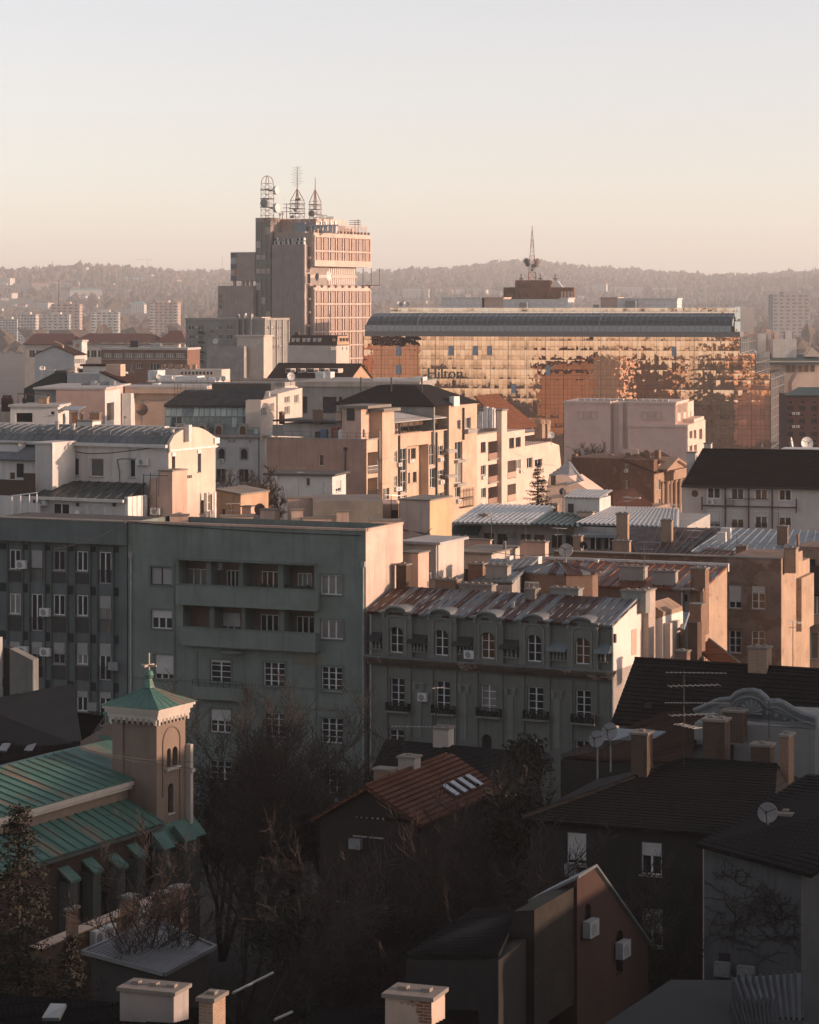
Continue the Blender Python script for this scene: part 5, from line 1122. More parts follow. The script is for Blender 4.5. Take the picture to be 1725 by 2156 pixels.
p=b.f(507,455,-.1,Z5);b.pipe([(p[0],-.15,p[1]),(p[0],-.15,b.f(507,640,0,Z5)[1])],.1,DARKM)
m=MB();a=b.rect('f',-.1,500,450,516,466,Z5);m.box(a[0],a[1],-.3,-.07,a[2],a[3]);b.part('rainwater_head',m,DARKM)
for i,q in enumerate(((780,532,797,552),(838,515,860,532),(765,660,797,682),(1000,506,1018,524),(1002,625,1022,645),(1095,725,1112,745))):
 ac_unit(b,'r',.01 if q[0]<1080 else.51,*q,('air conditioner high beside the left downpipe of the ochre block','air conditioner at the court corner of the ochre block','air conditioner on the lower left bay of the ochre block','upper air conditioner right of the court on the ochre block','lower air conditioner right of the court on the ochre block','air conditioner low at the far right end of the ochre block')[i],Z5)
b=Bld('pale_annex','low pale annex with a dark flat roof against the brown end wall','annex',700,355,14,-2)
x0,zt_=b.f(95,598,0,Z5);D=b.r(510,598,0,Z5)[0]
b.win('f',0,298,612,320,655,Z5,cols=1,gl=GLASS2,rec=.15);b.win('r',0,455,628,485,685,Z5,cols=2,rec=.2,shut=.7)
b.wall(x0,0,0,max(4,D),0,zt_,WHTW);m=MB();m.box(x0-.5,.5,-.5,max(4,D)+.3,zt_+.01,zt_+.3);b.part('roof',m,TARR)
ac_unit(b,'f',0,120,602,150,626,'air conditioner at the left end of the low pale annex',Z5);
m=MB();a=b.rect('f',-2,20,660,95,700,Z5);m.box(a[0],a[1],-2,0,0,a[3]);b.part('brick_plinth',m,BRICK1)
# stepped cream apartment block to its right
STEP=plaster('stepped_cream',(.60,.46,.38),.25,.3)
b=Bld('stepped_cream_block','cream stepped apartment block with balconies and a tall chimney pier','apartment block',978,425,20,-3)
def RW(plx,*q):return b.rect('r',plx,*q,Z5)
D1=b.r(1312,500,0,Z5)[0];zt_=b.r(1250,378,0,Z5)[1]
for q in((1225,422,1252,478),(1225,545,1252,598),(1228,665,1254,718)):b.win('r',0,*q,Z5,cols=2,rec=.25,fr=WOODD if q[1]==422 else WHITE,sill=True)
for q in((1264,418,1312,512),(1264,540,1312,635),(1264,660,1312,750)):
 a=RW(0,*q);b.hole('r',0,*a,1.5,STEP,'loggia_back');m=MB();m.box(.0,.08,a[0],a[1],a[2]+.1,a[2]+1.0);b.part('balustrade',m,plaster('balustrade_brown',(.30,.19,.14),.3,.3));g=MB();g.box(-1.48,-1.42,a[0]+.6,a[1]-.6,a[2]+.1,a[3]-.4);b.part('balcony_door',g,GLASS2)
 m=MB();m.box(.01,.35,a[0]-.1,a[1]+.1,a[2]-.15,a[2]+.09);b.part('balcony_slab',m,CONC)
b.wall(-14,0,-2,D1,0,zt_,STEP);b.op.clear();m=MB();m.box(-14.1,.2,-2.1,D1,zt_+.01,zt_+.25);b.part('coping',m,CAPC)
D2=b.r(1365,500,.8,Z5)[0];zp=b.r(1338,258,.8,Z5)[1]
m=MB();m.box(-3,.8,D1+.01,D2,0,zp);b.part('chimney_pier',m,STEP);m=MB();m.box(-3.2,1.0,D1-.2,D2+.2,zp+.01,zp+.3);b.part('pier_cap',m,CAPC)
D3=b.r(1460,500,.3,Z5)[0];z3=b.r(1410,362,.3,Z5)[1]
for q in((1376,400,1403,455),(1410,396,1438,448)):b.win('r',.3,*q,Z5,cols=2,rec=.3,fr=WOODD)
for q in((1367,520,1412,615),(1367,645,1412,735)):
 a=RW(.3,*q);b.hole('r',.3,*a,1.5,STEP,'loggia_back');m=MB();m.box(.3,.38,a[0],a[1],a[2]+.1,a[2]+1.1);b.part('balustrade',m,plaster('balustrade_peach',(.45,.32,.25),.3,.3));g=MB();g.box(-1.15,-1.1,a[0]+.8,a[1]-.8,a[2]+.1,a[3]-.4);b.part('balcony_door',g,GLASS)
b.win('r',.3,1412,515,1438,565,Z5,cols=2,rec=.25,gl=CURT)
b.wall(-14,.3,D2+.01,D3,0,z3,STEP,'street_wall');b.op.clear()
D4=b.r(1600,500,.1,Z5)[0];z4=b.r(1530,432,.1,Z5)[1]
for q in((1470,505,1500,560),(1512,512,1552,552),(1600,485,1612,530)):b.win('r',.1,*q,Z5,cols=2,rec=.25)if q[1]!=485 else None
b.wall(-14,.1,D3+.01,D4,0,z4,STEP,'street_wall');b.op.clear()
m=MB();z4b=b.r(1620,420,.1,Z5)[1];y4=D4;y5=b.r(1650,525,.1,Z5)[0];m.ext([(.1,y4,0),(.1,y5+4,0),(.1,y5,b.r(1650,525,.1,Z5)[1]),(.1,y5-1,b.r(1635,440,.1,Z5)[1]),(.1,y4,z4b)],(-14,0,0));b.part('sloped_end',m,STEP)
a=RW(.12,1462,425,1545,440);b.railing([(.2,a[0],z4),(.2,a[1],z4)],1.1,1.2,RUSTM)
z5=b.r(1500,370,-5,Z5)[1];
m=MB();m.box(-12,-5,D2+2,b.r(1590,400,-5,Z5)[0],z3-2,z5);b.part('attic',m,STEP)
ya,yb=b.r(1365,350,-4,Z5)[0],b.r(1530,350,-4,Z5)[0];zra=b.r(1440,352,-4,Z5)[1];zrb=zra+6
m=MB();m.rows((-4,ya,zra),(-4,yb,zra),(-10,yb-5,zrb),(-10,ya,zrb),.5);b.part('tiled_roof',m,TILEO)
for x_ in(1372,1428,1466):a=RW(-6,x_,318,x_+18,335);m=MB();m.ext([(-5.2,a[0],a[2]),(-5.2,a[1],a[2]),(-6.4,a[1],a[3]+.3),(-6.4,a[0],a[3]+.3)],(.2,0,.25));b.part('skylight',m,WHITE)
for x_ in(1540,1568):a=RW(-4,x_,325,x_+16,372);m=MB();m.box(-5,-3.6,a[0],a[1],a[2]-1,a[3]);m.lathe((-4.3,(a[0]+a[1])/2,a[3]),(0,0,1),[(1.1,0),(.9,.7),(.001,1)],10);b.part('domed_stack',m,BRICK2)
for q in((1225,278,1210,300),(1240,235,1262,300),(1266,240,1290,300),(1290,245,1300,300),(1215,262,1238,302)):u,v=Z5(min(q[0],q[2]),q[3]);y_=b.w2l(P(u,v,440)).y;a=b.rect('f',y_,min(q[0],q[2]),q[1],max(q[0],q[2]),q[3],Z5);m=MB();m.box(a[0],a[1]-.1,y_,y_+.8,a[2]-1.5,a[3]);b.part('vent_stack',m,ROOFW)
u,v=Z5(1600,385);dish(u,v,455,18*.3967,10,15,'pale dish on the stepped cream block beside the domed stacks')
for i,q in enumerate(((1228,602,1246,618),(1428,568,1446,584))):ac_unit(b,'r',0 if i==0 else.3,*q,('air conditioner below the middle left window of the stepped cream block','air conditioner beside the right loggia of the stepped cream block')[i],Z5)
b=Bld('lean_to_shed','bright white corrugated lean-to sheds stepping down beside the cream block','shed',1240,400,24,-3)
for(pa,pb,pc,pd)in(((140,515),(265,430),(350,545),(250,575)),((262,585),(380,560),(425,625),(255,628))):
 g=[Z6(*q)for q in(pa,pb,pc,pd)];d_=410;pts=[P(g[0][0],g[0][1],d_+6),P(g[1][0],g[1][1],d_+9),P(g[2][0],g[2][1],d_),P(g[3][0],g[3][1],d_-3)]
 pts=[b.w2l(p)for p in pts];m=MB();m.corr(pts[3],pts[2],pts[1],pts[0],.6,.12);b.part('roof_sheet',m,PALER)
a=[b.w2l(P(*Z6(x_,y_),409))for x_,y_ in((120,640),(410,630),(255,520),(140,520))]
m=MB();m.ext([a[0]-Vector((0,0,8)),a[1]-Vector((0,0,8)),a[1],a[2],a[3],a[0]],(0,6,0));b.part('wall',m,STEP)
a=b.rect('f',b.w2l(P(*Z6(175,540),408)).y,165,512,190,570,Z6);y_=b.w2l(P(*Z6(175,540),407)).y;m=MB();m.box(a[0],a[1],y_,y_+.3,a[2],a[3]);b.part('window',m,GLASS)
# pink blank sided block in front of the hotel
b=Bld('pink_block','pink block with framed blank panels on its sides and a bright side wing','apartment block',1410,600,14,-4)
PKB=plaster('dusty_pink',(.62,.44,.38),.2,.2)
x0,zt_=b.f(230,92,0,Z6);xm=b.f(500,92,0,Z6)[0];xq=b.f(600,92,0,Z6)[0];x1=b.f(882,92,0,Z6)[0];D=30
m=MB();m.box(x0,xm,0,20,0,zt_);m.box(xm+.01,xq,.8,20,0,zt_-.2);m.box(xq+.01,x1,.02,20,0,zt_);z=b.f(700,232,0,Z6)[1];m.box(xq+.2,b.f(950,232,-.4,Z6)[0],-.45,0,0,z);b.part('wall',m,PKB)
m=MB();m.box(x0-.25,xm+.1,-.25,20,zt_+.01,zt_+.5);m.box(xq-.1,x1+.25,-.25,20,zt_+.01,zt_+.5);m.box(xm+.11,xq-.11,.7,20,zt_-.19,zt_+.2);m.box(xq,b.f(950,232,-.4,Z6)[0]+.2,-.7,-.01,z+.01,z+.4);b.part('cornice',m,STEP)
PKF=plaster('panel_pink',(.52,.36,.31),.2,.2)
for(xa,ya,xb,yb)in((310,140,425,188),(686,142,803,192)):
 a=b.rect('f',0,xa,ya,xb,yb,Z6);m=MB();w=(a[1]-a[0]);c=(a[0]+a[1])/2;h=a[3]-a[2]
 m.box(a[0],a[1],-.1,-.005,a[3]-.18,a[3]);m.box(a[0],a[1],-.1,-.005,a[2],a[2]+.18);m.box(a[0],a[0]+.18,-.1,-.005,a[2]+.19,a[3]-.19);m.box(a[1]-.18,a[1],-.1,-.005,a[2]+.19,a[3]-.19)
 m.box(c-w*.22,c-w*.2,-.1,-.005,a[2]+.2,a[3]-.2);m.box(c+w*.2,c+w*.22,-.1,-.005,a[2]+.2,a[3]-.2);m.box(c-w*.16,c+w*.16,-.09,-.006,a[2]+h*.25,a[3]-h*.25);b.part('framed_panel',m,PKF)
m=MB();xx=b.f(560,200,-.1,Z6)[0];m.box(xx-.5,xx+.5,.3,.79,0,zt_+.2);b.part('light_strip',m,STEP)
b.pipe([(b.f(518,100,.6,Z6)[0],.6,zt_),(b.f(518,100,.6,Z6)[0],.6,2)],.15,GREYP)
D2=b.r(990,120,x1,Z6)[0]
for q in((895,148,912,195),(930,145,945,188),(960,140,975,186)):b.win('r',x1,*q,Z6,cols=1,rec=.4,sill=False)
b.wall(x1-.2,x1,.03,D2,0,zt_-.2,STEP,'side_wall');b.op.clear()
xs1=b.f(955,240,-.4,Z6)[0];D3=b.r(1058,250,xs1,Z6)[0];zs=b.r(1000,185,xs1,Z6)[1]
for q in((965,255,982,300),(990,248,1005,300),(1022,242,1040,305),(965,340,982,375),(992,335,1008,375)):b.win('r',xs1,*q,Z6,cols=1,rec=.4,sill=False,gl=GLASS2)
b.wall(x1+.02,xs1,-.3,D3,0,z+.6,STEP,'side_wing');b.op.clear();m=MB();m.box(x1+.02,xs1-.3,D3*.4,D3,z+.61,zs);b.part('side_attic',m,STEP)
m=MB()
for i in range(14):xx=x0+3+(x1-x0-6)*i/13;m.box(xx,xx+1.1,2,3,zt_+.5,zt_+1.0)
b.part('roof_lights',m,PALER)
b.boxes('f',-1.5,[(570,362,664,410),(430,368,458,400)],Z6,0,1.4,STEP,'low_parapet')
# brown palace with columns and pediment
BRP=plaster('brown_palace_side',(.17,.095,.06),.7,.8,patch=(.26,.15,.10),patch_at=.6);PST=plaster('palace_stone',(.33,.22,.155),.45,.6)
b=Bld('columned_palace','sooty brown palace with tall columns and a small pediment','palace',1378,480,22,-3)
x0,zt_=b.f(262,420,0,Z6);D=b.r(945,480,0,Z6)[0];xm=b.f(562,420,0,Z6)[0];ze=b.r(800,500,0,Z6)[1]
b.win('f',-.3,588,545,605,590,Z6,cols=2,rec=.3);b.win('f',-.3,590,448,606,478,Z6,cols=1,rec=.2)
b.wall(xm,-.02,-.3,2,0,b.f(660,420,0,Z6)[1],BRP,'flank_wall');b.op.clear()
m=MB();m.box(x0,xm-.02,1,16,0,zt_+.3);b.part('rear_wall',m,BRP)
for q in((778,540,795,600),(778,655,795,700)):b.win('r',0,*q,Z6,cols=2,rec=.3,gl=CURT)
ys=[b.r(x_,580,0,Z6)[0]for x_ in(838,862,892,915)]
for y in ys:b.win('r',0,0,0,0,0,m=(y,y+1.4,4,ze-2.5),cols=2,rows=4,rec=.6,fr=DARKM)
b.wall(xm,0,.02,D,0,ze,PST);b.op.clear()
for i,x_ in enumerate((832,852,878,905,928)):
 y=b.r(x_,580,.9,Z6)[0];m=MB();m.lathe((.9,y,3),(0,0,1),[(.55,0),(.5,.5),(.42,ze-5.2),(.6,ze-4.8),(.6,ze-4.5)],12);b.part('column',m,PST,smooth=True)
m=MB();m.box(-.4,1.7,ys[0]-2,D,ze-1.4,ze);m.box(-.4,2.0,ys[0]-2.2,D+.2,ze+.01,ze+.4);b.part('entablature',m,PST)
ya,yb=b.r(820,480,1,Z6)[0],b.r(945,470,1,Z6)[0];zp=b.r(885,425,1,Z6)[1]
m=MB();m.ext([(1,ya,ze+.41),(1,yb,ze+.41),(1,(ya+yb)/2,zp)],(-6,0,0));b.part('pediment',m,PST)
m=MB()
ym_=(ya+yb)/2;m.tube((1.3,ya-.3,ze+.5),(1.3,ym_,zp+.2),.35,5);m.tube((1.3,ym_,zp+.2),(1.3,yb+.3,ze+.5),.35,5);m.ext([(1.7,ya-.5,ze+.6),(1.7,ym_,zp+.4),(-6,ym_,zp+.4),(-6,ya-.5,ze+.6)],(0,0,.2));b.part('pediment_cornice',m,PST)
zr=b.f(790,400,5,Z6)[1]
m=MB();m.slab((xm,-.4,b.f(660,420,0,Z6)[1]+.05),(.5,-.4,ze+.3),(-5,5,zr),(xm,5,zr),.2);m.slab((.5,-.4,ze+.3),(.5,D,ze+.3),(-5,D,zr),(-5,5,zr),.2);b.part('roof',m,TILEB)
for x_ in(780,812):a=b.rect('r',-.5,x_,445,x_+16,478,Z6);m=MB();m.box(-3,-.4,a[0],a[1],a[2],a[3]);d_=b.part('dormer',m,PST);m=MB();m.box(-3.2,-.1,a[0]-.4,a[1]+.4,a[3]+.01,a[3]+.5);m.obj('dormer_roof',TILEB,d_)
ac_unit(b,'f',-.3,584,480,606,497,'white air conditioner on the sooty palace flank',Z6)
for q in((490,392,508,415),(638,392,655,402),(672,380,700,400),(700,368,722,390),(760,368,785,385),(590,383,612,410),(275,390,298,410)):b.chim(Z6,*q,y=8,dep=1.5,mat=BRICK1,cap=False)
m=MB();g=[b.w2l(P(*Z6(*q),dd))for q,dd in(((515,690),440),((750,690),440),((640,590),455),((520,605),455))];m.rows(g[0],g[1],g[2],g[3],.7);lo=b.part('low_tiled_roof',m,TILEO)
m=MB();m.ext([g[0]-Vector((0,-.2,.4)),g[1]-Vector((0,-.2,.4)),g[1]-Vector((0,-.2,9)),g[0]-Vector((0,-.2,9))],(0,10,0));b.part('low_wall',m,PST)
for(x_,y_)in((690,660),(705,672),(720,655)):pp=b.w2l(P(*Z6(x_-60,y_),446));m=MB();m.box(pp.x-.5,pp.x+.5,pp.y-.4,pp.y+.4,pp.z-.2,pp.z+.35);b.part('skylight',m,PALER)
# far right edge
b=Bld('dark_red_office','dark red modern office with a grid of square windows at the right edge','office building',1657,700,2,-6)
DRO=plaster('dark_red_panel',(.085,.04,.035),.3,.3);x1=b.f(1790,830)[0];zt_=b.f(1690,832)[1]
for r_ in range(4):
 for i in range(4):
  x_=1546+i*70;yy=78+76*r_;b.win('f',0,x_,yy,x_+24,yy+18,Z6,cols=1,rec=.4,sill=False,fr=plain('terracotta_frame',(.24,.09,.06),.7))
  b.win('f',0,x_-8,yy+30,x_+28,yy+58,Z6,cols=2,rec=.4,sill=False,fr=DARKM)
b.wall(0,x1,0,20,0,zt_,DRO);zr=b.f(1690,815,8)[1]
m=MB();F=((-.6,-.6,zt_+.01),(x1,-.6,zt_+.01),(x1,8,zr),(4,8,zr));m.slab(*F,.2);m.seams(*F,pitch=1.2);b.part('roof',m,plain('green_sheet',(.035,.07,.065),.5,.2))
for k,(xa,ya)in enumerate(((1625,785),(1645,785),(1623,835),(1643,835))):
 a=(1566+25*(k%2),145+77*(k//2),0,0);ac_unit(b,'f',0,a[0],a[1],a[0]+18,a[1]+14,('upper left','upper right','lower left','lower right')[k]+' of four air conditioners on the dark red office',Z6)
b=Bld('green_roofed_houses','pale house with green roofs and a gable beyond the hotel right end','house',1640,900,2,-6)
for(q0,q1,q2,mt)in((1490,700,1800,None),):pass
zt_=b.f(1680,760)[1];m=MB();m.box(-16,40,0,18,0,zt_);b.part('wall',m,CREAM)
for(xa,xb,ya,yb,yy)in((1492,1725,548,522,4),(1540,1725,555,535,-2)):a=b.rect('f',yy,xa,yb,xb,ya,Z3);m=MB();m.slab((a[0],yy,a[2]),(a[1]+6,yy,a[2]),(a[1]+6,yy+8,a[3]),(a[0]+1,yy+8,a[3]),.3);b.part('roof',m,MATS['green_sheet'])
a=b.rect('f',6,1555,466,1642,508,Z3);m=MB();m.box(a[0],a[1],6,12,a[2]-3,a[3]);b.part('attic',m,WHTW);a=b.rect('f',5,1672,495,1725,530,Z3);m=MB();m.ext([(a[0],5,a[2]),(a[1],5,a[2]),(a[1],5,a[2]+1),((a[0]+a[1])/2,5,a[3])],(0,8,0));b.part('gable',m,CREAM)
for i,x_ in enumerate((1605,1625,1648,1670,1695)):a=b.rect('f',-.3,x_,562,x_+14,585,Z3);m=MB();m.box(a[0],a[1],-.5,.1,a[2],a[3]);b.part('window',m,GLASS2)
for i,q in enumerate(((1500,445,1545,480),(1530,430,1548,445),(1600,436,1625,466),(1560,440,1575,466))):a=b.rect('f',14,*q,Z3);m=MB();m.box(a[0],a[1],14,20,a[2]-8,a[3]);b.part('roof_block',m,STEP if i%2 else WHTW)
a=b.rect('f',-14,1625,590,1668,660,Z3);m=MB();m.ext([(a[0],-14,0),(a[1],-14,0),(a[1],-14,a[2]+3),((a[0]+a[1])/2,-14,a[3]),(a[0],-14,a[2]+3)],(0,12,0));b.part('gabled_wing',m,STEP)
# white block with round windows (right)
WB=plaster('white_block',(.46,.44,.42),.25,.3);WB2=plaster('white_block_strip',(.55,.47,.42),.2,.25)
b=Bld('white_apartment_block','white apartment block with a steep black tiled roof and round end windows','apartment block',1487,300,16,0)
ze=b.f(1300,575,0,Z6)[1];x1=b.f(1860,600,0,Z6)[0];xl=b.f(922,600,.3,Z6)[0]
for(xa,xb)in((1070,1144),(1210,1282),(1350,1420),(1490,1560)):
 k=(1070,1210,1350,1490).index(xa)
 b.win('f',0,xa,588+k*4,xb,650+k*4,Z6,cols=2,rec=.2,gl=GLASS2 if k>1 else GLASS,trim=.08,tm=WHITE)
 b.win('f',0,xa,722+k*4,xb,(815,822,825,820)[k],Z6,cols=2,rows=1,rec=.2,shut=(.85,.5,.3,.35)[k],gl=GLASS2 if k in(1,3)else GLASS,trim=.06,tm=WHITE,rail=.5,sm=SHUT)
b.wall(0,x1,0,12,0,ze,WB);b.op.clear()
m=MB();m.box(xl,-.02,.3,12,0,ze+.3);b.part('end_strip',m,WB2)
for(x_,y_)in((997,622),(996,782)):
 c=b.f(x_,y_,.3,Z6);r=20*.3592*300/FOC*1.05
 m=MB();m.lathe((c[0],.3,c[1]),(0,-1,0),[(r*1.15,-.02),(r*1.15,.06),(r,.06),(r,-.03)],24);w_=m.obj('round_window',WHITE,b.e,True)
 m=MB();m.lathe((c[0],.29,c[1]),(0,-1,0),[(r,.01),(.001,.012)],24);m.obj('pane',GLASS2,w_)
 if y_>700:m=MB();m.box(c[0]-.03,c[0]+.03,.22,.26,c[1]-r,c[1]+r);m.box(c[0]-r,c[0]+r,.225,.265,c[1]-.03,c[1]+.03);m.obj('glazing_bar',WHITE,w_)
zr=b.f(1300,365,5.5,Z6)[1];xr=b.f(1040,362,5.5,Z6)[0];xle=b.f(918,562,-.4,Z6)[0]
m=MB();m.rows((xle,-.5,ze-.1),(x1,-.5,ze-.1),(x1,5.5,zr),(xr,5.5,zr),.36,.06);m.slab((xle,12,ze),(xle,-.5,ze),(xr,5.5,zr),(xr,6,zr),.2);m.tube((xr,5.5,zr),(x1,5.5,zr),.12,6);rf=b.part('roof',m,TILED)
m=MB();m.box(xle,x1,-.68,-.52,ze-.3,ze-.08);b.part('gutter',m,DARKM)
b.chim(Z6,948,378,1000,480,y=3.5,dep=1.2,mat=WB,parent=rf,pots=0)
m=MB()
for x_ in(1175,1312,1450):p=b.f(x_,570,-.12,Z6);q=b.f(x_,828,-.12,Z6);m.box(p[0]-.07,p[0]+.07,-.22,-.02,q[1],p[1]);b.part('iron_upright',m,RUSTM);m=MB()
zq=b.f(1300,697,-.2,Z6)[1];m.box(b.f(1036,690,-.2,Z6)[0],b.f(1595,700,-.2,Z6)[0],-.34,-.23,zq-.08,zq+.06);zq2=b.f(1300,652,-.2,Z6)[1];m.box(b.f(1192,690,-.2,Z6)[0],b.f(1430,700,-.2,Z6)[0],-.31,-.23,zq2-.04,zq2+.03);b.part('iron_rail',m,RUSTM)
for x_,ya,yb in((1039,640,718),(1592,652,735)):a=b.rect('f',-.3,x_-4,ya,x_+4,yb,Z6);m=MB();m.box(a[0],a[1],-.45,-.35,a[2],a[3]);b.part('tie_plate',m,RUSTM)
ac_unit(b,'f',0,1068,656,1110,684,'white air conditioner under the left upper window of the white block',Z6);ac_unit(b,'f',0,1186,658,1222,688,'darker air conditioner under the second upper window of the white block',Z6,mat=MATS['grey_paint'])
for k,(x_,y_,r,az,mt,lb)in enumerate(((1385,338,26,70,DARKM,'black dish turned sideways behind the black roof ridge'),(1652,328,38,15,None,'large white round dish above the black roof at the right'),(1560,325,34,75,None,'white dish seen edge on above the black roof at the right'))):
 u,v=Z6(x_,y_);dish(u,v,330+3*k,r*.3592,az,10,lb,mt,2.2)
m=MB();a=b.rect('f',14,1500,345,1725,375,Z6);m.box(a[0],a[1],14,18,a[2]-6,a[3]-.3);b.part('rear_roof',m,WHTW)
b.chim(Z6,1050,325,1090,362,y=10,dep=1,mat=CREAM,parent=rf)
# nearer roofs
def QP(B,V,*pts):return[B.w2l(P(*V(x,y),d))for x,y,d in pts]
SEAMG=sheet('grey_seam_roof',(.17,.18,.18),.5,.25,pan=.6);SEAMD=sheet('dark_green_seam',(.055,.062,.06),.5,.2,pan=.7);RUSTR=sheet('rusted_seam_roof',(.21,.225,.225),.5,.25,rust=1.0,pan=.62);RUST2=sheet('rusty_zinc',(.26,.25,.24),.5,.25,rust=1.5,rustc=(.16,.055,.022),pan=.8)
BRNR=sheet('brown_seam_roof',(.045,.026,.02),.6,.2,pan=.9,rust=1.1);ZINC=sheet('pale_zinc',(.24,.27,.28),.5,.3,pan=.9);COPP=sheet('green_copper',(.07,.165,.13),.55,.15,pan=.82,patina=(.035,.10,.08),rust=.25,rustc=(.16,.13,.09))
# white building with the arched end
WAR=plaster('arched_white',(.55,.52,.49),.3,.5);WARL=plaster('arched_end_sunlit',(.60,.47,.39),.35,.4)  # second colour: the white wall with warm sunlight put into it, for the end
b=Bld('arched_white_building','long white building under a grey barrel roof, arched sunlit end','apartment block',355,222,26,0)
AW=b
x0=-34;ze=b.f(700,588,0,Z4)[1];D=b.r(1352,560,0,Z4)[0];zk=b.r(1210,490,0,Z4)[1]
for q,k in(((447,677,495,790),1),((566,680,650,795),1),((812,685,848,800),1)):b.win('f',0,*q,Z4,cols=k,fr=WHITE,rec=.2,gl=plain('dark_blind',(.07,.08,.085),.4)if q[0]<800 else GLASS)
for q in((1078,668,1100,785),(1240,650,1262,765)):b.win('r',0,*q,Z4,cols=1,rec=.4)
for q in((1258,942,1280,1022),(1085,965,1098,1034)):b.win('r',0,*q,Z4,cols=1,rec=.4,fr=GREYP)
b.win('r',0,1302,905,1330,1010,Z4,cols=1,rows=2,rec=.2,gl=SHUTB);
b.wall(x0,0,0,D,0,ze-.01,WAR)
m=MB();arc=[(D*k/12,ze+(zk-ze)*math.sin(math.pi*min(1,.06+.94*k/12))**.8)for k in range(13)];arc[-1]=(D,ze+.2);arc[0]=(0,ze)
m.ext([(.12,0,ze-.6)]+[(.12,y,z+.12)for y,z in arc]+[(.12,D,ze-.6)],(-.3,0,0));b.part('arched_gable',m,WARL)
m=MB();b.op[('r',.01)]=b.op[('r',0)];b.face(m,'r',.01,.01,D-.01,0,ze-.05);m.box(-.1,.01,.0,D,ze-.06,ze-.05);b.part('sunlit_end_face',m,WARL)  # overlay on the end wall, sunlight painted in as a warmer colour
m=MB();a=b.rect('r',.01,1062,612,1358,622,Z4);m.box(.01,.22,-.1,D+.1,a[2],a[3]);m.box(.13,.25,D-.5,D+.3,ze-.2,ze+.3);b.part('gable_moulding',m,WHITE)
m=MB()
for(y0_,za),(y1_,zb_)in zip(arc[:-1],arc[1:]):m.q((x0,y0_,za),(-.2,y0_,za),(-.2,y1_,zb_),(x0,y1_,zb_))
for i in range(44):
 x=x0+(-.4-x0)*i/43
 for(y0_,za),(y1_,zb_)in list(zip(arc[:-1],arc[1:]))[:7]:m.ext([(x-.03,y0_,za),(x+.03,y0_,za),(x+.03,y0_-.03,za+.07),(x-.03,y0_-.03,za+.07)],(0,y1_-y0_,zb_-za))
for i in range(20):
 if i%6!=5:x=x0+(-2-x0)*i/19;m.box(x,x+1.0,.55,.62,ze+.75,ze+1.05)
rf=b.part('barrel_roof',m,SEAMG)
m=MB();m.box(x0,-.05,-.42,-.02,ze-.22,ze+.05);b.part('gutter',m,WHTW)
m=MB();z=zk-.25;m.box(x0,b.f(485,475,D*.5,Z4)[0],D*.45,D*.55,z-.5,b.f(240,462,D*.5,Z4)[1]);m.box(b.f(580,475,D*.5,Z4)[0],-2.5,D*.45,D*.55,z-.5,b.f(800,472,D*.5,Z4)[1]);b.part('ridge_curb',m,WHTW)
b.chim(Z4,485,440,580,510,y=D*.4,dep=1.4,mat=WHTW,parent=rf,cap=True,pots=0)
b.chim(Z4,1156,470,1186,500,y=D*.3,dep=.5,mat=WHTW,parent=rf,cap=False)
for x_,ya,yb in((1082,498,560),(10,530,575),(362,445,505),(462,460,515)):p=b.f(x_,yb,1.4,Z4);t=b.f(x_,ya,1.4,Z4);m=MB();m.tube((p[0],1.4,p[1]-.8),(p[0],1.4,t[1]),.13,8);m.tube((p[0],1.4,t[1]-.25),(p[0],1.4,t[1]),.2,8);m.obj('flue',PALER,rf)
ac_unit(b,'f',0,872,680,936,722,'dirty white air conditioner high on the arched white building wall',Z4)
pz=[b.f(x_,y_,-.05,Z4)for x_,y_ in((380,600),(383,640),(345,750),(300,850),(240,890))];b.pipe([(p[0],-.06,p[1])for p in pz],.045,DARKM,'cable')
pz=[b.f(x_,y_,-.05,Z4)for x_,y_ in((400,628),(560,650),(700,645),(900,622),(1050,590))];b.pipe([(p[0],-.05,p[1])for p in pz],.03,DARKM,'cable')
pz=[b.f(x_,y_,-.05,Z4)for x_,y_ in((872,684),(760,682),(735,690),(750,760),(752,830))];b.pipe([(p[0],-.05,p[1])for p in pz],.03,DARKM,'cable')
pz=[b.f(x_,y_,-.1,Z4)for x_,y_ in((384,590),(386,800),(330,850))];b.pipe([(p[0],-.14,p[1])for p in pz],.09,GREYP)
a=b.rect('r',.02,1082,812,1155,1035,Z4);m=MB();rnd=random.Random(4);pts=[]
for k in range(9):pts.append((.02,a[1]-(a[1]-a[0])*rnd.uniform(0,.12),a[2]+(a[3]-a[2])*k/8))
for k in range(9):pts.append((.02,a[0]+(a[1]-a[0])*rnd.uniform(0,.12),a[3]-(a[3]-a[2])*k/8))
m.q(*pts);b.part('bare_brick_patch',m,brick('ochre_rubble',(.42,.25,.10),(.30,.16,.07),(.45,.34,.22),.35,.16))
a=b.rect('r',.02,1132,787,1205,806,Z4);m=MB()
for i in range(7):y=a[0]+(a[1]-a[0])*(i+.2)/7;m.box(.015,.05,y,y+(a[1]-a[0])*.08,a[2],a[3])
b.part('vent_slots',m,DARKM)
for(x_,y_)in((1088,655),(1248,636)):a=b.rect('r',.02,x_-10,y_-12,x_+12,y_+10,Z4);m=MB();m.box(.01,.1,a[0],a[1],a[2],a[3]);b.part('blind_box',m,WHITE)
a=b.rect('r',.5,1296,1010,1350,1095,Z4);m=MB()
for i in range(6):y=a[0]+(a[1]-a[0])*i/5;m.tube((.5,y,a[2]-.5),(.5,y,a[3]),.04,4)
for k in range(5):z=a[2]+(a[3]-a[2])*k/4;m.tube((.5,a[0],z),(.5,a[1],z),.03,4)
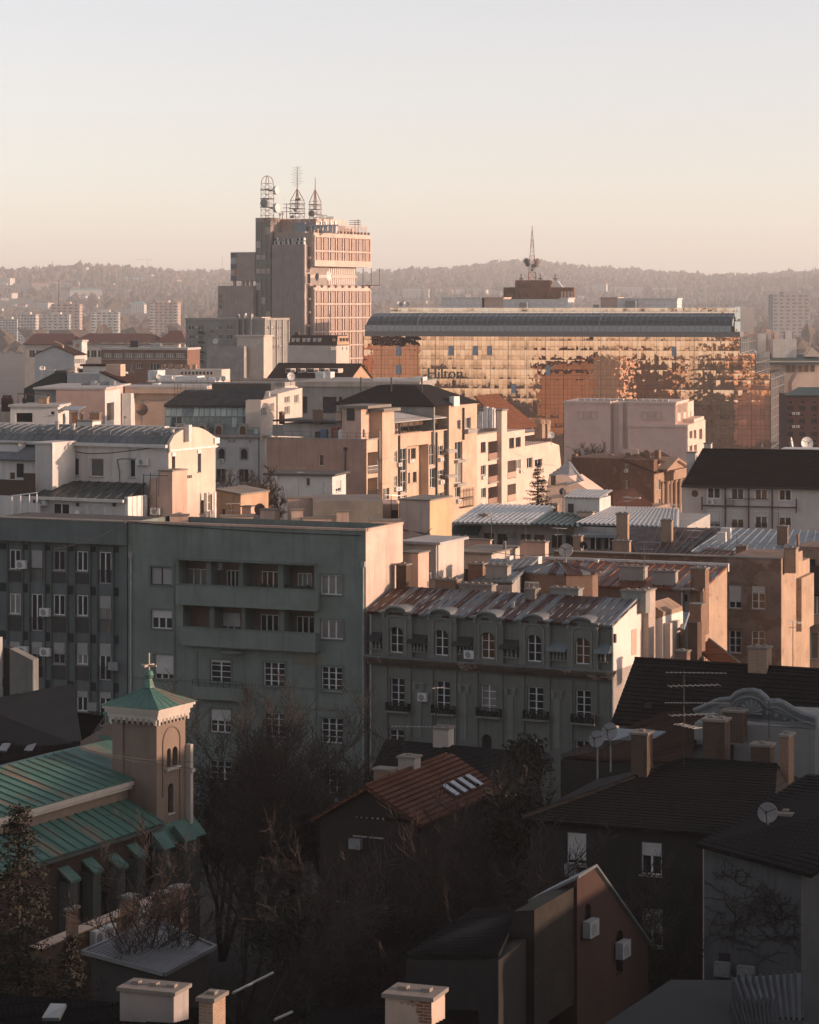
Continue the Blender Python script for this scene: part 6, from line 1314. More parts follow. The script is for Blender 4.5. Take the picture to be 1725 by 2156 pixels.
m.box(.51,.6,a[1]-.25,a[1]+.05,a[2]-.5,b.r(1340,890,.5,Z4)[1]);m.box(.3,.6,a[0]-.1,a[0]+.05,a[3],b.r(1298,895,.5,Z4)[1]);b.part('white_grille',m,WHITE)
yw=-5.5;xl=b.f(240,1000,yw,Z4)[0];xr=b.f(782,1000,yw,Z4)[0];zw=b.f(500,935,yw,Z4)[1]
b.win('f',yw,332,962,434,1055,Z4,cols=2,rec=.2,sill=False);b.win('f',yw,552,966,660,1050,Z4,cols=1,rec=.08,gl=SHUT,sill=False)
b.wall(xl,xr,yw,-.3,0,zw,WAR,'wing_wall');b.op={}
zb_=b.f(600,825,-.35,Z4)[1];m=MB();F=((xl-.3,yw-.4,zw+.05),(xr+.2,yw-.4,zw+.05),(b.f(915,830,-.35,Z4)[0],-.35,zb_),(b.f(390,825,-.35,Z4)[0],-.35,zb_));m.slab(*F,.12);m.seams(*F,pitch=.95);b.part('wing_roof',m,SEAMD)
m=MB();m.box(xl-.4,xr+.2,yw-.62,yw-.41,zw-.12,zw+.12);b.part('wing_gutter',m,WHTW)
m=MB();D2=b.r(900,990,xr,Z4)[0];zt_=b.r(840,915,xr,Z4)[1];m.box(xr+.01,xr+.3,yw,D2,0,zt_);
for i in range(5):y=yw+(D2-yw)*i/4;m.box(xr+.3,xr+.36,y-.05,y+.05,0,zt_-.02)
b.part('polycarbonate_end',m,plain('bright_sheet',(.70,.66,.62),.25,.0,.1))
a=b.rect('f',yw-1.2,88,960,245,1050,Z4);m=MB();m.ext([(a[0],yw-1.2,a[2]-4),(a[1],yw-1.2,a[2]-4),(a[1],yw-1.2,a[3]),(a[0]+1.0,yw-1.2,a[3]),(a[0],yw-1.2,a[3]-1.2)],(0,.2,0));b.part('terrace_parapet',m,WAR)
pts=[b.f(x_,y_,yw-1.2,Z4)for x_,y_ in((75,1045),(75,915),(232,895))];m=MB()
for p,q in zip(pts[:-1],pts[1:]):m.tube((p[0],yw-1.2,p[1]),(q[0],yw-1.2,q[1]),.06,5)
for x_ in(130,185,232):p=b.f(x_,905,yw-1.2,Z4);m.tube((p[0],yw-1.2,p[1]),(p[0],yw-1.2,p[1]-2),.05,5)
p,q=b.f(90,1040,yw-1.3,Z4),b.f(775,1052,yw-1.3,Z4);m.tube((p[0],yw-1.3,p[1]),(q[0],yw-1.3,q[1]),.05,5);b.part('terrace_railing',m,WHITE)
ac_unit(b,'f',yw,240,928,302,975,'shadowed air conditioner at the left end of the lower white wing',Z4)
for x_ in(478,708):a=b.rect('f',yw-.1,x_,958,x_+13,980,Z4);m=MB();m.box(a[0],a[1],yw-.15,yw-.01,a[2],a[3]);b.part('wall_lamp',m,DARKM)
a=b.rect('f',yw-.4,470,1025,500,1052,Z4);m=MB();m.lathe(((a[0]+a[1])/2,yw-.4,a[3]),(0,-1,.2),[(.26,0),(.25,.05),(.001,.05)],14);m.box(a[0]+.2,a[0]+.25,yw-.4,yw-.35,a[2]-.3,a[3]);b.part('terrace_fan',m,WHITE)
yl=-3.5;a=b.rect('f',yl,222,590,330,890,Z4);m=MB();m.box(a[0],a[1],yl,-.02,a[2]-3,a[3]);m.box(a[0]-.2,a[1]+.1,yl-.2,-.02,a[3]+.01,a[3]+.15);b.part('terrace_wall',m,WAR)
a2=b.rect('f',yl-.3,0,680,222,900,Z4);b.op={}
b.win('f',yl+1,105,712,150,800,Z4,cols=1,rec=.1,sill=False,fr=DARKM);b.win('f',yl+1,58,762,98,815,Z4,cols=1,rec=.1,gl=GLASS2)
b.wall(x0,a[0]-.02,yl+1,-.03,a2[2],b.f(100,690,yl+1,Z4)[1],WAR,'terrace_house');b.op={}
m=MB();zt_=b.f(100,686,yl+.6,Z4)[1];m.slab((x0,yl+.4,zt_),(a[0]+.1,yl+.4,zt_),(a[0]+.1,-.05,b.f(100,595,-.1,Z4)[1]),(x0,-.05,b.f(100,595,-.1,Z4)[1]),.12);b.part('terrace_roof',m,SEAMG)
a3=b.rect('f',yl-1.5,0,770,225,915,Z4);m=MB();
for i in range(60):x=a3[0]-1+(a3[1]-a3[0]+1)*i/60;m.box(x,x+.06,yl-1.5,yl-1.45,a3[2],a3[3]-(.6 if x<a3[0]+(a3[1]-a3[0])*.65 else 0))
b.part('dark_fence',m,WOODD);m=MB();m.box(x0,a3[1],yl-1.9,yl+.9,a3[2]-6,a3[2]);b.part('terrace_base',m,WAR)
b.chim(Z4,0,582,115,660,y=yl+2,dep=1.2,mat=WHTW,pots=0)
yp=-2.5;a=b.rect('f',yp,998,762,1082,1075,Z4);m=MB();m.box(a[0],a[1],yp,-.1,0,a[3]);b.part('peach_pier',m,PEACH);m=MB();m.box(a[0]-.08,a[1]+.08,yp-.1,-.1,a[3]+.01,a[3]+.12);b.part('pier_cap',m,CAPC)
a4=b.rect('f',yp+.3,938,808,998,1075,Z4);m=MB();m.box(a4[0],a[0]-.01,yp+.3,-.1,0,a4[3]);b.part('peach_wall',m,PEACH)
ac_unit(b,'f',yp,958,990,1014,1032,'air conditioner on the peach pier beside the bright plastic shed end',Z4)
m=MB();p=b.f(902,780,yp-.5,Z4);q=b.f(905,1075,yp-.5,Z4);m.tube((p[0],yp-.5,q[1]),(p[0],yp-.5,p[1]),.04,5);m.box(p[0]-.1,p[0]+2.3,yp-.52,yp-.48,p[1]-.08,p[1]-.03)
for(xa,ya,yb)in((945,770,890),(985,800,1010),(1000,760,920)):q=b.f(xa,ya,yp-.4,Z4);r_=b.f(xa-4,yb,yp-.4,Z4);m.tube((q[0],yp-.4,q[1]),(r_[0],yp-.4,r_[1]),.03,4)
b.part('aerial_and_cables',m,DARKM)
# peach roof houses and the yellow tower behind the grey-green block
b=Bld('peach_roof_houses','peach flat roofed houses with blocky chimneys behind the grey green parapet','house',738,212,-3,0)
PB=b
def blk(B,V,q,d,dep,mat,name,cap=None,depth_r=None):
 u,v=V((q[0]+q[2])/2,q[3]);y=B.w2l(P(u,v,d)).y;a=B.rect('f',y,*q,V);m=MB();m.box(a[0],a[1],y,y+dep,a[2]-2,a[3]);o=B.part(name,m,mat)
 if cap:m=MB();m.box(a[0]-.1,a[1]+.1,y-.1,y+dep+.1,a[3]+.005,a[3]+.1);B.part(name+'_cap',m,cap)
 return a,y
blk(b,Z5,(365,745,690,900),214,5,PEACH,'wall');a,y=blk(b,Z5,(335,735,705,748),213.5,7.5,CAPC,'roof_slab')
blk(b,Z5,(200,722,365,880),217,1.5,PEACH,'stair_wall',CAPC);blk(b,Z5,(365,718,440,760),219,1,PEACH,'stair_wall',CAPC)
for q in((220,785,282,890),(282,828,456,890),(460,793,526,890)):blk(b,Z5,q,209,.8,PEACH,'chimney_block',CAPC)
blk(b,Z5,(640,842,800,870),206,1.2,PEACH,'parapet_block',CAPC)
a,y=blk(b,Z5,(690,752,790,900),219,5,PEACH,'side_house');aw=b.rect('f',y-.05,752,783,786,828,Z5);m=MB();m.box(aw[0],aw[1],y-.06,y-.01,aw[2],aw[3]);b.part('window',m,GLASS)
for(xa,ya,xb,yb,dd)in((1065,1040,1182,1092,206),(1385,1045,1590,1108,209)):blk(b,Z4,(xa,ya,xb,yb),dd,.8,PEACH,'chimney_block',CAPC)
b=Bld('peach_rear_house','peach house with a sloping parapet and dark slit window beside the arched end','house',507,232,26,0)
a=b.rect('f',0,1355,890,1510,1110,Z4);m=MB();m.ext([(a[0],0,0),(a[1],0,0),(a[1],0,b.f(1510,912,0,Z4)[1]),(a[0],0,b.f(1355,880,0,Z4)[1])],(0,5,0));b.part('wall',m,OCHR);m=MB();m.ext([(a[0]-.1,-.1,b.f(1355,880,0,Z4)[1]+.01),(a[1]+.1,-.1,b.f(1510,912,0,Z4)[1]+.01),(a[1]+.1,-.1,b.f(1510,912,0,Z4)[1]+.15),(a[0]-.1,-.1,b.f(1355,880,0,Z4)[1]+.15)],(0,5.2,0));b.part('coping',m,CAPC)
m=MB();a=b.rect('f',-.02,1397,998,1412,1045,Z4);m.box(a[0],a[1],-.03,-.005,a[2],a[3]);b.part('window',m,GLASS)
b=Bld('rusty_roof_shed','low shed under a dark corrugated roof, peach chimneys and a rusty dish beside it','shed',600,225,24,0)
p=QP(b,Z4,(1515,1110,214),(1725,1105,213),(1725,1040,226),(1580,1020,228));m=MB();m.corr(p[0],p[1],p[2],p[3],.5,.1);b.part('roof',m,BRNR);m=MB();m.ext([q-Vector((0,0,.2))for q in p],(0,0,-6));b.part('wall',m,GRYW)
for q,dd in(((1632,1005,1725,1100),217),((1518,985,1575,1055),226),((1575,985,1625,1040),228)):blk(b,Z4,q,dd,.9,PEACH,'chimney_block',CAPC)
u,v=Z4(1632,1000);dish(u,v,219,37*.3357,-25,12,'rusty brown satellite dish on the low dark roof behind the parapet',plain('rusty_dish',(.13,.06,.04),.7),1.6)
YEL=plaster('yellow_ochre',(.50,.36,.22),.3,.3)
b=Bld('yellow_tower_house','tall plain stair tower, pale front and bright yellow right side','stair tower',904,214,22,0)
a=b.rect('f',0,262,70,442,480,Y2);D=b.r(538,70,0,Y2)[0];m=MB();m.box(a[0],0,0,D,0,a[3]);b.part('wall',m,plaster('pale_pinkish',(.50,.40,.35),.35,.5));m=MB();m.box(.005,.05,.02,D,0,a[3]-.05);b.part('yellow_side',m,YEL);m=MB();m.box(a[0]-.1,.15,-.1,D+.1,a[3]+.005,a[3]+.12);b.part('coping',m,CAPC)
m=MB()
for(xa,ya,xb,yb)in((285,220,400,250),(285,225,430,248),(400,250,435,215),(262,85,262,180)):p=b.f(xa,ya,-.06,Y2);q=b.f(xb,yb,-.06,Y2);m.tube((p[0],-.06,p[1]),(q[0],-.06,q[1]),.025,4)
b.part('cables',m,DARKM)
b=Bld('cream_penthouse','cream penthouse with a roller shuttered window below the yellow tower','house',918,203,24,0)
x0=b.f(282,350,0,Y2)[0];zt_=b.f(400,300,0,Y2)[1];D=b.r(472,300,0,Y2)[0]+3
x1=b.f(470,300,0,Y2)[0]
b.win('f',0,368,348,402,442,Y2,cols=1,rec=.2,shut=.4,sill=True);
b.wall(x0,x1,0,5,0,zt_,CREAM);m=MB();m.box(x0-.3,x1+.3,-.4,5.3,zt_+.01,zt_+.2);b.part('roof',m,PALER)
ac_unit(b,'f',0,400,450,438,485,'air conditioner below the shuttered window of the cream penthouse',Y2);b.pipe([(b.f(458,300,-.1,Y2)[0],-.1,zt_),(b.f(458,480,-.1,Y2)[0],-.1,b.f(458,480,-.1,Y2)[1])],.05,WHITE)
blk(b,Y2,(275,350,362,500),200,2,PEACH,'side_wall',CAPC)
b=Bld('cream_flat_roof_house','cream house with a flat gravel roof and brick stack right of the yellow tower','house',1030,222,22,0)
x0=b.f(536,390,0,Y2)[0];zt_=b.f(640,350,0,Y2)[1];x1=b.f(752,350,0,Y2)[0]
b.win('f',0,588,432,632,500,Y2,cols=1,fr=DARKM,rec=.3);b.wall(x0,x1,0,7,0,zt_,CREAM);m=MB();m.box(x0-.1,x1+.2,-.25,7.2,zt_+.01,zt_+.14);b.part('roof',m,CAPC)
blk(b,Y2,(540,278,745,330),231,.4,PEACH,'parapet_wall',CAPC)
for k in range(2):
 pts=[b.w2l(P(*Y2(575+40*k+12*math.cos(math.pi*t/6),310-60*math.sin(math.pi*t/6)),228))for t in range(7)];b.part('vent_hoop',MB().wire([tuple(p)for p in pts],.035,5),STEEL)
 # grey-green block and its chequered neighbour share one street line
GGR=plaster('grey_green_render',(.18,.215,.19),.5,.5);GGD=plaster('grey_green_trim',(.135,.165,.148),.3,.3);GSIDE=plaster('worn_side_render',(.56,.44,.365),.5,.5,patch=(.36,.25,.19),patch_at=.70)
b=Bld('grey_green_block','grey green modernist block with two long loggias and a blank parapet','apartment block',770,193,22.8,0)
G=b
x0=b.f(270,1200)[0];ztl=b.f(270,1101)[1];ztr=b.f(770,1118)[1];zt_=(ztl+ztr)/2;D=b.r(848,1104,0)[0]
W3=dict(rec=.22,trim=.14,tm=GGD,sill=True)
b.win('f',0,692,308,792,392,Y1,cols=2,gl=SHUTG,fr=DARKM,**W3);b.win('f',0,697,507,792,592,Y1,cols=3,shut=.42,**W3);b.win('f',0,712,712,802,826,Y1,cols=3,shut=.78,**W3)
b.win('f',0,1475,345,1575,436,Y1,cols=3,gl=CURT,**W3);b.win('f',0,1475,552,1578,640,Y1,cols=3,gl=CURT,**W3);b.win('f',0,1478,767,1575,882,Y1,cols=3,rows=4,**W3);b.win('f',0,1478,1003,1578,1118,Y1,cols=3,rows=4,**W3);b.win('f',0,1480,1235,1580,1350,Y1,cols=3,rows=4,**W3)
b.win('f',0,1213,747,1310,862,Y1,cols=3,rows=4,**W3);b.win('f',0,1215,980,1312,1092,Y1,cols=3,rows=4,**W3);b.win('f',0,1217,1212,1312,1325,Y1,cols=3,rows=4,**W3)
b.win('f',0,968,735,1062,842,Y1,cols=2,rows=4,shut=.12,**W3);b.win('f',0,968,962,1062,1070,Y1,cols=3,rows=3,shut=.5,**W3);b.win('f',0,712,1180,802,1290,Y1,cols=3,rows=4,**W3);b.win('f',0,712,950,802,1060,Y1,cols=3,rows=4,**W3);b.win('f',0,965,1200,1062,1310,Y1,cols=3,rows=4,**W3)
LG=[]
for(xa,ya,xb,yb)in((822,287,1446,412),(842,490,1446,612)):
 a=b.rect('f',0,xa,ya,xb,yb,Y1);b.op.setdefault(('f',0),[]).append((a[0],a[1],a[2],a[3],1.5,False));LG.append(a)
b.wall(x0,0,0,D,0,zt_,GGR,top=False);b.op={}
LD=[[(858,316,953,400),(1042,322,1100,405),(1203,328,1282,408),(1368,336,1434,420)],[(862,515,955,597),(1015,520,1106,603),(1198,527,1282,612),(1364,535,1447,622)]]
for k,a in enumerate(LG):
 for j,q in enumerate(LD[k]):b.win('f',1.5,*q,Y1,cols=3,rec=.15,sill=False,gl=(CURT,GLASS,GLASS2,CURT)[j]if k==0 else GLASS,shut=.75 if(k,j)in((1,0),(1,1))else 0)
 m=MB();b.face(m,'f',1.5,a[0]-.3,a[1]+.6,a[2]-1.2,a[3]+.5);b.part('loggia_back',m,plaster('loggia_wall',(.17,.125,.105),.3,.3));b.op={}
 w=a[1]-a[0]
 for t0,t1 in((.205,.24),(.452,.478),(.735,.775)):b.part('loggia_pier',MB().box(a[0]+w*t0,a[0]+w*t1,.02,1.49,a[2],a[3]),GGD)
 m=MB();q=((808,402,1446,496),(828,600,1446,685))[k];r_=b.rect('f',-.75,*q,Y1);m.box(r_[0],r_[1]+.1,-.75,-.6,r_[2],r_[3]);m.box(r_[0],r_[0]+.14,-.6,-.01,r_[2],r_[3]);m.box(r_[1]-.04,r_[1]+.1,-.6,-.01,r_[2],r_[3]);m.box(r_[0]+.14,r_[1]-.04,-.6,-.01,r_[2],r_[2]+.2);b.part('loggia_parapet',m,GGR)
 m=MB();m.box(r_[0]-.05,r_[1]+.15,-.8,-.56,r_[3]+.005,r_[3]+.07);b.part('loggia_coping',m,GGD)
a=LG[0];m=MB();m.box(a[0]-.2,a[1]+.1,-.55,-.01,a[3]+.02,a[3]+.14);b.part('loggia_hood',m,GGD)
ac_unit(b,'f',1.45,990,287,1030,320,'air conditioner inside the upper loggia of the grey green block',Y1)
m=MB()
for k in range(26):rr2=random.Random(k);x=a[0]+(a[1]-a[0])*(.48+.5*rr2.random());z=a[2]+.05;m.lathe((x,.25,z),(0,0,1),[(.02,0),(.16+.1*rr2.random(),.16),(.001,.3+.25*rr2.random())],6)
tag(m.obj('balcony_plants',plain('plant_green',(.02,.03,.018),.9),b.e),kind='stuff')
m=MB();m.box(x0,0,.001,.3,zt_+.002,zt_+.16);m.box(-.3,.08,.3,D,zt_+.002,zt_+.16);m.box(x0,.08,-.08,0,zt_+.002,zt_+.17);b.part('coping',m,PEACH);m=MB();m.box(x0,-.3,.3,D,zt_-.6,zt_-.5);b.part('roof',m,TARR)
m=MB();b.face(m,'r',.012,.02,D,0,zt_-.02);m.box(.0,.012,.02,D,zt_-.03,zt_-.02);b.part('side_render',m,GSIDE)
q0,q1=b.f(1105,700,-.6,Y1),b.f(1072,690,-.6,Y1);m=MB();c=b.f(1070,697,-.45,Y1);m.lathe((c[0],-.4,c[1]),(0,0,1),[(.001,.1),(.95,.02),(.95,-.06),(.001,-.08)],20);b.part('entrance_canopy',m,GGD)
for q in((885,862,1115,920),):r_=b.rect('f',-.8,*q,Y1);m=MB();m.box(r_[0],r_[1],-.8,-.01,r_[2],r_[3]);b.part('balcony',m,GGR);b.railing([(r_[0],-.78,r_[3]),(r_[1],-.78,r_[3])],.5,.5,DARKM)
m=MB()
for(xa,ya,xb,yb)in((800,290,806,1150),(1452,660,1458,1150),(905,695,910,1150)):r_=b.rect('f',0,xa,ya,xb,yb,Y1);m=MB();m.box(r_[0],r_[1],-.06,-.005,r_[2],r_[3]);b.part('wall_rib',m,GGD)
for y_ in(845,935):r_=b.rect('f',0,600,y_,1690,y_+8,Y1);m=MB();m.box(x0+.2,-.05,-.05,-.006,r_[2],r_[3]);b.part('string_course',m,GGD)
r_=b.rect('f',0,1360,715,1478,760,Y1);m=MB();m.box(r_[0],r_[1],-.02,-.004,r_[2],r_[3]);b.part('repaired_patch',m,plaster('patch_render',(.18,.165,.13),.3,.2))
for xx,mt in((x0+.3,GGD),(-.12,GGD)):b.pipe([(xx,-.12,zt_-2.6),(xx,-.12,1)],.07,plain('zinc_pipe',(.30,.33,.32),.5,.3));m=MB();m.box(xx-.14,xx+.14,-.26,-.02,zt_-2.6,zt_-2.2);b.part('rainwater_head',m,GREYP)
pz=[b.f(x_,y_,-.1,Y1)for x_,y_ in((590,100),(800,118),(1000,132),(1300,150),(1660,163))];b.pipe([(p[0],-.1,p[1])for p in pz],.03,DARKM,'cable')
b=Bld('chequered_block','dark block with tall windows and chequered panels below a blank parapet','apartment block',268,200.6,22.8,0)
CHQ=plaster('chequer_light',(.125,.145,.142),.5,.6);CHD=plaster('chequer_dark',(.025,.034,.033),.4,.4);CHP=plaster('parapet_dark',(.125,.148,.144),.4,.4)
x0=-14;zt_=b.f(130,1095)[1];zs=b.f(300,196,0,Y1)[1]
cols_=((45,95),(145,197),(247,300),(355,405),(458,512))
for j,(ya,yb,yc)in enumerate(((228,318,374),(430,524,600),(650,748,818),(872,962,1030),(1090,1180,1240))):
 for i,(xa,xb)in enumerate(cols_):
  o=int((xa-45)*.028);fr_=[(3,0),(0,1),(2,1),(4,2),(1,1),(0,0),(3,1),(3,2),(4,0),(3,3),(4,3)]
  tall=(i,j)in((1,1),(4,0),(4,1),(4,2),(1,0),(1,2),(4,3))
  b.win('f',.25,xa,ya+o,xb,(yc if tall else yb)+o,Y1,cols=2,rec=.12,fr=WHITE if(i,j)in fr_ else GREYP,gl=CURT if(i+j)%4==1 else GLASS,shut=(.9 if(i,j)in((1,0),(0,2))else.55 if j==2 or(i,j)==(4,1)else.3 if j==3 and i!=2 else 0)*(.62 if tall else 1),sm=SHUTG,rail=1.0 if tall else None,sill=not tall,key='w')
m=MB();b.face(m,'f',.25,x0,-.7,0,zs,'w');m.q((0,9,0),(0,9,zt_),(0,0,zt_),(0,0,0));m.box(-.7,-.01,-.001,.25,0,zs);b.part('wall',m,CHQ);b.op={}
m=MB();m.box(x0,-.005,-.35,.8,zs+.01,zt_);b.part('parapet',m,CHP);m=MB();m.box(x0,.02,-.4,.85,zt_+.005,zt_+.09);b.part('coping',m,CAPC);m=MB();m.box(x0,-.01,.85,9,zt_-.5,zt_-.3);b.part('roof',m,TARR)
m=MB()
for xa,xb in((0,35),(102,135),(205,240),(305,340),(412,447),(520,563)):
 for ya,yb in((380,420),(600,640),(820,860)):
  o=(xa)*.045;r_=b.rect('f',.2,xa,ya+o,xb,yb+o,Y1);m=MB();m.box(r_[0],r_[1],.2,.24,r_[2],r_[3]);b.part('dark_panel',m,CHD)
 r_=b.rect('f',.2,xa,200+xa*.03,xb,226+xa*.03,Y1);m=MB();m.box(r_[0],r_[1],.19,.24,r_[2],r_[3]);b.part('dark_panel',m,CHD)
for i,(xa,xb)in enumerate(cols_):
 m=MB()
 for j,(yb,yc)in enumerate(((322,376),(528,602),(752,820),(966,1030))):
  o=(xa-45)*.028
  if(i,j)not in((1,1),(4,0),(4,1),(4,2),(1,0),(1,2),(4,3)):r_=b.rect('f',.2,xa-4,yb+o+6,xb+4,yc+o,Y1);m=MB();m.box(r_[0],r_[1],.2,.24,r_[2],r_[3]);b.part('spandrel',m,plaster('spandrel_dark',(.055,.06,.056),.4,.4))
 for xe in(xa-10,xb+10):p=b.f(xe,300,.18,Y1)[0];m=MB();m.box(p-.05,p+.05,.1,.249,0,zs);b.part('pilaster_strip',m,plaster('strip_grey',(.095,.11,.107),.4,.5))
for i,(xa,ya,lb)in enumerate(((85,278,'beside the top left window of the chequered block'),(193,497,'right of the second tall window on the chequered block'),(195,680,'third row centre air conditioner of the chequered block'),(92,673,'third row left air conditioner of the chequered block'),(508,745,'at the right edge of the chequered block'),(412,932,'lowest air conditioner on the chequered block'))):ac_unit(b,'f',.1,xa,ya,xa+43,ya+36,lb if 'air' in lb else 'air conditioner '+lb,Y1,mat=None if i<4 else MATS['grey_paint'])
# ornate house with arched mansard windows
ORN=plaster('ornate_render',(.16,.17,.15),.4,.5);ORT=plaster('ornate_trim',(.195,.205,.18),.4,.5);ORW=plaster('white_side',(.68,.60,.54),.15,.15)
b=Bld('ornate_mansion','ornate grey mansion with arched top floor windows and a rust streaked metal roof','house',1290,184,27,0)
O=b
x0=b.f(778,1330)[0];zev=b.f(740,700,0,Y2)[1];zc=b.f(740,930,0,Y2)[1]
AR=((208,740,281,878),(447,755,521,893),(693,768,768,909),(938,782,1015,925),(1194,797,1271,939))
for i,q in enumerate(AR):b.win('f',-.32,*q,Y2,cols=2,rows=3,arch=.45,rec=.3,bar=.04,gl=(GLASS,GLASS,GLASS2,GLASS,GLASS2)[i],sill=True,tm=ORT,key='top')
LW=((213,1012,290,1168),(455,1028,531,1182),(693,1045,776,1197),(941,1060,1026,1212),(1196,1076,1278,1232))
for i,q in enumerate(LW):b.win('f',0,*q,Y2,cols=2,rows=4,rec=.28,bar=.045,gl=(GLASS,GLASS,CURT,GLASS,GLASS)[i],sill=False)
for q in((205,1285,285,1420),(447,1300,528,1435),(941,1330,1026,1470),(1196,1345,1278,1485)):b.win('f',0,*q,Y2,cols=2,rows=4,rec=.28,sill=False)
b.win('f',0,700,1310,752,1440,Y2,cols=1,rec=.3,arch=True,sill=False,fr=DARKM)
b.wall(x0,0,0,4.6,0,zc,ORN,top=False)
xz=b.r(1533,590,0,Y2)
m=MB();m.box(x0,-.02,0,4.6,zc+.01,zev-.02);b.part('attic_wall',m,ORN)
for i,(xa,xb)in enumerate(((172,328),(412,566),(655,812),(898,1060),(1150,1315))):
 yy=(700,712,725,740,755)[i];a=b.rect('f',-.32,xa,yy,xb,905+i*14,Y2);z0b=zc+.05
 keep=[o for o in b.op['top']if a[0]<o[0]<a[1]];b.op['bay']=keep
 m=MB();b.face(m,'f',-.32,a[0],a[1],z0b,zev+.1,'bay');m.q((a[1],-.32,z0b),(a[1],-.01,z0b),(a[1],-.01,zev+.1),(a[1],-.32,zev+.1));m.q((a[0],-.01,z0b),(a[0],-.32,z0b),(a[0],-.32,zev+.1),(a[0],-.01,zev+.1))
 bay=b.part('window_bay',m,ORN);c=(a[0]+a[1])/2;w=(a[1]-a[0])/2
 m=MB();pts=[(-w-.15,zev+.1),(-w*.72,zev+.12)]+[(w*.72*math.sin(-math.pi/2+math.pi*k/10),zev+.12+.38*math.cos(-math.pi/2+math.pi*k/10))for k in range(1,10)]+[(w*.72,zev+.12),(w+.15,zev+.1)]
 m.ext([(c+x,-.62,z)for x,z in pts]+[(c+x,-.62,z+.14)for x,z in pts[::-1]],(0,1.6,0));m.obj('curved_hood',SEAMG,bay)
 m=MB();m.ext([(c+x,-.32,z)for x,z in pts],(0,.6,0));m.obj('tympanum',ORN,bay)
 m=MB()
 for s_ in(-1,1):m.box(c+s_*w*.62-.06,c+s_*w*.62+.06,-.40,-.325,z0b+.1,zev-.35)
 for s_ in(-1,1):m.box(c+s_*w*.9-.1,c+s_*w*.9+.1,-.44,-.326,zev-.25,zev+.02)
 m.wire([(c-w*.62,-.37,zev-.35),(c-w*.3,-.37,zev-.12),(c+w*.3,-.37,zev-.12),(c+w*.62,-.37,zev-.35)],.06,4);m.obj('bay_moulding',ORT,bay)
b.op={}
for i,(xa,ya,xb,yb)in enumerate(((103,768,172,810),(315,780,411,823),(556,792,655,836),(804,808,902,853),(1052,822,1155,866),(1305,832,1385,878))):
 a=b.rect('f',-.1,xa,ya,xb,yb,Y2);m=MB();m.ext([(a[0],-.02,a[3]),(a[1],-.02,a[3]),(a[1],-.55,a[2]+.02),(a[0],-.55,a[2]+.02)],(0,0,-.05));m.ext([(a[0],-.02,a[3]),(a[0],-.55,a[2]),(a[0],-.02,a[2])],(.03,0,0));m.ext([(a[1],-.02,a[3]),(a[1],-.55,a[2]),(a[1],-.02,a[2])],(-.03,0,0));b.part('awning',m,plain('awning_black',(.018,.017,.017),.8)if i<4 else plain('awning_slate',(.12,.15,.155),.6,0,.15))
for i,(xa,ya,xb,yb)in enumerate(((115,812,170,852),(318,826,408,866),(560,838,655,880),(806,855,898,898),(1055,868,1150,911),(1308,880,1366,922))):
 a=b.rect('f',-.05,xa,ya,xb,yb,Y2);m=MB();n_=max(3,int((a[1]-a[0])/.27));m.box(a[0],a[1],-.06,-.021,a[2],a[3]);b.part('balustrade_recess',m,DARKM);m=MB()
 for k in range(n_):x=a[0]+(a[1]-a[0])*(k+.5)/n_;h=a[3]-a[2];m.lathe((x,-.16,a[2]),(0,0,1),[(.07,0),(.09,h*.15),(.11,h*.3),(.05,h*.6),(.06,h*.8),(.09,h)],8)
 m.box(a[0]-.08,a[1]+.08,-.27,-.061,a[3],a[3]+.08);m.box(a[0]-.08,a[1]+.08,-.27,-.061,a[2]-.08,a[2]);b.part('balustrade',m,ORT)
ac_unit(b,'f',-.02,617,864,669,906,'air conditioner under the third awning of the ornate mansion',Y2);ac_unit(b,'f',-.02,372,1090,418,1132,'air conditioner between lower left windows of the ornate mansion',Y2)
m=MB();m.box(x0,.3,-.95,-.01,zc-.16,zc);m.box(x0,.2,-.7,-.012,zc-.4,zc-.165);m.box(x0,.1,-.4,-.013,zc-.62,zc-.405)
b.part('main_cornice',m,plaster('cornice_worn',(.11,.085,.066),.8,.9,patch=(.36,.26,.20),patch_at=.58));m=MB();m.box(x0,.35,-1.0,0,zc+.003,zc+.05);b.part('cornice_flashing',m,SEAMG)
for i,q in enumerate(LW):
 a=b.rect('f',-.35,q[0]-22,q[3]-18,q[2]+22,q[3]+22,Y2);m=MB();m.box(a[0],a[1],-.5,-.01,a[2]-.08,a[2]+.05);b.part('balconet_sill',m,ORT);m=MB();n_=15;h=.62
 for k in range(n_+1):x=a[0]+.05+(a[1]-a[0]-.1)*k/n_;m.box(x-.012,x+.012,-.46,-.43,a[2]+.05,a[2]+h)
 m.box(a[0],a[1],-.48,-.42,a[2]+h,a[2]+h+.05);m.box(a[0],a[1],-.47,-.43,a[2]+.2,a[2]+.23);m.box(a[0],a[0]+.04,-.47,-.01,a[2]+.05,a[2]+h);m.box(a[1]-.04,a[1],-.47,-.01,a[2]+.05,a[2]+h)
 b.part('balconet_railing',m,DARKM);m=MB()
 for k in range(7):x=a[0]+.12+(a[1]-a[0]-.24)*k/6;m.lathe((x,-.3,a[2]+.06),(0,0,1),[(.08,0),(.1,.18),(.14,.3),(.001,.42)],6)
 b.part('flower_pots',m,plain('plant_green',(.02,.03,.018),.9))
 a=b.rect('f',0,q[0],q[1],q[2],q[3],Y2);m=MB()
 for s0,s1 in((a[0]-.55,a[0]-.18),(a[1]+.18,a[1]+.55)):m.box(s0,s1,-.1,-.006,2,zc-.75)
 b.part('pilaster',m,ORN)
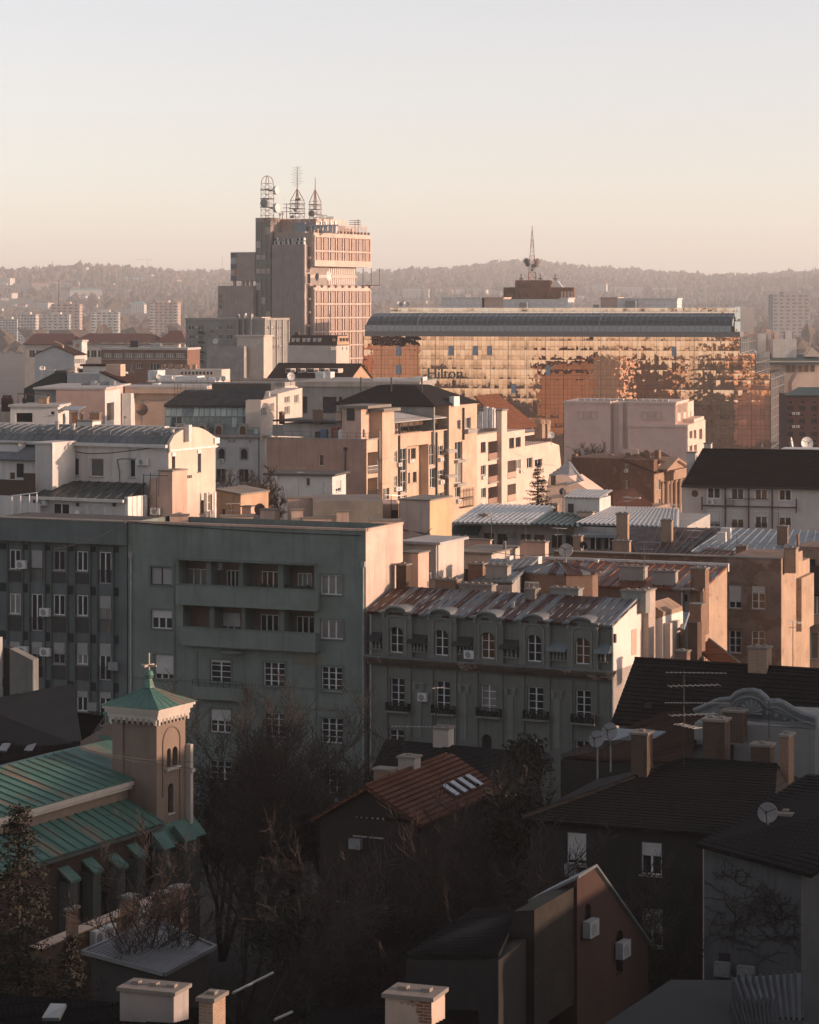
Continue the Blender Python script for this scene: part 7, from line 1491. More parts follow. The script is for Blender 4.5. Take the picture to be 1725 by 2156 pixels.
for x_,y_ in((365,1050),(605,1062),(852,1078),(1100,1095)):
 a=b.rect('f',0,x_-36,y_-18,x_+36,y_+25,Y2);m=MB();m.box(a[0],a[1],-.08,-.006,a[3]-.12,a[3]);m.box(a[0]+.1,a[0]+.35,-.12,-.006,a[2],a[3]-.125);m.box(a[1]-.35,a[1]-.1,-.12,-.006,a[2],a[3]-.125);m.box(a[0]+.3,a[1]-.3,-.05,-.006,a[3]-4,a[3]-.5);b.part('wall_panel',m,ORT)
D=b.r(1533,590,0,Y2)[0];zr=b.r(1533,592,0,Y2)[1]
m=MB();F=((x0,-.35,zev+.12),(.1,-.35,zev+.12),(.1,D,zr),(x0,D,zr));m.slab(*F,.1);m.seams(*F,pitch=.62,w=.025,h=.06);m.slab((x0,-.35,zev+.0),(.1,-.35,zev+.0),(.1,-.1,zev+.11),(x0,-.1,zev+.11),.05);m.slab((.1,D+4,zr-1),(x0,D+4,zr-1),(x0,D,zr),(.1,D,zr),.1);rf=b.part('roof',m,RUSTR)
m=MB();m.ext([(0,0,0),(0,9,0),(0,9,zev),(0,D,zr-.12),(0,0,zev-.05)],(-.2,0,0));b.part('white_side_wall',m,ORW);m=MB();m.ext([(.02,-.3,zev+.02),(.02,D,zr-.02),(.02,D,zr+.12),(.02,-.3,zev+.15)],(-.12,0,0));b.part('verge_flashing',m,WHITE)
a=b.rect('r',.02,1496,752,1522,888,Y2);b.part('blind_niche',MB().box(.005,.03,a[0],a[1],a[2],a[3]),PEACH)
for q,mt,dd in(((452,485,565,545),BRICK1,5.2),((578,512,752,548),CAPC,5.0),((928,536,982,612),CAPC,3.6),((1062,532,1212,578),GRYW,4.8),((1440,545,1570,590),GRYW,4.6),((245,405,298,512),BRICKD,4.9)):b.chim(Y2,*q,y=dd,dep=.8,mat=mt,parent=rf,pots=2)
b.chim(Y2,855,608,870,675,y=1.8,dep=.2,mat=STEEL,parent=rf,cap=False)
b.chim(Y2,1533,540,1585,905,y=D+.6,dep=1.3,mat=brick('whitewashed_brick',(.50,.42,.37),(.44,.36,.31),(.40,.33,.28)),parent=rf,pots=3,down=4)
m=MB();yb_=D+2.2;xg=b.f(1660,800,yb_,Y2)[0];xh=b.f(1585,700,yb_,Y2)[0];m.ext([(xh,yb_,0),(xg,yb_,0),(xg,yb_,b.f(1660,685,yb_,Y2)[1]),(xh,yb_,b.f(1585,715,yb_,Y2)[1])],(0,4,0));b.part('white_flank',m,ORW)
m=MB();m.ext([(xh,yb_+.1,b.f(1585,715,yb_,Y2)[1]+.01),(xg,yb_+.1,b.f(1660,685,yb_,Y2)[1]+.01),(xg,yb_+.1,b.f(1660,660,yb_,Y2)[1]),(xh,yb_+.1,b.f(1585,612,yb_,Y2)[1])],(0,3.8,0));b.part('brick_flank_top',m,MATS['pale_brick'])
b.pipe([(.08,-.15,zev),(.08,-.15,1)],.06,MATS['zinc_pipe']);b.pipe([(x0+.2,-.15,zev),(x0+.2,-.15,1)],.06,MATS['zinc_pipe'])
m=MB();p=b.r(1398,800,.05,Y2);m.box(.02,.25,p[0]-.1,p[0]+.12,p[1]-.3,p[1]+.3);b.part('wall_bracket',m,RUSTM)
# roofs on the right
ROOFG='roofs'
def sheet_roof(B,V,pts,kind,mat,pitch=.6,name='roof',wall=None,drop=6,**kw):
 p=QP(B,V,*pts);m=MB()
 if kind=='seams':m.slab(*p,.12);m.seams(*p,pitch=pitch,**kw)
 elif kind=='slab':m.slab(*p,.15)
 else:getattr(m,kind)(*p,pitch=pitch,**kw)
 o=B.part(name,m,mat)
 if wall:m=MB();q=[x-Vector((0,0,.25))for x in p];m.ext([q[0],q[1],q[1]-Vector((0,0,drop)),q[0]-Vector((0,0,drop))],(q[3]-q[0])*.95);B.part('wall',m,wall)
 return o
b=Bld('corrugated_roof_house','long low house under bright corrugated sheets with a white roof room','house',1210,275,18,0)
WCR=plaster('grubby_white',(.40,.38,.35),.5,.6)
x0=b.f(540,250,0,Y2)[0];x1=b.f(1216,250,0,Y2)[0];zt_=b.f(900,200,0,Y2)[1]
for q in((710,242,764,310),(783,245,836,314),(908,248,959,280),(980,250,1032,282),(1072,252,1126,320),(1147,255,1192,318)):b.win('f',0,*q,Y2,cols=2,fr=WOODD,rec=.3)
b.wall(x0,x1,0,10,0,zt_,WCR);ac_unit(b,'f',0,838,235,873,262,'grey air conditioner on the long corrugated roof house',Y2,mat=MATS['grey_paint'])
p=QP(b,Y2,(540,188,277),(1216,207,271),(1140,100,291),(690,90,295))
sheet_roof(b,Y2,((540,188,277),(955,196,273),(1100,98,291),(690,90,295)),'corr',sheet('bright_corrugated',(.52,.50,.47),.4,.35,pan=1.2),.55,h=.15)
sheet_roof(b,Y2,((955,196,273),(1216,207,271),(1320,150,283),(1060,130,285)),'corr',sheet('teal_corrugated',(.05,.085,.08),.5,.2,pan=1.2),.55,h=.15)
a=b.rect('f',-.8,540,206,690,246,Y2);m=MB();m.corr((a[0],-1.6,a[2]),(a[1],-1.6,a[2]),(a[1],-.02,a[3]),(a[0],-.02,a[3]),.3);b.part('awning',m,MATS['teal_corrugated'])
y=b.w2l(P(*Y2(1250,130),283)).y;a=b.rect('f',y,1140,58,1325,145,Y2);m=MB();m.box(a[0],a[1],y,y+5,a[2]-1,a[3]);b.part('roof_room',m,WHTW);m=MB();m.corr((a[0]-.2,y-.3,a[3]+.1),(a[1]+.2,y-.3,a[3]+.1),(a[1]+.2,y+5.2,a[3]+.6),(a[0]-.2,y+5.2,a[3]+.6),.4);b.part('roof_room_roof',m,MATS['bright_corrugated'])
a=b.rect('f',y,1158,85,1188,132,Y2);m=MB();m.box(a[0],a[1],y-.06,y-.01,a[2],a[3]);b.part('roof_room_door',m,WOODD)
for q,dd in(((686,142,728,185),281),((1076,88,1100,130),290),((1207,128,1288,172),280),((1040,150,1080,182),281)):b.chim(Y2,*q,d=dd,dep=.9,mat=BRICK2 if q[0]!=1207 else PEACH)
u,v=Y2(1130,20);dish(u,v,285,19*.3967,-160,10,'black dish on a pole above the white roof room',DARKM,5)
b=Bld('ribbed_roof_house','house under bright ribbed sheets beside the white apartment block','house',1437,268,14,0)
sheet_roof(b,Y2,((1190,192,273),(1750,214,266),(1750,112,284),(1385,104,288)),'corr',MATS['bright_corrugated'],.55,h=.15,wall=WCR)
p=QP(b,Y2,(1210,245,270),(1420,245,268));m=MB();m.box(p[0].x,p[1].x,p[0].y-.8,p[0].y+2,p[0].z-.3,p[0].z);b.part('porch_roof',m,ZINC)
for q in((1278,258,1330,328),(1352,262,1400,330)):y=p[0].y+.5;a=b.rect('f',y,*q,Y2);m=MB();m.box(a[0],a[1],y,y+.1,a[2],a[3]);b.part('french_window',m,GLASS);m=MB();m.box((a[0]+a[1])/2-.06,(a[0]+a[1])/2+.06,y-.05,y-.01,a[2],a[3]);b.part('window_mullion',m,WHITE)
m=MB();m.box(p[0].x-.5,p[1].x+.5,p[0].y+.7,p[0].y+3,0,p[0].z-.31);b.part('wall',m,WCR)
b=Bld('dark_rusty_roof_house','low house under a dark brown seamed roof with brick chimneys','house',1500,255,16,0)
sheet_roof(b,Y3,((545,415,250),(905,432,246),(1130,262,263),(505,247,266)),'seams',BRNR,.95,wall=BRICKD,w=.05,h=.09)
for q,dd in(((425,165,497,340),254),((712,208,779,335),255),((400,340,508,425),246),((147,308,200,412),250)):b.chim(Y3,*q,d=dd,dep=.9,mat=BRICK2 if q[0]<750 else BRICK1)
b=Bld('pale_zinc_roof_house','low house under a pale blue zinc roof with sunlit seams','house',1700,250,14,0)
sheet_roof(b,Y3,((905,412,246),(1800,445,238),(1800,282,256),(1135,262,262)),'seams',ZINC,.95,wall=BRICK1,w=.05,h=.1)
for q,dd in(((1455,245,1522,362),248),((1190,372,1258,450),238),((1580,300,1592,340),246)):b.chim(Y3,*q,d=dd,dep=.9,mat=BRICK1,cap=q[0]!=1580)
p=QP(b,Y3,(1070,350,248),(1155,330,249));m=MB();m.box(p[0].x,p[0].x+.8,p[0].y,p[0].y+1,p[0].z,p[0].z+.9);m.box(p[1].x-.9,p[1].x,p[1].y,p[1].y+1,p[1].z,p[1].z+1);b.part('roof_hatch',m,WHTW)
sheet_roof(b,Y3,((920,440,236),(1110,440,235),(1190,405,240),(1010,385,241)),'seams',BRNR,.5,name='small_roof')
BHW=plaster('old_brick_render',(.265,.19,.145),.6,.6,patch=(.20,.12,.085),patch_at=.5);BLIT=plaster('sunlit_brick_flank',(.40,.285,.205),.5,.5,patch=(.30,.195,.135),patch_at=.58)  # second is a paler copy of the first, sunlight put into its colour
b=Bld('brick_tenement','tall old brick tenement with two shuttered windows and a sunlit brick flank','tenement',1644,215,20,0)
BT=b
x0=b.f(1134,800,0,Y3)[0];zt_=b.f(1310,455,0,Y3)[1];D=b.r(1614,800,0,Y3)[0]
b.win('f',0,1146,626,1229,775,Y3,cols=2,rec=.2,shut=.72);b.win('f',0,1293,630,1380,778,Y3,cols=2,rows=3,rec=.2,shut=.3,gl=GLASS2);b.win('f',0,1148,916,1226,1060,Y3,cols=2,rows=3,rec=.2);b.win('f',0,1293,920,1378,1065,Y3,cols=2,rows=3,rec=.2,gl=GLASS2)
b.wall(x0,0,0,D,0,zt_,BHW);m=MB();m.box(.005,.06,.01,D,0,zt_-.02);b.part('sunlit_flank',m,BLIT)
m=MB();a=b.f(150,430,6,Y3)[0];m.box(a,x0,0.3,.8,zt_-2.2,zt_);b.part('long_parapet',m,BHW);m=MB();m.box(a,.1,-.1,.95,zt_+.01,zt_+.1);b.part('coping',m,CAPC)
b.chim(Y3,1497,385,1575,470,y=.6,dep=1,mat=BRICK2);m=MB();a=b.rect('f',D*.8,1575,480,1614,600,Y3);m.box(-1.5,.06,D,D+3,0,zt_-.9);m.box(.07,.5,D*.7,D+2.6,zt_-6.5,zt_-2.1);b.part('flank_buttress',m,BLIT)
b=Bld('plain_house','plain house with a dark roof and wide window at the right frame edge','house',1692,228,18,0)
a=b.rect('f',0,1610,680,1800,1160,Y3);b.win('f',0,1665,690,1800,815,Y3,cols=3,rec=.2,gl=CURT);b.win('f',0,1618,925,1720,1100,Y3,cols=2,rec=.2,gl=CURT);b.wall(a[0],a[1]+3,0,8,0,a[3],PEACH)
m=MB();m.slab((a[0],-.4,a[3]+.01),(a[1]+3,-.4,a[3]+.01),(a[1]+3,4,a[3]+2),(a[0],4,a[3]+2),.2);b.part('roof',m,TILED);m=MB();z=b.f(1690,900,0,Y3)[1];m.box(a[0],a[1],-.6,-.01,z,z+.35);b.part('balcony_slab',m,CAPC)
q=b.rect('f',9,1578,380,1800,625,Y3);m=MB();m.box(q[0],q[1]+2,9,14,0,q[3]);b.part('rear_brick_wall',m,BHW)
q=b.rect('f',8.9,1665,460,1700,515,Y3);m=MB();m.box(q[0],q[1],8.85,8.99,q[2],q[3]);b.part('window',m,GLASS)
b=Bld('rust_roof_house','old house under a rust streaked roof with a sunlit brick gable end','house',1482,205,22,0)
x0=b.f(262,640,0,Y3)[0];ze=b.f(640,648,0,Y3)[1];D=b.r(1135,600,0,Y3)[0];zr=b.r(1133,508,0,Y3)[1];xa=b.f(985,700,0,Y3)[0]
m=MB();F=((x0-6,-.3,ze+.1),(xa,-.3,ze+.1),(.05,D,zr+.05),(x0-6,D,zr+.05));m.slab(*F,.12);m.seams(*F,pitch=.8);rf=b.part('roof',m,RUST2)
m=MB();m.ext([(0,0,0),(0,D,0),(0,D,zr),(0,0,ze)],(-.3,0,0));b.part('brick_gable',m,BLIT)
m=MB();m.box(x0-6,b.f(855,700,0,Y3)[0],0,6,0,ze-.05);b.part('wall',m,plaster('stained_brown',(.21,.15,.12),.6,.6));m=MB();m.box(b.f(855,700,0,Y3)[0]+.01,-.31,.3,6,0,ze-.05);b.part('wall_return',m,GRYW)
a=b.rect('f',.3,866,686,882,728,Y3);m=MB();m.box(a[0],a[1],.2,.29,a[2],a[3]);b.part('window',m,GLASS)
for q,dd,mt in(((442,505,600,605),1.5,WHTW),((652,533,796,645),.6,CONC),((900,515,995,860),.2,BRICK1)):b.chim(Y3,*q,y=dd,dep=1.1,mat=mt if mt is not WHTW else CONC,parent=rf,pots=3)
b.pipe([(b.f(845,660,-.1,Y3)[0],-.1,ze-.2),(b.f(845,660,-.1,Y3)[0],-.1,ze-5)],.06,PALER)
for q in((282,462,308,503),):b.chim(Y3,*q,y=D-.5,dep=.4,mat=WHTW,parent=rf,cap=False)
m=MB();m.box(x0-8,.1,D,D+.3,zr-.4,zr+.25);b.part('ridge_wall',m,WHTW)
b=Bld('brick_turret','octagonal brick stair turret with a low metal umbrella roof','stair turret',1155,203,20,0)
a=b.rect('f',0,850,455,1278,580,Y2);r=(a[1]-a[0])/2;cx=(a[0]+a[1])/2;za=b.f(1060,388,2,Y2)[1]
oc=[(cx+r*1.02*math.cos(R(22.5+45*k)),r*.6+r*.62*math.sin(R(22.5+45*k)))for k in range(8)]
m=MB();m.ext([(x,y,a[3])for x,y in oc],(0,0,-16));b.part('wall',m,brick('turret_brick',(.20,.11,.07),(.15,.08,.055),(.24,.19,.15)))
m=MB();oc2=[(cx+(x-cx)*1.08,r*.6+(y-r*.6)*1.08)for x,y in oc]
for k in range(8):
 p,q=oc2[k],oc2[(k+1)%8];T=(cx,r*.6,za);m.q((*p,a[3]+.03),(*q,a[3]+.03),T);m.tube((*p,a[3]+.05),T,.04,4);m.tube(((p[0]+q[0])/2,(p[1]+q[1])/2,a[3]+.05),T,.025,4);m.q((*p,a[3]-.12),(*q,a[3]-.12),(*q,a[3]+.03),(*p,a[3]+.03))
b.part('umbrella_roof',m,RUSTR)
y_=min(o[1]for o in oc);q=b.rect('f',y_,928,500,1004,572,Y2);m=MB();m.box(q[0],q[1],y_-.03,y_+.1,q[2],q[3]);w_=b.part('window',m,WHITE)
for k in range(3):m=MB();x=q[0]+(q[1]-q[0])*(k+.08)/3;m.box(x,x+(q[1]-q[0])*.27,y_-.05,y_-.032,q[2]+.1,q[3]-.1);m.obj('pane',CURT,w_)
b=Bld('turret_side_house','low house with brick stacks and a flashing edged roof left of the turret','house',1060,206,22,0)
sheet_roof(b,Y2,((650,500,202),(860,500,198),(1000,378,212),(755,378,214)),'seams',SEAMG,.7,wall=CONC)
for q,dd,mt in(((628,402,705,505),204,BRICK1),((720,412,835,500),202,CONC),((830,365,848,395),212,WHTW),((980,368,1000,400),212,WHTW)):b.chim(Y2,*q,d=dd,dep=.9,mat=mt,cap=mt is not WHTW)
b.chim(Y2,902,285,1036,375,d=226,dep=.9,mat=PEACH);b.chim(Y2,812,285,826,372,d=225,dep=.2,mat=STEEL,cap=False)
u,v=Y2(1147,335);dish(u,v,213,37*.3967,-14,18,'big pale dish with a cluttered feed above the turret roof',plain('grimy_dish',(.36,.34,.31),.5),1.8)
u,v=Y2(1098,388);dish(u,v,217,24*.3967,0,55,'upturned pale dish just behind the turret roof tip',None,1)
u,v=Y2(1240,308);dish(u,v,243,22*.3967,150,15,'black dish behind a brick chimney in the middle right',DARKM,1.5)
u,v=Y2(562,490);dish(u,v,201,18*.3967,160,20,'dark dish beside the brick stack below the cream flat roofed house',DARKM,1)
b=Bld('lean_to_house','small brick lean-to with a pale green metal roof and a boarded window','house',1420,196,24,0)
sheet_roof(b,Y3,((725,905,194),(858,905,191),(893,800,199),(725,800,202)),'seams',ZINC,.7,wall=plaster('pale_old_brick',(.38,.29,.23),.6,.5,patch=(.3,.18,.12),patch_at=.5),drop=7)
p=b.w2l(P(*Y3(782,1015),192));m=MB();m.box(p.x-.7,p.x+.6,p.y-2.2,p.y+.1,p.z-1.9,p.z+1.9);b.part('boarded_window',m,CREAM)
b.chim(Y3,895,745,968,985,d=190,dep=1,mat=BRICK1,pots=0);b.chim(Y3,885,865,945,1120,d=188,dep=1,mat=BRICKD,cap=False);b.chim(Y3,800,1045,876,1115,d=184,dep=.8,mat=BRICK1)
sheet_roof(b,Y3,((940,1030,191),(1080,1140,186),(1235,1140,191),(1020,975,196)),'rows',TILEO,.3,name='tiled_roof');p=QP(b,Y3,(1020,972,196),(1238,1142,191));b.part('verge',MB().tube(p[0],p[1],.12,5),CAPC)
# big dark roof with the scrolled gable
b=Bld('dark_tiled_house','big house under a sooty dark tiled roof with a ragged left verge','house',1286,166,26,0)
z0_=b.f(1286,1523)[1];y1=b.r(545,1095,0,Y3)[0];z1=b.r(545,1095,0,Y3)[1]
m=MB();m.rows((0,0,z0_),(36,0,z0_),(36,y1,z1),(0,y1,z1),.34,.05);m.slab((36,2*y1,z0_),(0,2*y1,z0_),(0,y1,z1),(36,y1,z1),.2);m.tube((0,y1,z1),(36,y1,z1),.13,6);rf=b.part('roof',m,TILED)
m=MB();m.box(.4,36,.4,2*y1-.4,0,z0_-.15);b.part('wall',m,GRYW);m=MB();m.ext([(.4,.4,z0_-.15),(.4,2*y1-.4,z0_-.15),(.4,y1,z1-.3)],(.3,0,0));b.part('gable',m,GRYW)
b.chim(Y3,1268,1022,1388,1150,y=y1-.5,dep=1.0,mat=BRICK2,parent=rf,pots=3)
for x_ in(630,1240):a=b.rect('f',1.5,x_,1375,x_+40,1405,Y3);m=MB();m.box(a[0],a[1],.8,2,a[2],a[3]);m.obj('roof_vent',DARKM,rf)
GABW=plaster('gable_white',(.19,.21,.215),.3,.5);GABG=plaster('gable_grey',(.10,.115,.12),.4,.5)
b=Bld('scrolled_gable_house','house front with a pale scrolled gable and carved shell relief','house',1725,148,20,0)
OUT=((925,1420),(1010,1385),(1090,1350),(1160,1345),(1195,1310),(1240,1292),(1290,1290),(1340,1302),(1380,1335),(1400,1360),(1455,1358),(1500,1375),(1560,1415),(1620,1445),(1700,1468),(1705,1550),(1236,1492),(1130,1475),(925,1450))
IN=((1195,1430),(1195,1400),(1215,1375),(1255,1357),(1300,1355),(1345,1372),(1380,1405),(1440,1430),(1500,1455),(1560,1480),(1612,1508),(1240,1475))
po=[b.f(x,y,0,Y3)for x,y in OUT];m=MB();m.ext([(x,0,z)for x,z in po][::-1],(0,.5,0));b.part('scrolled_gable',m,GABW)
m=MB();top=po[:15]
m.wire([(x,-.1,z-.06)for x,z in top],.14,6);m.wire([(x,-.06,z-.45)for x,z in top[2:]],.07,5);b.part('gable_moulding',m,GABW)
pi_=[b.f(x,y,-.03,Y3)for x,y in IN];m=MB();m.ext([(x,-.03,z)for x,z in pi_][::-1],(0,.025,0));b.part('relief_field',m,GABG)
m=MB();c=b.f(1290,1450,-.1,Y3);t=b.f(1300,1362,-.1,Y3);R_=(t[1]-c[1])
for k in range(9):g=R(180-22.5*k);l=R_*(.8+.2*math.sin(g));m.tube((c[0],-.08,c[1]),(c[0]+l*math.cos(g),-.08,c[1]+l*math.sin(g)),.05,5,.13)
for k,(x_,y_,s_)in enumerate(((1395,1445,17),(1450,1462,14),(1505,1482,11),(1555,1497,8))):
 if k==0:b.part('shell_relief',m,GABW)
 q=b.f(x_,y_,-.1,Y3);e=b.f(x_+s_,y_,-.1,Y3)[0]-q[0];m=MB();m.wire([(q[0]+e*(1-j/14)*math.cos(j*.8),-.07,q[1]+e*(1-j/14)*math.sin(j*.8))for j in range(14)],.05,4);b.part('scroll_relief',m,GABW)
m=MB();m.box(po[0][0],po[14][0],.01,8,0,po[15][1]);b.part('wall',m,GRYW)
b=None
# dark tiled roofs in the lower right
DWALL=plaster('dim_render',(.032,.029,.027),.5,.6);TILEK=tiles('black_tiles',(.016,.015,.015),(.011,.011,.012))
b=Bld('window_shutter_house','shadowed house with a dark hipped roof and white shuttered windows','house',1480,126,22,0)
x0=b.f(280,850,0,Y7)[0];ze=b.f(800,745,0,Y7)[1];zr=b.f(1200,432,6,Y7)[1]
b.win('f',0,460,790,558,952,Y7,cols=2,rec=.2,shut=.85);b.win('f',0,832,838,936,1003,Y7,cols=2,rec=.2,shut=.42);b.win('f',0,1035,325,1117,472,Y8,cols=2,rec=.2,shut=.65)
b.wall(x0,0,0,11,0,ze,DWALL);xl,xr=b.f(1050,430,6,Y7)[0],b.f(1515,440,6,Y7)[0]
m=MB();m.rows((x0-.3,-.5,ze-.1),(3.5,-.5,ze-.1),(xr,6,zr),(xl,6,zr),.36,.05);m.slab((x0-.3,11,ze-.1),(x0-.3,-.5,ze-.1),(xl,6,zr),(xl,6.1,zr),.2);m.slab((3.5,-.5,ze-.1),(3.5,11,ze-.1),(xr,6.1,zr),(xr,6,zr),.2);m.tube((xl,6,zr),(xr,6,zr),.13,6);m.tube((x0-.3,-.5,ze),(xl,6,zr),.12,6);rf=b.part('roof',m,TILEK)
b.chim(Y7,782,288,862,470,y=4,dep=1,mat=BRICKD,parent=rf);b.chim(Y7,1527,300,1572,570,y=6,dep=1.1,mat=BRICK1,parent=rf,pots=2);b.chim(Y7,1380,348,1478,445,y=7,dep=.9,mat=BRICKD,parent=rf);b.chim(Y7,1142,222,1252,432,y=7,dep=1,mat=BRICKD,parent=rf,pots=2)
ac_unit(b,'f',-.05,745,150,790,195,'air conditioner on the shadowed wall behind the pink gable house',Y8,mat=MATS['grey_paint'])
b=Bld('terracotta_hip_house','shadowed house with a terracotta hip roof in front of the dark tiled one','house',1440,150,22,0)
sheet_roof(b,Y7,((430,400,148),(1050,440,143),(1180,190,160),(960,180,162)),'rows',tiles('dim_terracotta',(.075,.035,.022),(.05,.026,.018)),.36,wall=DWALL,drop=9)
for q,dd in(((1187,132,1258,240),150),((1240,178,1342,250),148)):b.chim(Y7,*q,d=dd,dep=1,mat=BRICKD,pots=2)
p=b.w2l(P(*Y7(790,290),152));m=MB();m.slab((p.x-1.6,p.y-.6,p.z-.4),(p.x+1.,p.y-.6,p.z-.4),(p.x+1.7,p.y+1,p.z+.05),(p.x-1.2,p.y+1,p.z+.05),.1);b.part('pale_sheet_patch',m,ZINC)
for k,(x_,y_)in enumerate(((612,322),(678,282))):u,v=Y7(x_,y_);dish(u,v,142+2*k,42*.4202,-32,16,('left','right')[k]+' dish of the pale pair in front of the ornate mansion',plain('dim_dish',(.2,.2,.2),.5),1.6,mesh=False)
u,v=Y7(1468,690);dish(u,v,118,50*.4202,-20,12,'round white dish above the ivy house roof at the right',MATS['dim_dish'],1.6)
b=Bld('ivy_wall_house','white walled house overgrown with bare ivy under a dark raked roof','house',1482,117,24,0)
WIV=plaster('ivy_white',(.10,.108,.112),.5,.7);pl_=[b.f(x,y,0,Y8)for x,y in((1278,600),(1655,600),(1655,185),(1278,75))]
m=MB();m.ext([(x,0,z-(6 if i<2 else 0))for i,(x,z)in enumerate(pl_)],(0,9,0));b.part('wall',m,WIV)
m=MB();m.rows((pl_[3][0]-.2,-.5,pl_[3][1]+.1),(pl_[2][0]+.6,-.5,pl_[2][1]+.05),(pl_[2][0]+5,8,pl_[2][1]+2.8),(pl_[3][0]+2.5,8,pl_[3][1]+2.0),.36);rf=b.part('roof',m,TILEK)
rnd=random.Random(21);m=MB();W_=pl_[1][0]-pl_[0][0];zb_=b.f(1450,590,0,Y8)[1];zt_=pl_[3][1]
for s_ in range(110):
 x=pl_[0][0]+W_*(1-abs(rnd.gauss(0,.5))if rnd.random()<.7 else rnd.random()*.4)%W_ if False else pl_[0][0]+W_*min(.98,max(.02,rnd.betavariate(2.2,1.2)));z=zb_+rnd.uniform(.2,.85)*(zt_-zb_);g=rnd.uniform(.3,2.6);pp=[(x,-.04,z)]
 for k in range(14):
  g+=rnd.gauss(0,.35);x+=.15*math.cos(g);z+=.1*math.sin(g)
  if not(pl_[0][0]<x<pl_[1][0]and z<zt_-2.2*(x-pl_[0][0])/W_-.1):break
  pp.append((x,-.03-.03*rnd.random(),z))
  if rnd.random()<.8:m.tube(pp[-1],(x+rnd.uniform(-.2,.25),-.04,z+rnd.uniform(-.15,.25)),.009,3)
 if len(pp)>1:m.wire(pp,.013,3)
tag(m.obj('bare_ivy',BARK,b.e),kind='stuff')
a=b.rect('f',0,1335,497,1380,535,Y8);m=MB();m.box(a[0],a[1],-.03,.01,a[2],a[3]);b.part('vent_opening',m,DARKM)
for k,q in enumerate(((1325,530,1385,582),(1415,545,1480,596))):ac_unit(b,'f',-.02,*q,('left','right')[k]+' air conditioner at the foot of the ivy wall',Y8,mat=MATS['dim_dish'])
sheet_roof(b,Y7,((1590,735,122),(1800,810,119),(1800,715,127),(1600,700,128)),'seams',SEAMG,.7,name='metal_roof_edge');b.chim(Y7,1430,690,1580,800,d=119,dep=1,mat=BRICKD,pots=2)
b=Bld('flat_roof_annex','flat bitumen roof with slatted glass rooflights in the lower right corner','annex',1725,95,22,0)
zf=40-(2100-640)*88/FOC;p=[b.h(x,y,zf,Y8)for x,y in((850,800),(1800,800),(1800,605),(1150,600))]
m=MB();m.ext([(x,y,zf)for x,y in p],(0,0,-14));b.part('roof',m,plaster('bitumen',(.028,.03,.03),.5,0))
for(x0_,y0_,x1_,y1_)in((1385,690,1660,640),(1380,790,1560,745)):
 q=[b.h(x,y,zf,Y8)for x,y in((x0_+60,y0_+60),(x1_,y0_+70),(x1_,y1_+40),(x0_,y0_+10))];c=((q[0][0]+q[2][0])/2,(q[0][1]+q[2][1])/2);m=MB();A_,B_=Vector((*q[0],zf)),Vector((*q[1],zf));C_,D_=Vector((*q[2],zf+.9)),Vector((*q[3],zf+.9));m.slab(A_,B_,C_,D_,.05);w_=b.part('rooflight',m,plain('rooflight_glass',(.12,.14,.145),.3));m=MB()
 for k in range(11):t=k/10;m.tube(A_.lerp(B_,t)+Vector((0,0,.05)),D_.lerp(C_,t)+Vector((0,0,.05)),.06,4)
 m.ext([A_,D_,D_-Vector((0,0,.9)),A_-Vector((0,0,.1))],(0,.04,0));m.obj('slats',DARKM,w_)
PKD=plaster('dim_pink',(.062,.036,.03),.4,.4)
b=Bld('pink_gable_house','dusky pink house with a steep zinc edged gable and arched slit windows','house',1215.3,110,27,0)
xl,zl=b.f(620,300,0,Y8);z0_=b.f(785,203,0,Y8)[1];ya,za=b.r(850,165,0,Y8);yb,zb_=b.r(1060,465,0,Y8)
for q in((812,305,840,408),(938,408,964,578)):b.win('r',0,*q,Y8,cols=1,fr=DARKM,rec=.3,arch=True,sill=False)
z00=max(o[3]for o in b.op[('r',0)])+.05
m=MB();zcut=min(zb_,zl)-.2
ops=b.op[('r',0)];ymax=yb;b.face(m,'r',0,0,min(yb,ops[0][1]+.2),0,ops[0][3]+.05);yk=min(yb,ops[0][1]+.2);zk1=ops[0][3]+.05
b.face(m,'r',0,yk,ops[1][1]+.2,0,ops[1][3]+.05);yk2=ops[1][1]+.2;zk2=ops[1][3]+.05
m.q((0,0,zk1),(0,yk,zk1),(0,yk,za+(zb_-za)*(yk-ya)/(yb-ya))if yk>ya else(0,ya,za),*([(0,ya,za)]if yk>ya else[]),(0,0,z0_))
lz=lambda y:za+(zb_-za)*(y-ya)/(yb-ya)
m.q((0,yk,zk2),(0,yk2,zk2),(0,yk2,lz(yk2)),(0,yk,lz(yk)));m.q((0,yk2,0),(0,yb,0),(0,yb,zb_),(0,yk2,lz(yk2)));m.q((xl,0,0),(0,0,0),(0,0,z0_),(xl,0,zl));m.q((xl,yb,0),(xl,0,0),(xl,0,zl),(xl,yb,zb_))
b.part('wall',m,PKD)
m=MB();m.ext([(xl-.2,-.2,zl),(.15,-.2,z0_),(.15,ya,za+.05),(xl-.2,ya,za-(z0_-zl))],(0,0,.12));m.ext([(xl-.2,ya,za-(z0_-zl)),(.15,ya,za+.05),(.15,yb+.1,zb_),(xl-.2,yb+.1,zb_-.5)],(0,0,.12));b.part('roof',m,plain('zinc_edge',(.12,.135,.14),.5,.2))
for k,q in enumerate(((803,368,838,430),(930,450,962,512))):ac_unit(b,'r',.02,*q,('upper','lower')[k]+' air conditioner on the pink gable wall',Y8,mat=plain('dusty_white',(.30,.31,.31),.5))
PKH=b
b=Bld('rough_wall_house','low house with a rough stone flank left of the pink gable house','house',1120,106,24,0)
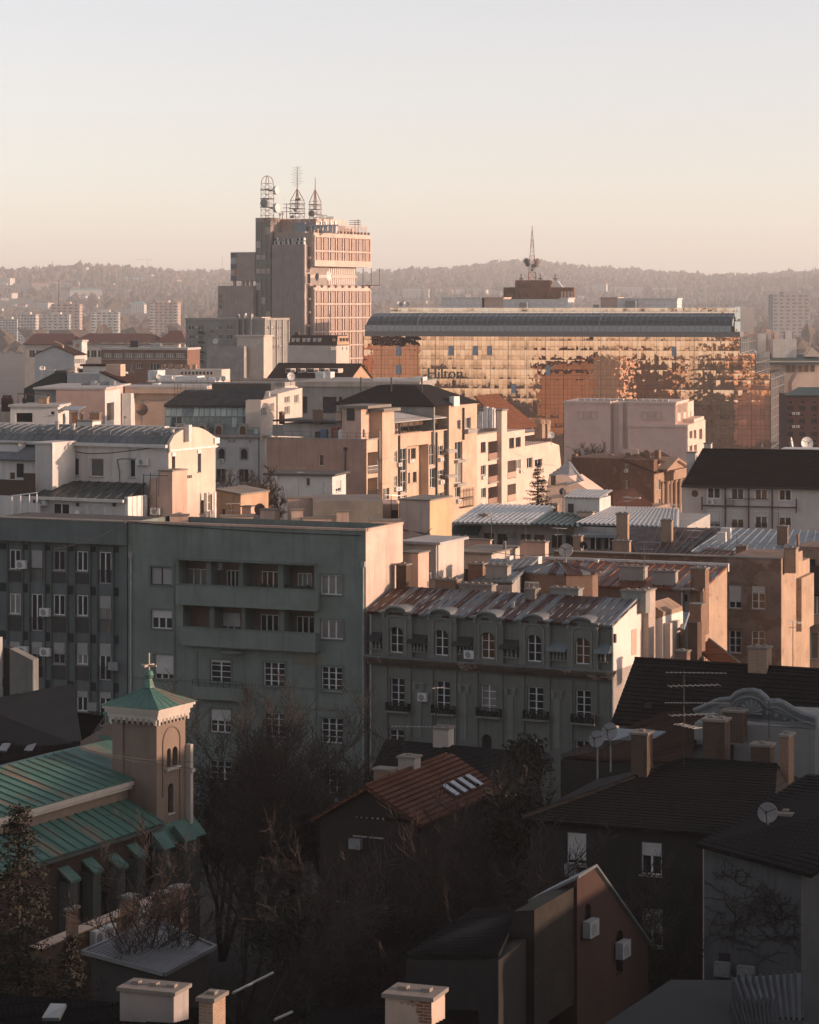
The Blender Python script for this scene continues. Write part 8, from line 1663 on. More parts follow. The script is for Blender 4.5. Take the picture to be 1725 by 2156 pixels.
m=MB();p=[b.f(x,y,0,Y8)for x,y in((430,800),(619,800),(619,330),(540,335))];m.ext([(x,0,z)for x,z in p],(0,6,0));b.part('rough_wall',m,plaster('rough_stone',(.04,.034,.028),.8,.3,patch=(.03,.026,.022),patch_at=.5))
sheet_roof(b,Y8,((120,500,104),(480,500,101),(560,330,112),(390,320,116)),'rows',TILEK,.36,wall=DWALL)
# church with green copper roofs
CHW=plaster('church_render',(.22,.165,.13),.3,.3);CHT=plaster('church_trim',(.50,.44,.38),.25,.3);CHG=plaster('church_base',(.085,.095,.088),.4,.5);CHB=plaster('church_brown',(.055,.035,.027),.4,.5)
b=Bld('church','small church with a square bell tower and green copper roofs','church',330,150,28,0)
CH=b
xl=b.f(862,800,0,Y4)[0];D=b.r(1422,800,0,Y4)[0];zc=b.f(1205,590,0,Y4)[1]
for q in((1268,848,1297,995),(1310,833,1349,985)):b.win('r',-.12,*q,Y4,cols=1,fr=DARKM,rec=.5,arch=True,sill=False,gl=DARKM)
b.win('r',0,1290,1118,1330,1345,Y4,cols=1,fr=DARKM,rec=.35,arch=True,gl=DARKM,tm=CHT)
a=b.rect('r',0,1262,712,1368,1480,Y4);nz=b.rect('r',0,1262,740,1368,1075,Y4)
keep=b.op.pop(('r',-.12));b.op[('r',0)]+=[(o[0],o[1],o[2],o[3],.5,True)for o in keep]
a2=b.rect('f',0,942,645,1125,1350,Y4);b.op[('f',0)]=[(a2[0],a2[1],a2[2],a2[3],.12,False)]
m=b.wall(xl,0,0,D,0,zc,CHW,mb=MB(),top=False);m.q((a2[0],.12,a2[2]),(a2[1],.12,a2[2]),(a2[1],.12,a2[3]),(a2[0],.12,a2[3]));b.part('tower_wall',m,CHW);b.op={}
m=MB();r=(nz[1]-nz[0])*.62;cy=(nz[0]+nz[1])/2;zz=b.r(1315,800,0,Y4)[1];m.wire([(.02,cy+r*math.cos(math.pi*k/12),zz+r*math.sin(math.pi*k/12))for k in range(13)],.06,5);m.box(.005,.06,cy+r-.05,cy+r+.05,5,zz);m.box(.005,.06,cy-r-.05,cy-r+.05,zz-3,zz);b.part('blind_arch',m,CHW)
a=b.rect('r',0,1262,990,1362,1020,Y4);m=MB();m.box(.005,.25,a[0],a[1],a[2]+.1,a[3]);
for i in range(6):y=a[0]+(a[1]-a[0])*(i+.5)/6;m.box(.005,.16,y-.06,y+.06,a[2],a[2]+.1)
b.part('belfry_sill',m,CHT)
ov=.42;ze=b.f(1207,556,-ov,Y4)[1];m=MB();m.box(xl-ov,ov,-ov,D+ov,ze-.16,ze);m.box(xl-ov*.75,ov*.75,-ov*.75,D+ov*.75,ze-.34,ze-.165);m.box(xl-.2,.2,-.2,D+.2,ze-.62,ze-.345)
for i in range(8):
 for s_ in range(2):
  L=-xl if s_==0 else D;t=L*(i+.5)/8;w=L/8*.22
  for e in(-1,1):
   c=t+e*L/16;
   if s_==0:m.box(xl+c-w,xl+c+w,-.21,-.005,ze-.95,ze-.625)
   else:m.box(.005,.21,c-w,c+w,ze-.95,ze-.625)
  for k in range(6):
   g0,g1=math.pi*k/6,math.pi*(k+1)/6;rr_=L/16-w;f0,f1=t+rr_*math.cos(g0),t+rr_*math.cos(g1);h0,h1=ze-.86+rr_*math.sin(g0),ze-.86+rr_*math.sin(g1);zt_=ze-.62
   if h0<zt_ and h1<zt_:m.ext([(xl+f0,-.2,h0),(xl+f0,-.2,zt_),(xl+f1,-.2,zt_),(xl+f1,-.2,h1)],(0,.19,0))if s_==0 else m.ext([(.2,f0,h0),(.2,f0,zt_),(.2,f1,zt_),(.2,f1,h1)],(-.19,0,0))
b.part('arcaded_cornice',m,CHT)
m=MB();c=((xl)/2,D/2);zt_=b.f(1150,368,D/2,Y4)[1];cs=[(xl-ov-.08,-ov-.08),(ov+.08,-ov-.08),(ov+.08,D+ov+.08),(xl-ov-.08,D+ov+.08)]
for k in range(4):
 p,q=Vector((*cs[k],ze+.01)),Vector((*cs[(k+1)%4],ze+.01));T=Vector((*c,zt_));M1,M2=p.lerp(T,.5)-Vector((0,0,.05)),q.lerp(T,.5)-Vector((0,0,.05));m.q(p,q,M2,M1);m.q(M1,M2,T);m.tube(p,M1,.04,4);m.tube(M1,T,.04,4)
 for j in range(1,6):s_=p.lerp(q,j/6);e=M1.lerp(M2,j/6);m.tube(s_,e,.025,4);m.tube(e,e.lerp(T,.85 if j==3 else.45),.025,4)
b.part('spire_roof',m,COPP)
m=MB();zb_=b.f(1148,285,D/2,Y4)[1];zx=b.f(1150,120,D/2,Y4)[1];m.lathe((*c,zt_-.1),(0,0,1),[(.34,0),(.17,.5),(.1,zb_-zt_-.2)],8);m.lathe((*c,zb_),(0,0,1),[(.001,-.3),(.2,-.2),(.28,0),(.2,.2),(.001,.3)],14);b.part('finial',m,COPP,smooth=False)
m=MB();m.box(c[0]-.04,c[0]+.04,c[1]-.04,c[1]+.04,zb_+.25,zx);m.box(c[0]-.5,c[0]+.5,c[1]-.04,c[1]+.04,zx-.75,zx-.65);m.box(c[0]-.04,c[0]+.04,c[1]-.5,c[1]+.5,zx-.76,zx-.64);b.part('cross',m,plain('gilt_cross',(.42,.34,.26),.5,.2))
ye=-16
def line_x(u0,v0,u1,v1,lo,hi):
 best=min((abs(b.r(u0,v0,lo+(hi-lo)*k/200,Y4)[1]-b.r(u1,v1,lo+(hi-lo)*k/200,Y4)[1]),lo+(hi-lo)*k/200)for k in range(201));return best[1],b.r(u1,v1,best[1],Y4)[1]
xe=b.f(985,1085,.0,Y4)[0];zn=b.f(985,1085,0,Y4)[1];xr_=xe-4.6;zr_=b.r(350,905,xr_,Y4)[1]
m=MB();F=((xe+.35,ye,zn),(xe+.35,-.02,zn),(xr_,-.02,zr_),(xr_,ye,zr_));m.slab(*F,.12);m.seams(*F,pitch=.82,w=.04,h=.08);m.slab((xr_-4.6,5,zn),(xr_-4.6,ye,zn),(xr_,ye,zr_),(xr_,5,zr_),.12);m.slab((xe-.8,0,zn+(zr_-zn)*.25),(xl-.02,0,zn+(zr_-zn)*.6),(xl-.02,4,zn+(zr_-zn)*.6),(xr_,4,zr_),.1)if False else None
m.slab((xl-.05,-.01,zn+(zr_-zn)*(xe+.35-xl)/4.95),(xl-.05,5,zn+(zr_-zn)*(xe+.35-xl)/4.95),(xr_,5,zr_),(xr_,-.01,zr_),.12);b.part('nave_roof',m,COPP)
m=MB();m.box(xe+.05,xe+.42,ye,-.03,zn-.3,zn-.06);m.box(xe+.02,xe+.3,ye,-.03,zn-.5,zn-.31);b.part('nave_cornice',m,CHT)
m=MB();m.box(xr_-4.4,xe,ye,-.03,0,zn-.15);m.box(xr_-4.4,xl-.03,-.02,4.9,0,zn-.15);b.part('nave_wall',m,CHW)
xa,za=b.f(1242,1408,-.0,Y4);za2=b.r(960,1240,xe+.02,Y4)[1]
m=MB();F=((xa+.3,ye,za),(xa+.3,-.3,za),(xe+.03,-.3,za2),(xe+.03,ye,za2));m.slab(*F,.12);m.seams(*F,pitch=.8,w=.04,h=.07)
for i in range(36):y=ye+(-.4-ye)*i/35;m.tube((xa-.5,y,za+.22),(xa-.5,y+.44,za+.22 if i%2 else za+.3),.03,4)
b.part('aisle_roof',m,COPP)
m=MB();m.box(xa+.05,xa+.36,ye,-.2,za-.3,za-.13);b.part('aisle_cornice',m,CHG)
b.win('r',xa,1112,1500,1172,1590,Y4,cols=1,fr=DARKM,rec=.3,sill=False)
for x_ in(480,602,737):b.win('r',xa,x_-18,255 if x_>600 else 295,x_+18,600,Y5,cols=1,fr=DARKM,rec=.3,arch=True,sill=False)
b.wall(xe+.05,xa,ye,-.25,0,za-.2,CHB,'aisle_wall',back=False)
for x_,yt in((425,290),(560,240),(700,215),(815,155)):
 y=b.r(x_,400,xa+.7,Y5)[0];zt_=b.r(x_,yt,xa+.7,Y5)[1];m=MB();m.box(xa+.01,xa+.7,y-.38,y+.38,0,zt_-.3);b.part('buttress',m,CHG);m=MB();m.ext([(xa+.01,y-.48,zt_+.25),(xa+.85,y-.48,zt_-.35),(xa+.85,y-.48,zt_-.2),(xa+.01,y-.48,zt_+.4)],(0,.96,0));b.part('buttress_cap',m,COPP)
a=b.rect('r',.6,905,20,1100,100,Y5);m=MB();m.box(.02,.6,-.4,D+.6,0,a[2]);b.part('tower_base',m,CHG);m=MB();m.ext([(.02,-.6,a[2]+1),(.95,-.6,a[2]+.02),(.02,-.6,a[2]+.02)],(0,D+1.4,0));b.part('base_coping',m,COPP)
for x_,y_ in((965,130),(1090,85)):q=b.r(x_,y_,1.3,Y5);m=MB();m.box(.61,1.3,q[0]-.5,q[0]+.4,0,q[1]);b.part('buttress',m,CHG);m=MB();m.ext([(.61,q[0]-.6,q[1]+.9),(1.5,q[0]-.6,q[1]),(.61,q[0]-.6,q[1])],(0,1.1,0));b.part('buttress_cap',m,COPP)
a=b.rect('f',D+.02,1424,820,1472,1460,Y4);m=MB();m.box(.0,(a[1]-a[0])*.8,D+.02,D+.3,0,a[3]);m.box(-.1,(a[1]-a[0])*.8+.1,D+.015,D+.36,a[3]-1.6,a[3]-1.4);b.part('white_pilaster',m,CHT)
yq=4.95;m=MB();p=[b.f(x,y,yq,Y4)for x,y in((618,838),(618,795),(792,695),(792,660),(862,660),(862,838))];m.ext([(x,yq,z)for x,z in p][::-1],(0,.5,0));b.part('west_gable',m,CHW)
q=b.f(826,610,yq,Y4);m=MB();m.box(q[0]-.1,q[0]+.1,yq+.1,yq+.3,q[1]-1.1,q[1]+.7);m.box(q[0]-.4,q[0]+.4,yq+.1,yq+.3,q[1]+.05,q[1]+.25);m.box(q[0]-.55,q[0]+.55,yq-.1,yq+.6,q[1]-1.3,q[1]-1.1);b.part('gable_cross',m,COPP)
# pale party wall and dark roof at the left
b=Bld('skylit_roof_house','house under a big dark tiled roof with two skylights at far left','house',150,168,24,0)
sheet_roof(b,Y4,((-300,1000,160),(640,830,160),(800,600,172),(-300,455,176)),'rows',TILEK,.36,wall=DWALL,drop=10)
for x_ in(-10,190):p=QP(b,Y4,(x_,905,161.5),(x_+62,910,161),(x_+98,850,163),(x_+40,850,163.5));m=MB();m.slab(*[q+Vector((0,-.1,.35))for q in p],.1);b.part('skylight',m,plain('dull_glass',(.07,.08,.085),.3))
b=Bld('party_wall_house','pale stained party wall rising above the dark left roof','house',70,178,24,0)
p=[b.f(x,y,0,Y4)for x,y in((75,520),(248,520),(248,172),(75,85))];m=MB();m.ext([(x,0,z)for x,z in p],(0,.8,0));b.part('wall',m,plaster('pale_dirty',(.22,.215,.195),.7,.6));m=MB();q=b.f(78,300,-.02,Y4)[0];q2=b.f(28,300,.02,Y4)[0];m.box(q2,q-.05,.02,.6,0,p[3][1]+.05);b.part('dark_gap',m,DWALL);q0=b.f(-40,300,-.5,Y4)[0];m=MB();m.box(q0,q2,-.5,-.1,0,b.f(0,0,-.5,Y4)[1]);b.part('party_wall',m,plaster('pale_dirty2',(.36,.35,.33),.4,.5))
b.chim(Y4,118,430,165,475,y=-3,dep=.5,mat=DARKM,cap=False);b.pipe([(p[2][0]+.15,-.1,p[2][1]),(p[2][0]+.15,-.1,p[2][1]-9)],.08,GREYP)
# house with the sunlit tile slope, and the one behind
b=Bld('red_tiled_house','gabled house whose red tiled slope catches low sunlight','house',880,140,24,0)
x0,ze=b.f(770,742,0,Y6);x1,ze1=b.f(1290,768,0,Y6);xa,zr=b.f(1030,590,0,Y6);D=b.r(1465,412,xa,Y6)[0]
for q in((955,738,1014,852),(1040,742,1102,860)):b.win('f',0,*q,Y6,cols=2,rec=.2,sill=True)
for q in((1085,1040,1125,1230),(868,1090,918,1200)):b.win('f',0,*q,Y6,cols=2,rec=.2,fr=DARKM)
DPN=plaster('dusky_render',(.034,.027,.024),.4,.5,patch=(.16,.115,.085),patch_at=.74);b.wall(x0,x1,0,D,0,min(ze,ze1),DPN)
m=MB();m.q((x0,0,ze),(x1,0,ze1),(xa,0,zr));b.part('gable',m,DPN)
m=MB();sl=(zr-ze1)/(x1-xa);m.rows((x1+.4,-.4,ze1-.4*sl),(x1+.4,D,ze1-.4*sl),(xa,D,zr+.05),(xa,-.4,zr+.05),.33,.07);m.rows((x0-.4,D,ze-.4*sl),(x0-.4,-.4,ze-.4*sl),(xa,-.4,zr+.05),(xa,D,zr+.05),.33,.07)
for i in range(int(D/.4)):m.tube((xa,-.4+i*.4,zr+.06),(xa,-.02+i*.4,zr+.1),.12,6)
rf=b.part('roof',m,tiles('warm_tiles',(.18,.072,.04),(.12,.048,.03)))
b.chim(Y6,1185,432,1270,510,y=D*.5,dep=.9,mat=CONC,parent=rf,pots=2);b.chim(Y6,1055,497,1145,560,y=D*.25,dep=.8,mat=BRICK1,parent=rf,pots=0)
for k in range(4):
 y=D*(.5+.1*k);t=.42+.0*k;xx=xa+(x1-xa)*.62;z=zr-(xx-xa)*sl;m=MB();m.ext([(xx,y,z+.16),(xx+.9,y,z-.9*sl+.16),(xx+.9,y+.55,z-.9*sl+.16),(xx,y+.55,z+.16)],(.05,0,.08));m.obj('skylight',plain('skylight_glass',(.28,.30,.31),.12,.4),rf)
ac_unit(b,'f',0,938,868,1000,918,'dim air conditioner below the gable windows of the red tiled house',Y6,mat=MATS['grey_paint'])
tv_mast(1217,268,432,148,'thin antenna pole above the red tiled roof chimney',Y6,((.05,95,2.4,12,.3),))
b=Bld('ridge_house','long dark tiled house between the red tiled house and the ornate mansion','house',1053,165,22,0)
sheet_roof(b,Y6,((1020,560,157),(1900,610,150),(1750,395,162),(1120,338,168)),'rows',TILEK,.36,wall=DWALL,drop=9)
b.chim(Y6,1370,278,1452,385,d=164,dep=.9,mat=CREAM);tv_mast(1384,60,280,165,'bare pole aerial above the pale chimney on the long dark roof',Y6,((.1,60,.9,4,.3),))
# canopy, wall with coolers and stacks (lower left)
b=Bld('corrugated_canopy','flat pavilion with a grey corrugated metal roof among bare trees','pavilion',330,118,24,0)
zc=11.0;p=[(*b.h(x,y,zc,Y5),zc)for x,y in((475,730),(945,858),(1240,700),(890,552))]
m=MB();m.corr(p[0],p[1],p[2],p[3],.26,.05);
for x,y in zip(p,p[1:]+p[:1]):m.tube(x,y,.12,4)
b.part('roof',m,sheet('canopy_sheet',(.13,.14,.145),.45,.3,pan=.8));m=MB();ce=sum((Vector(q)for q in p),Vector())/4;m.ext([Vector(q).lerp(ce,.12)-Vector((0,0,.3))for q in p],(0,0,-12));b.part('wall',m,plain('brown_wall',(.016,.014,.012),.9))
b=Bld('firewall_house','low wall with a metal coping carrying coolers and brick stacks','house',241,126,27,0)
y0,z0_=b.r(440,640,0,Y5);y1=b.r(880,440,0,Y5)[0];z1=b.r(880,440,0,Y5)[1]
m=MB();m.ext([(0,y0-3,0),(0,y1+2,0),(0,y1+2,z1),(0,y0-3,z0_)],(-.4,0,0));b.part('wall',m,plaster('dull_ochre',(.13,.08,.05),.5,.5));m=MB();m.ext([(.12,y0-3,z0_),(.12,y1+2,z1),(-.5,y1+2,z1+.1),(-.5,y0-3,z0_+.1)],(0,0,.06));b.part('coping',m,plain('copper_coping',(.42,.26,.15),.3,.6))
for k,q in enumerate(((510,600,568,682),(575,572,630,655),(762,485,826,567),(830,460,886,540))):ac_unit(b,'r',.02,*q,('lowest','second','third','topmost')[k]+' cooler in the row of four along the low wall',Y5,'coolers along the low wall')
for q,yy in(((690,410,750,500),y0*.4+y1*.6),((872,395,935,530),y1-1),((978,355,1038,530),y1+1.5),((380,480,398,620),y0-1)):b.chim(Y5,*q,y=yy,dep=.75,mat=BRICK1,pots=0)
# nearest roofs with white and brick stacks
b=Bld('dark_roof_house','nearest house, a black roof with a skylight and a long white chimney','house',250,84,20,0)
sheet_roof(b,Y5,((-200,1250,78),(1500,1330,74),(1250,1060,87),(-200,960,94)),'rows',TILEK,.36,wall=DWALL,drop=15)
b.chim(Y5,690,945,1000,1095,d=83,dep=1.1,mat=plaster('chimney_white',(.33,.29,.265),.4,.5),pots=5);b.chim(Y5,1145,992,1225,1200,d=78,dep=.9,mat=BRICK2,pots=1)
p=QP(b,Y5,(250,1160,81),(350,1160,80.5),(390,1078,83),(300,1075,83.3));m=MB();m.slab(*[q+Vector((0,-.1,.3))for q in p],.1);b.part('skylight',m,MATS['dull_glass'])
b=Bld('brick_stack_house','nearest dark roof with a plastered brick stack at the bottom centre','house',860,73,20,0)
sheet_roof(b,Y8,((-250,900,68),(420,920,66),(400,720,74),(-250,700,77)),'rows',TILEK,.36,wall=DWALL,drop=15)
b.chim(Y8,40,660,220,900,d=72,dep=1.1,mat=plaster('stack_plaster',(.52,.40,.32),.5,.4,patch=(.24,.11,.07),patch_at=.56),pots=2)
# tall houses outside the frame on the right: they shade the courtyards
for k,(x,y,w,d,h)in enumerate(((46,60,14,32,26),(48,94,14,14,21.5),(46,109,14,9,24),(50,125,16,24,24.6),(52,150,16,26,23.5))):
 e=empty('shading_house',(x,y,0),R(-8),('tall house beyond the right edge of the view',)*5 and 'tall house standing beyond the right edge of the view','house','houses beyond the right edge')
 m=MB();m.box(0,w,0,d,0,h);m.obj('wall',GRYW,e);m=MB();m.ext([(-.3,-.2,h+.01),(w+.3,-.2,h+.01),(w/2,-.2,h+1.6)],(0,d+.4,0));m.obj('roof',TILEB,e)
 # trees
def tube_np(segs,n=3):
 a=np.array([s[0]for s in segs]);b=np.array([s[1]for s in segs]);ra=np.array([s[2]for s in segs]);rb=np.array([s[3]for s in segs]);d=b-a;d/=np.linalg.norm(d,axis=1)[:,None]+1e-9
 h=np.where(np.abs(d[:,2:3])>.9,[[1.,0,0]],[[0,0,1.]]);u=np.cross(d,h);u/=np.linalg.norm(u,axis=1)[:,None];w=np.cross(d,u);V=[]
 for c,r in((a,ra),(b,rb)):
  for i in range(n):t=2*math.pi*i/n;V.append(c+r[:,None]*(u*math.cos(t)+w*math.sin(t)))
 V=np.stack(V,1).reshape(-1,3);k=np.arange(len(segs))[:,None]*2*n;F=np.concatenate([k+np.array([[i,(i+1)%n,n+(i+1)%n,n+i]])for i in range(n)]);return V,F
def raw(name,V,F,mat,parent):
 me=bpy.data.meshes.new(name);me.from_pydata(V.tolist(),[],F.tolist());me.materials.append(mat);o=bpy.data.objects.new(name,me);COL.objects.link(o);o.parent=parent;return o
def grow(seed,H=16.0,stems=3,spread=.5,r0=.22,dense=1.0,levels=5):
 rd=random.Random(seed);big=[];fine=[]
 def br(p,d,L,r,lv):
  n=4;q=p
  for k in range(n):
   d=(d+Vector((rd.gauss(0,.13),rd.gauss(0,.13),rd.gauss(.05,.08)))).normalized();e=q+d*(L/n);ra,rb=r*(1-.5*k/n),r*(1-.5*(k+1)/n);(big if ra>.045 else fine).append((tuple(q),tuple(e),ra,rb));q=e
   if lv<levels and(k>0 or lv>0):
    for _ in range(rd.choice((1,2)if lv<3 else(1,2,3))if rd.random()<.92*dense else 0):
     sd=Vector((rd.gauss(0,1),rd.gauss(0,1),rd.gauss(.25,.5))).normalized();br(q,(d*.75+sd*.75).normalized(),L*rd.uniform(.42,.66),max(.023,rb*rd.uniform(.45,.68)),lv+1)
 for s in range(stems):
  t=6.283*s/stems+rd.random();d=Vector((math.cos(t)*spread*.4,math.sin(t)*spread*.4,1)).normalized();br(Vector((math.cos(t)*.15,math.sin(t)*.15,0)),d,H*rd.uniform(.62,.8),r0*rd.uniform(.8,1.1),0)
 return big,fine
TWIG=plain('twig_bark',(.032,.022,.017),.9);PROTO={}
def bare_tree(kind,u,d,z,h,label,rot=0,group='bare winter trees',name='bare_tree',px=None):
 """kind picks a grown prototype; h is the height wanted"""
 if kind not in PROTO:
  big,fine=grow(*KINDS[kind]);top=max(s[1][2]for s in fine);e=empty(name,(0,0,0),0,label,'tree' if name!='bare_shrub' else 'shrub',group)
  if big:raw('trunk',*tube_np(big,6),BARK,e)
  raw('crown',*tube_np(fine,3),TWIG,e);PROTO[kind]=(e,top);o=e
 else:o=copy_tree(PROTO[kind][0]);o.name=name;o['label']=label;o['group']=group
 s=h/PROTO[kind][1];o.scale=(s,s,s);o.location=((u-UC)*d/FOC,d,z);o.rotation_euler=(0,0,R(rot));return o
KINDS={'a':(1,16,4,.7,.27,1.1,4),'b':(2,15,3,.9,.28,1.1,4),'c':(5,13,2,.6,.26,1.15,4),'d':(9,5,5,1.3,.07,.9,4)}
for k,u,d,z,h,rot,lb in(('a',468,158,1,17.6,0,'tall bare tree with its top against the loggia block, right of the church tower'),('b',545,162,1,16.2,60,'bare tree left of centre, second from the church tower'),('a',615,166,0,16.5,130,'bare tree in front of the lower windows of the grey green block'),('b',700,163,1,17.5,200,'bare tree with a tall spray of twigs below the block right corner'),('c',655,152,1,13,40,'smaller bare tree left of the red tiled gable'),('c',505,146,0,12,90,'low bare tree between church base and courtyard'),('c',905,131,2,15.2,10,'dark bare tree in front of the lit red tile slope'),('b',1010,133,2,14.4,150,'bare tree right of the red tiled house'),('a',1090,135,2,15.6,75,'bushy bare tree below the arched door of the ornate mansion'),('b',1170,130,2,15,20,'bare tree in front of the shuttered window house, centre of three'),('c',1245,124,2,15.2,220,'bare tree directly above the pink gable roof'),('c',1300,122,3,12.5,300,'bare tree in front of the white shuttered window, right of the pink gable'),('c',460,119,3,14.5,170,'dark tree beside the corrugated canopy with a limb over its roof'),('a',760,128,0,12.5,250,'dark bare tree at the foot of the red tiled house, left side'),('b',590,132,0,11,310,'dim bare tree low in the courtyard left of centre'),('a',960,120,1,11,15,'dim bare tree low in the courtyard between red tiled and pink houses'),('b',1385,143,6,10,100,'small bare tree beside the twin dishes')):
 bare_tree(k,u,d,z,h,lb,rot,'bare trees in the dark courtyards')
for i,(u,d,z,h,k)in enumerate(((12,560,-3,17,'a'),(30,600,-3,19,'c'),(52,640,-3,18,'b'),(70,690,-4,17,'c'),(95,760,-5,17,'a'),(-8,520,-3,16,'b'),(22,480,-2,12,'a'),(48,500,-2,11,'c'))):bare_tree(k,u,d,z,h,('bare tree at the far left edge in front of the hazy blocks','tallest bare tree at the far left, left of the gabled house','bare tree just left of the blank pale gable','thin bare tree behind the blank pale gable','bare tree in front of the long red roof','bare tree cut by the left frame edge, middle distance','lower bare tree at far left before the dark green block','lowest bare tree at far left next to the dark green block')[i],40*i,'bare trees at the far left')
for u,d,z,h,rot,lb in((1240,575,4,6.5,0,'bare shrub in front of the pink blank sided block'),(1225,560,4,4.5,70,'small bare shrub left of the one before the pink block'),(505,290,13,9.6,30,'bare shrub in front of the ornate white house lower windows'),(535,285,13,8.6,120,'second bare shrub beside the brown apartment end wall'),(1420,200,9,5.5,0,'thin bare shrub before the lower windows of the brick tenement'),(1455,199,9,5,80,'leaning bare shrub beside the sunlit brick flank')):bare_tree('d',u,d,z,h,lb,rot,'bare shrubs','bare_shrub')
NEED=plain('conifer_needles',(.030,.028,.016),.9,0,.5,3);IVYM=plain('ivy_leaf',(.016,.017,.010),.9,0,.5,3);NEEDW=plain('cedar_needles',(.06,.05,.025),.9,0,.5,3)
def conifer(u,d,vtop,zbase,rad,label,seed,mat,gaps=.15,droop=.25):
 p=P(u,vtop,d);H=p.z-zbase;e=empty('conifer',(p.x,d,zbase),0,label,'tree');rd=random.Random(seed);m=MB();m.tube((0,0,0),(0,0,H*.97),.26,8,.03);br=[];vs=[];fs=[];z=H*.12
 while z<H*.985:
  t=z/H;L0=rad*(1-t)**.8+.12
  for k in range(rd.randint(6,9)):
   if rd.random()<gaps:continue
   g=rd.uniform(0,6.283);L=L0*rd.uniform(.55,1.12);n=max(3,int(L/.16));pr=Vector((0,0,z))
   for i in range(1,n+1):
    s=i/n;q=Vector((math.cos(g)*L*s,math.sin(g)*L*s,z+L*(.12*s-droop*s*s)+.25*L*max(0,s-.7)));br.append((tuple(pr),tuple(q),.03*(1.1-s),.03*(1.05-s)));pr=q
    for _ in range(9):
     w=.10+.2*(1-s)*min(1,L);o=Vector((rd.gauss(0,w),rd.gauss(0,w),rd.gauss(-.05,.08)));c=q+o;f=Vector((rd.gauss(0,1),rd.gauss(0,1),rd.gauss(-.2,.5))).normalized()*rd.uniform(.12,.26);sd=f.cross(Vector((rd.random(),rd.random(),1))).normalized()*.05;b=len(vs);vs+=[tuple(c-sd),tuple(c+sd),tuple(c+f)];fs.append((b,b+1,b+2))
  z+=rd.uniform(.22,.4)*(1+.4*(1-t))
 m.obj('trunk',BARK,e);raw('branches',*tube_np(br,3),BARK,e);raw('crown',np.array(vs),np.array(fs),mat,e);return e
conifer(40,102,1668,0,4.4,'big dark conifer in the lower left corner in front of the church',3,NEED);conifer(1133,330,973,8,3.6,'reddish cedar in front of the stepped cream block',8,NEEDW,.3,.1);conifer(150,108,1960,2,2.2,'low dark conifer behind the nearest roof at lower left',11,NEED)
def leaf_mass(u,v,d,rx,rz,n,label,name='ivy_clump',mat=None):
 p=P(u,v,d);rd=np.random.default_rng(n);c=rd.normal(0,.42,(n,3))*(rx,rx,rz);f=rd.normal(0,1,(n,3));f/=np.linalg.norm(f,axis=1)[:,None];s=np.cross(f,rd.normal(0,1,(n,3)));s/=np.linalg.norm(s,axis=1)[:,None];V=np.stack([c-s*.09,c+s*.09,c+f*.22],1).reshape(-1,3);e=empty(name,p,0,label,'shrub');raw('foliage',V,np.arange(3*n).reshape(-1,3),mat or IVYM,e);m=MB();m.tube((0,0,-p.z+1),(0,0,.3),.12,6);m.obj('stem',BARK,e)
leaf_mass(1110,1600,141,1.1,1.2,2600,'ivy clad dark clump below the ornate mansion');leaf_mass(1085,1730,133,1.7,2.0,4500,'dense dark evergreen bush right of the red tiled house');leaf_mass(640,1960,138,3,2,6000,'low dark bush deep in the courtyard')
# aerials and wires of the near roofs
tv_mast(1440,1412,1690,132,'tall cluttered antenna mast in front of the dark tiled roof',ID,((.1,95,3.0,14,.25),(.75,80,2.6,10,.4),(1.6,92,3.2,22,.16),(2.2,75,2.4,9,.4),(2.7,150,1.6,6,.3)),r=.032)
tv_mast(1404,1365,1560,146,'thin aerial in front of the scrolled gable',Y3,((.1,80,.7,4,.4),(1.2,85,3.2,6,.12)))
for k,(x,y0,y1,d,V,lb)in enumerate(((750,148,300,262,Y2,'thin pole aerial before the corrugated roof, left of three'),(933,165,300,264,Y2,'pole aerial before the corrugated roof, middle of three'),(1100,212,330,255,Y2,'aerial before the corrugated roof, right of three'),(1468,48,150,284,Y2,'branching aerial beside the brick chimney on the bright ribbed roof'),(605,345,600,208,Y3,'aerial with a cross arm on the rust roof'),(910,270,400,247,Y3,'aerial on the dark brown seamed roof'),(785,105,225,262,Y3,'bent aerial beside the right brick chimney of the dark roof'),(1465,115,260,258,Y3,'aerial in front of the white block windows'),(1198,300,380,242,Y3,'aerial at the edge of the pale zinc roof'),(1557,855,1160,205,Y3,'tall aerial in front of the sunlit brick flank'),(260,558,720,330,Z5,'aerial in front of the pale annex, left'),(392,640,720,328,Z5,'aerial in front of the pale annex, right'),(750,700,860,216,Z5,'black aerial on the peach roof house corner'),(1450,960,1095,212,Z4,'thin aerial beside the peach rear house'),(1605,890,1010,240,Z4,'aerial rising over the low rusty roof'),(452,325,500,310,Z2,'tiny aerial left of the cultural hall'))):
 tv_mast(x,y0,y1,d,lb,V,((.05,60+37*k%120,1.3+.1*(k%5),6+k%4,.35),(.5+.1*(k%3),100-20*(k%4),.9,5,.3)),'roof aerials',.022+d*.00005)
def cable(pts,label,r=.018,sag=.6):
 m=MB()
 for a,b in zip(pts[:-1],pts[1:]):
  n=14;L=(b-a).length;pp=[a.lerp(b,i/n)-Vector((0,0,sag*4*(i/n)*(1-i/n)))for i in range(n+1)];m.wire([tuple(p)for p in pp],r,4)
 tag(m.obj('overhead_cable',DARKM),label,'cable','overhead cables')
cable([P(*Y4(600,852),143),P(*Y4(1480,955),152)],'upper cable slung across the church tower',.02,.15);cable([P(*Y4(620,856),143),P(*Y4(1480,1003),152)],'lower cable slung across the church tower',.02,.15)
for k,(a,c)in enumerate((((340,200,198),(575,95,199)),((250,225,197),(585,100,199)))):cable([P(*Y1(a[0],a[1]),a[2]),P(*Y1(c[0],c[1]),c[2])],('upper','lower')[k]+' cable rising along the chequered block parapet',.03,.3)
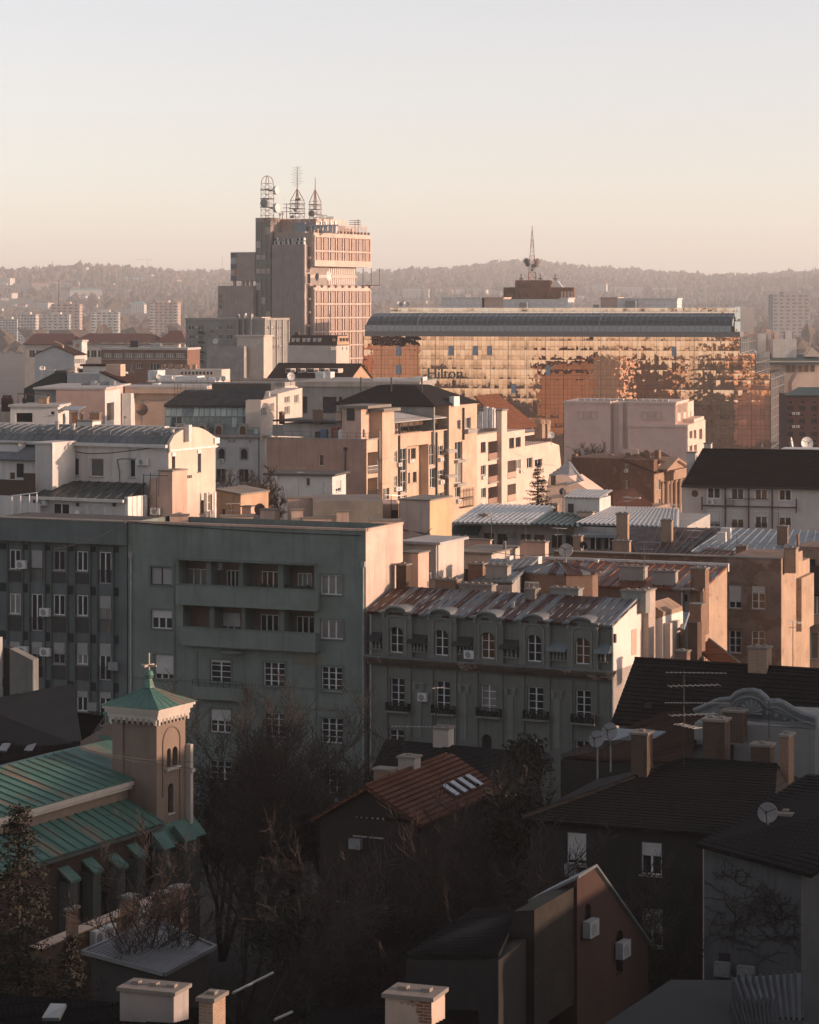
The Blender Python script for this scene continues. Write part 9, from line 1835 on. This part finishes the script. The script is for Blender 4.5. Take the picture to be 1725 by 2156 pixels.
for k,dy in enumerate((0,8,16,24)):cable([P(*Y7(330,395+dy),138),P(*Y7(880,255+dy*.5),146)],('topmost','second','third','lowest')[k]+' of the bundled cables running past the twin dishes',.018,.35)
cable([P(*Z6(190,325),445),P(*Z6(560,400),470)],'sunlit cable from the cream block to the palace',.05,.6);cable([P(*Y3(200,330),252),P(*Y3(440,300),253)],'pale hose hanging between two brick chimneys',.05,1.6);cable([P(*Y2(285,215),212),P(*Y2(760,340),222),P(*Y2(1110,345),222)],'pale cable from the yellow tower to the big dish',.03,.3)
for i,(xa,ya,xb,yb,d)in enumerate(((1340,965,1570,850,100),(1580,1120,1680,1075,92))):tag(MB().tube(P(*Y5(xa,ya),d),P(*Y5(xb,yb),d+6),.05,6).obj('glinting_pipe',STEEL),('upper','lower')[i]+' thin glinting rail deep in the dark yard','pipe')
# the city behind the viewpoint: the hotel glass mirrors it
def window_wall(name,col):
 m,n,b=newmat(name);br=nd(n,'ShaderNodeTexBrick',Scale=1);br.offset=0;br.inputs['Color1'].default_value=(.03,.03,.035,1);br.inputs['Color2'].default_value=(.06,.055,.05,1);br.inputs['Mortar'].default_value=(*col,1);br.inputs['Brick Width'].default_value=3.4;br.inputs['Row Height'].default_value=3.1;br.inputs['Mortar Size'].default_value=.75;n.links.new(uvmap(n),br.inputs['Vector']);n.links.new(br.outputs[0],b.inputs['Base Color']);b.inputs['Roughness'].default_value=.8;return m
WW=[window_wall('flats_'+k,c)for k,c in(('ochre',(.55,.40,.26)),('cream',(.62,.52,.42)),('grey',(.40,.36,.32)),('brick',(.36,.20,.13)))]
for i,(x,y,w,d,h,a)in enumerate(((-150,-70,34,20,50,30),(-108,-110,30,22,64,34),(-78,-60,26,18,47,28),(-46,-95,30,20,58,32),(-20,-40,16,14,52,30),(-4,-120,26,20,70,35),(22,-50,20,16,49,28),(46,-100,30,22,61,33),(70,-62,28,18,46,30),(104,-105,30,20,66,34),(130,-60,28,18,52,28),(168,-90,34,20,57,31),(-190,-140,40,24,58,30),(205,-150,40,24,62,30))):
 e=empty('apartment_block',(x,y,0),R(-28-a),'block of flats behind the viewpoint, mirrored in the hotel glass','apartment block','flats behind the viewpoint');MB().box(-w/2,w/2,-d/2,d/2,0,h).obj('wall',WW[i%4],e);MB().box(-w/4,w/4,-d/4,d/4,h+.01,h+3.2).obj('roof_house',WW[(i+2)%4],e)
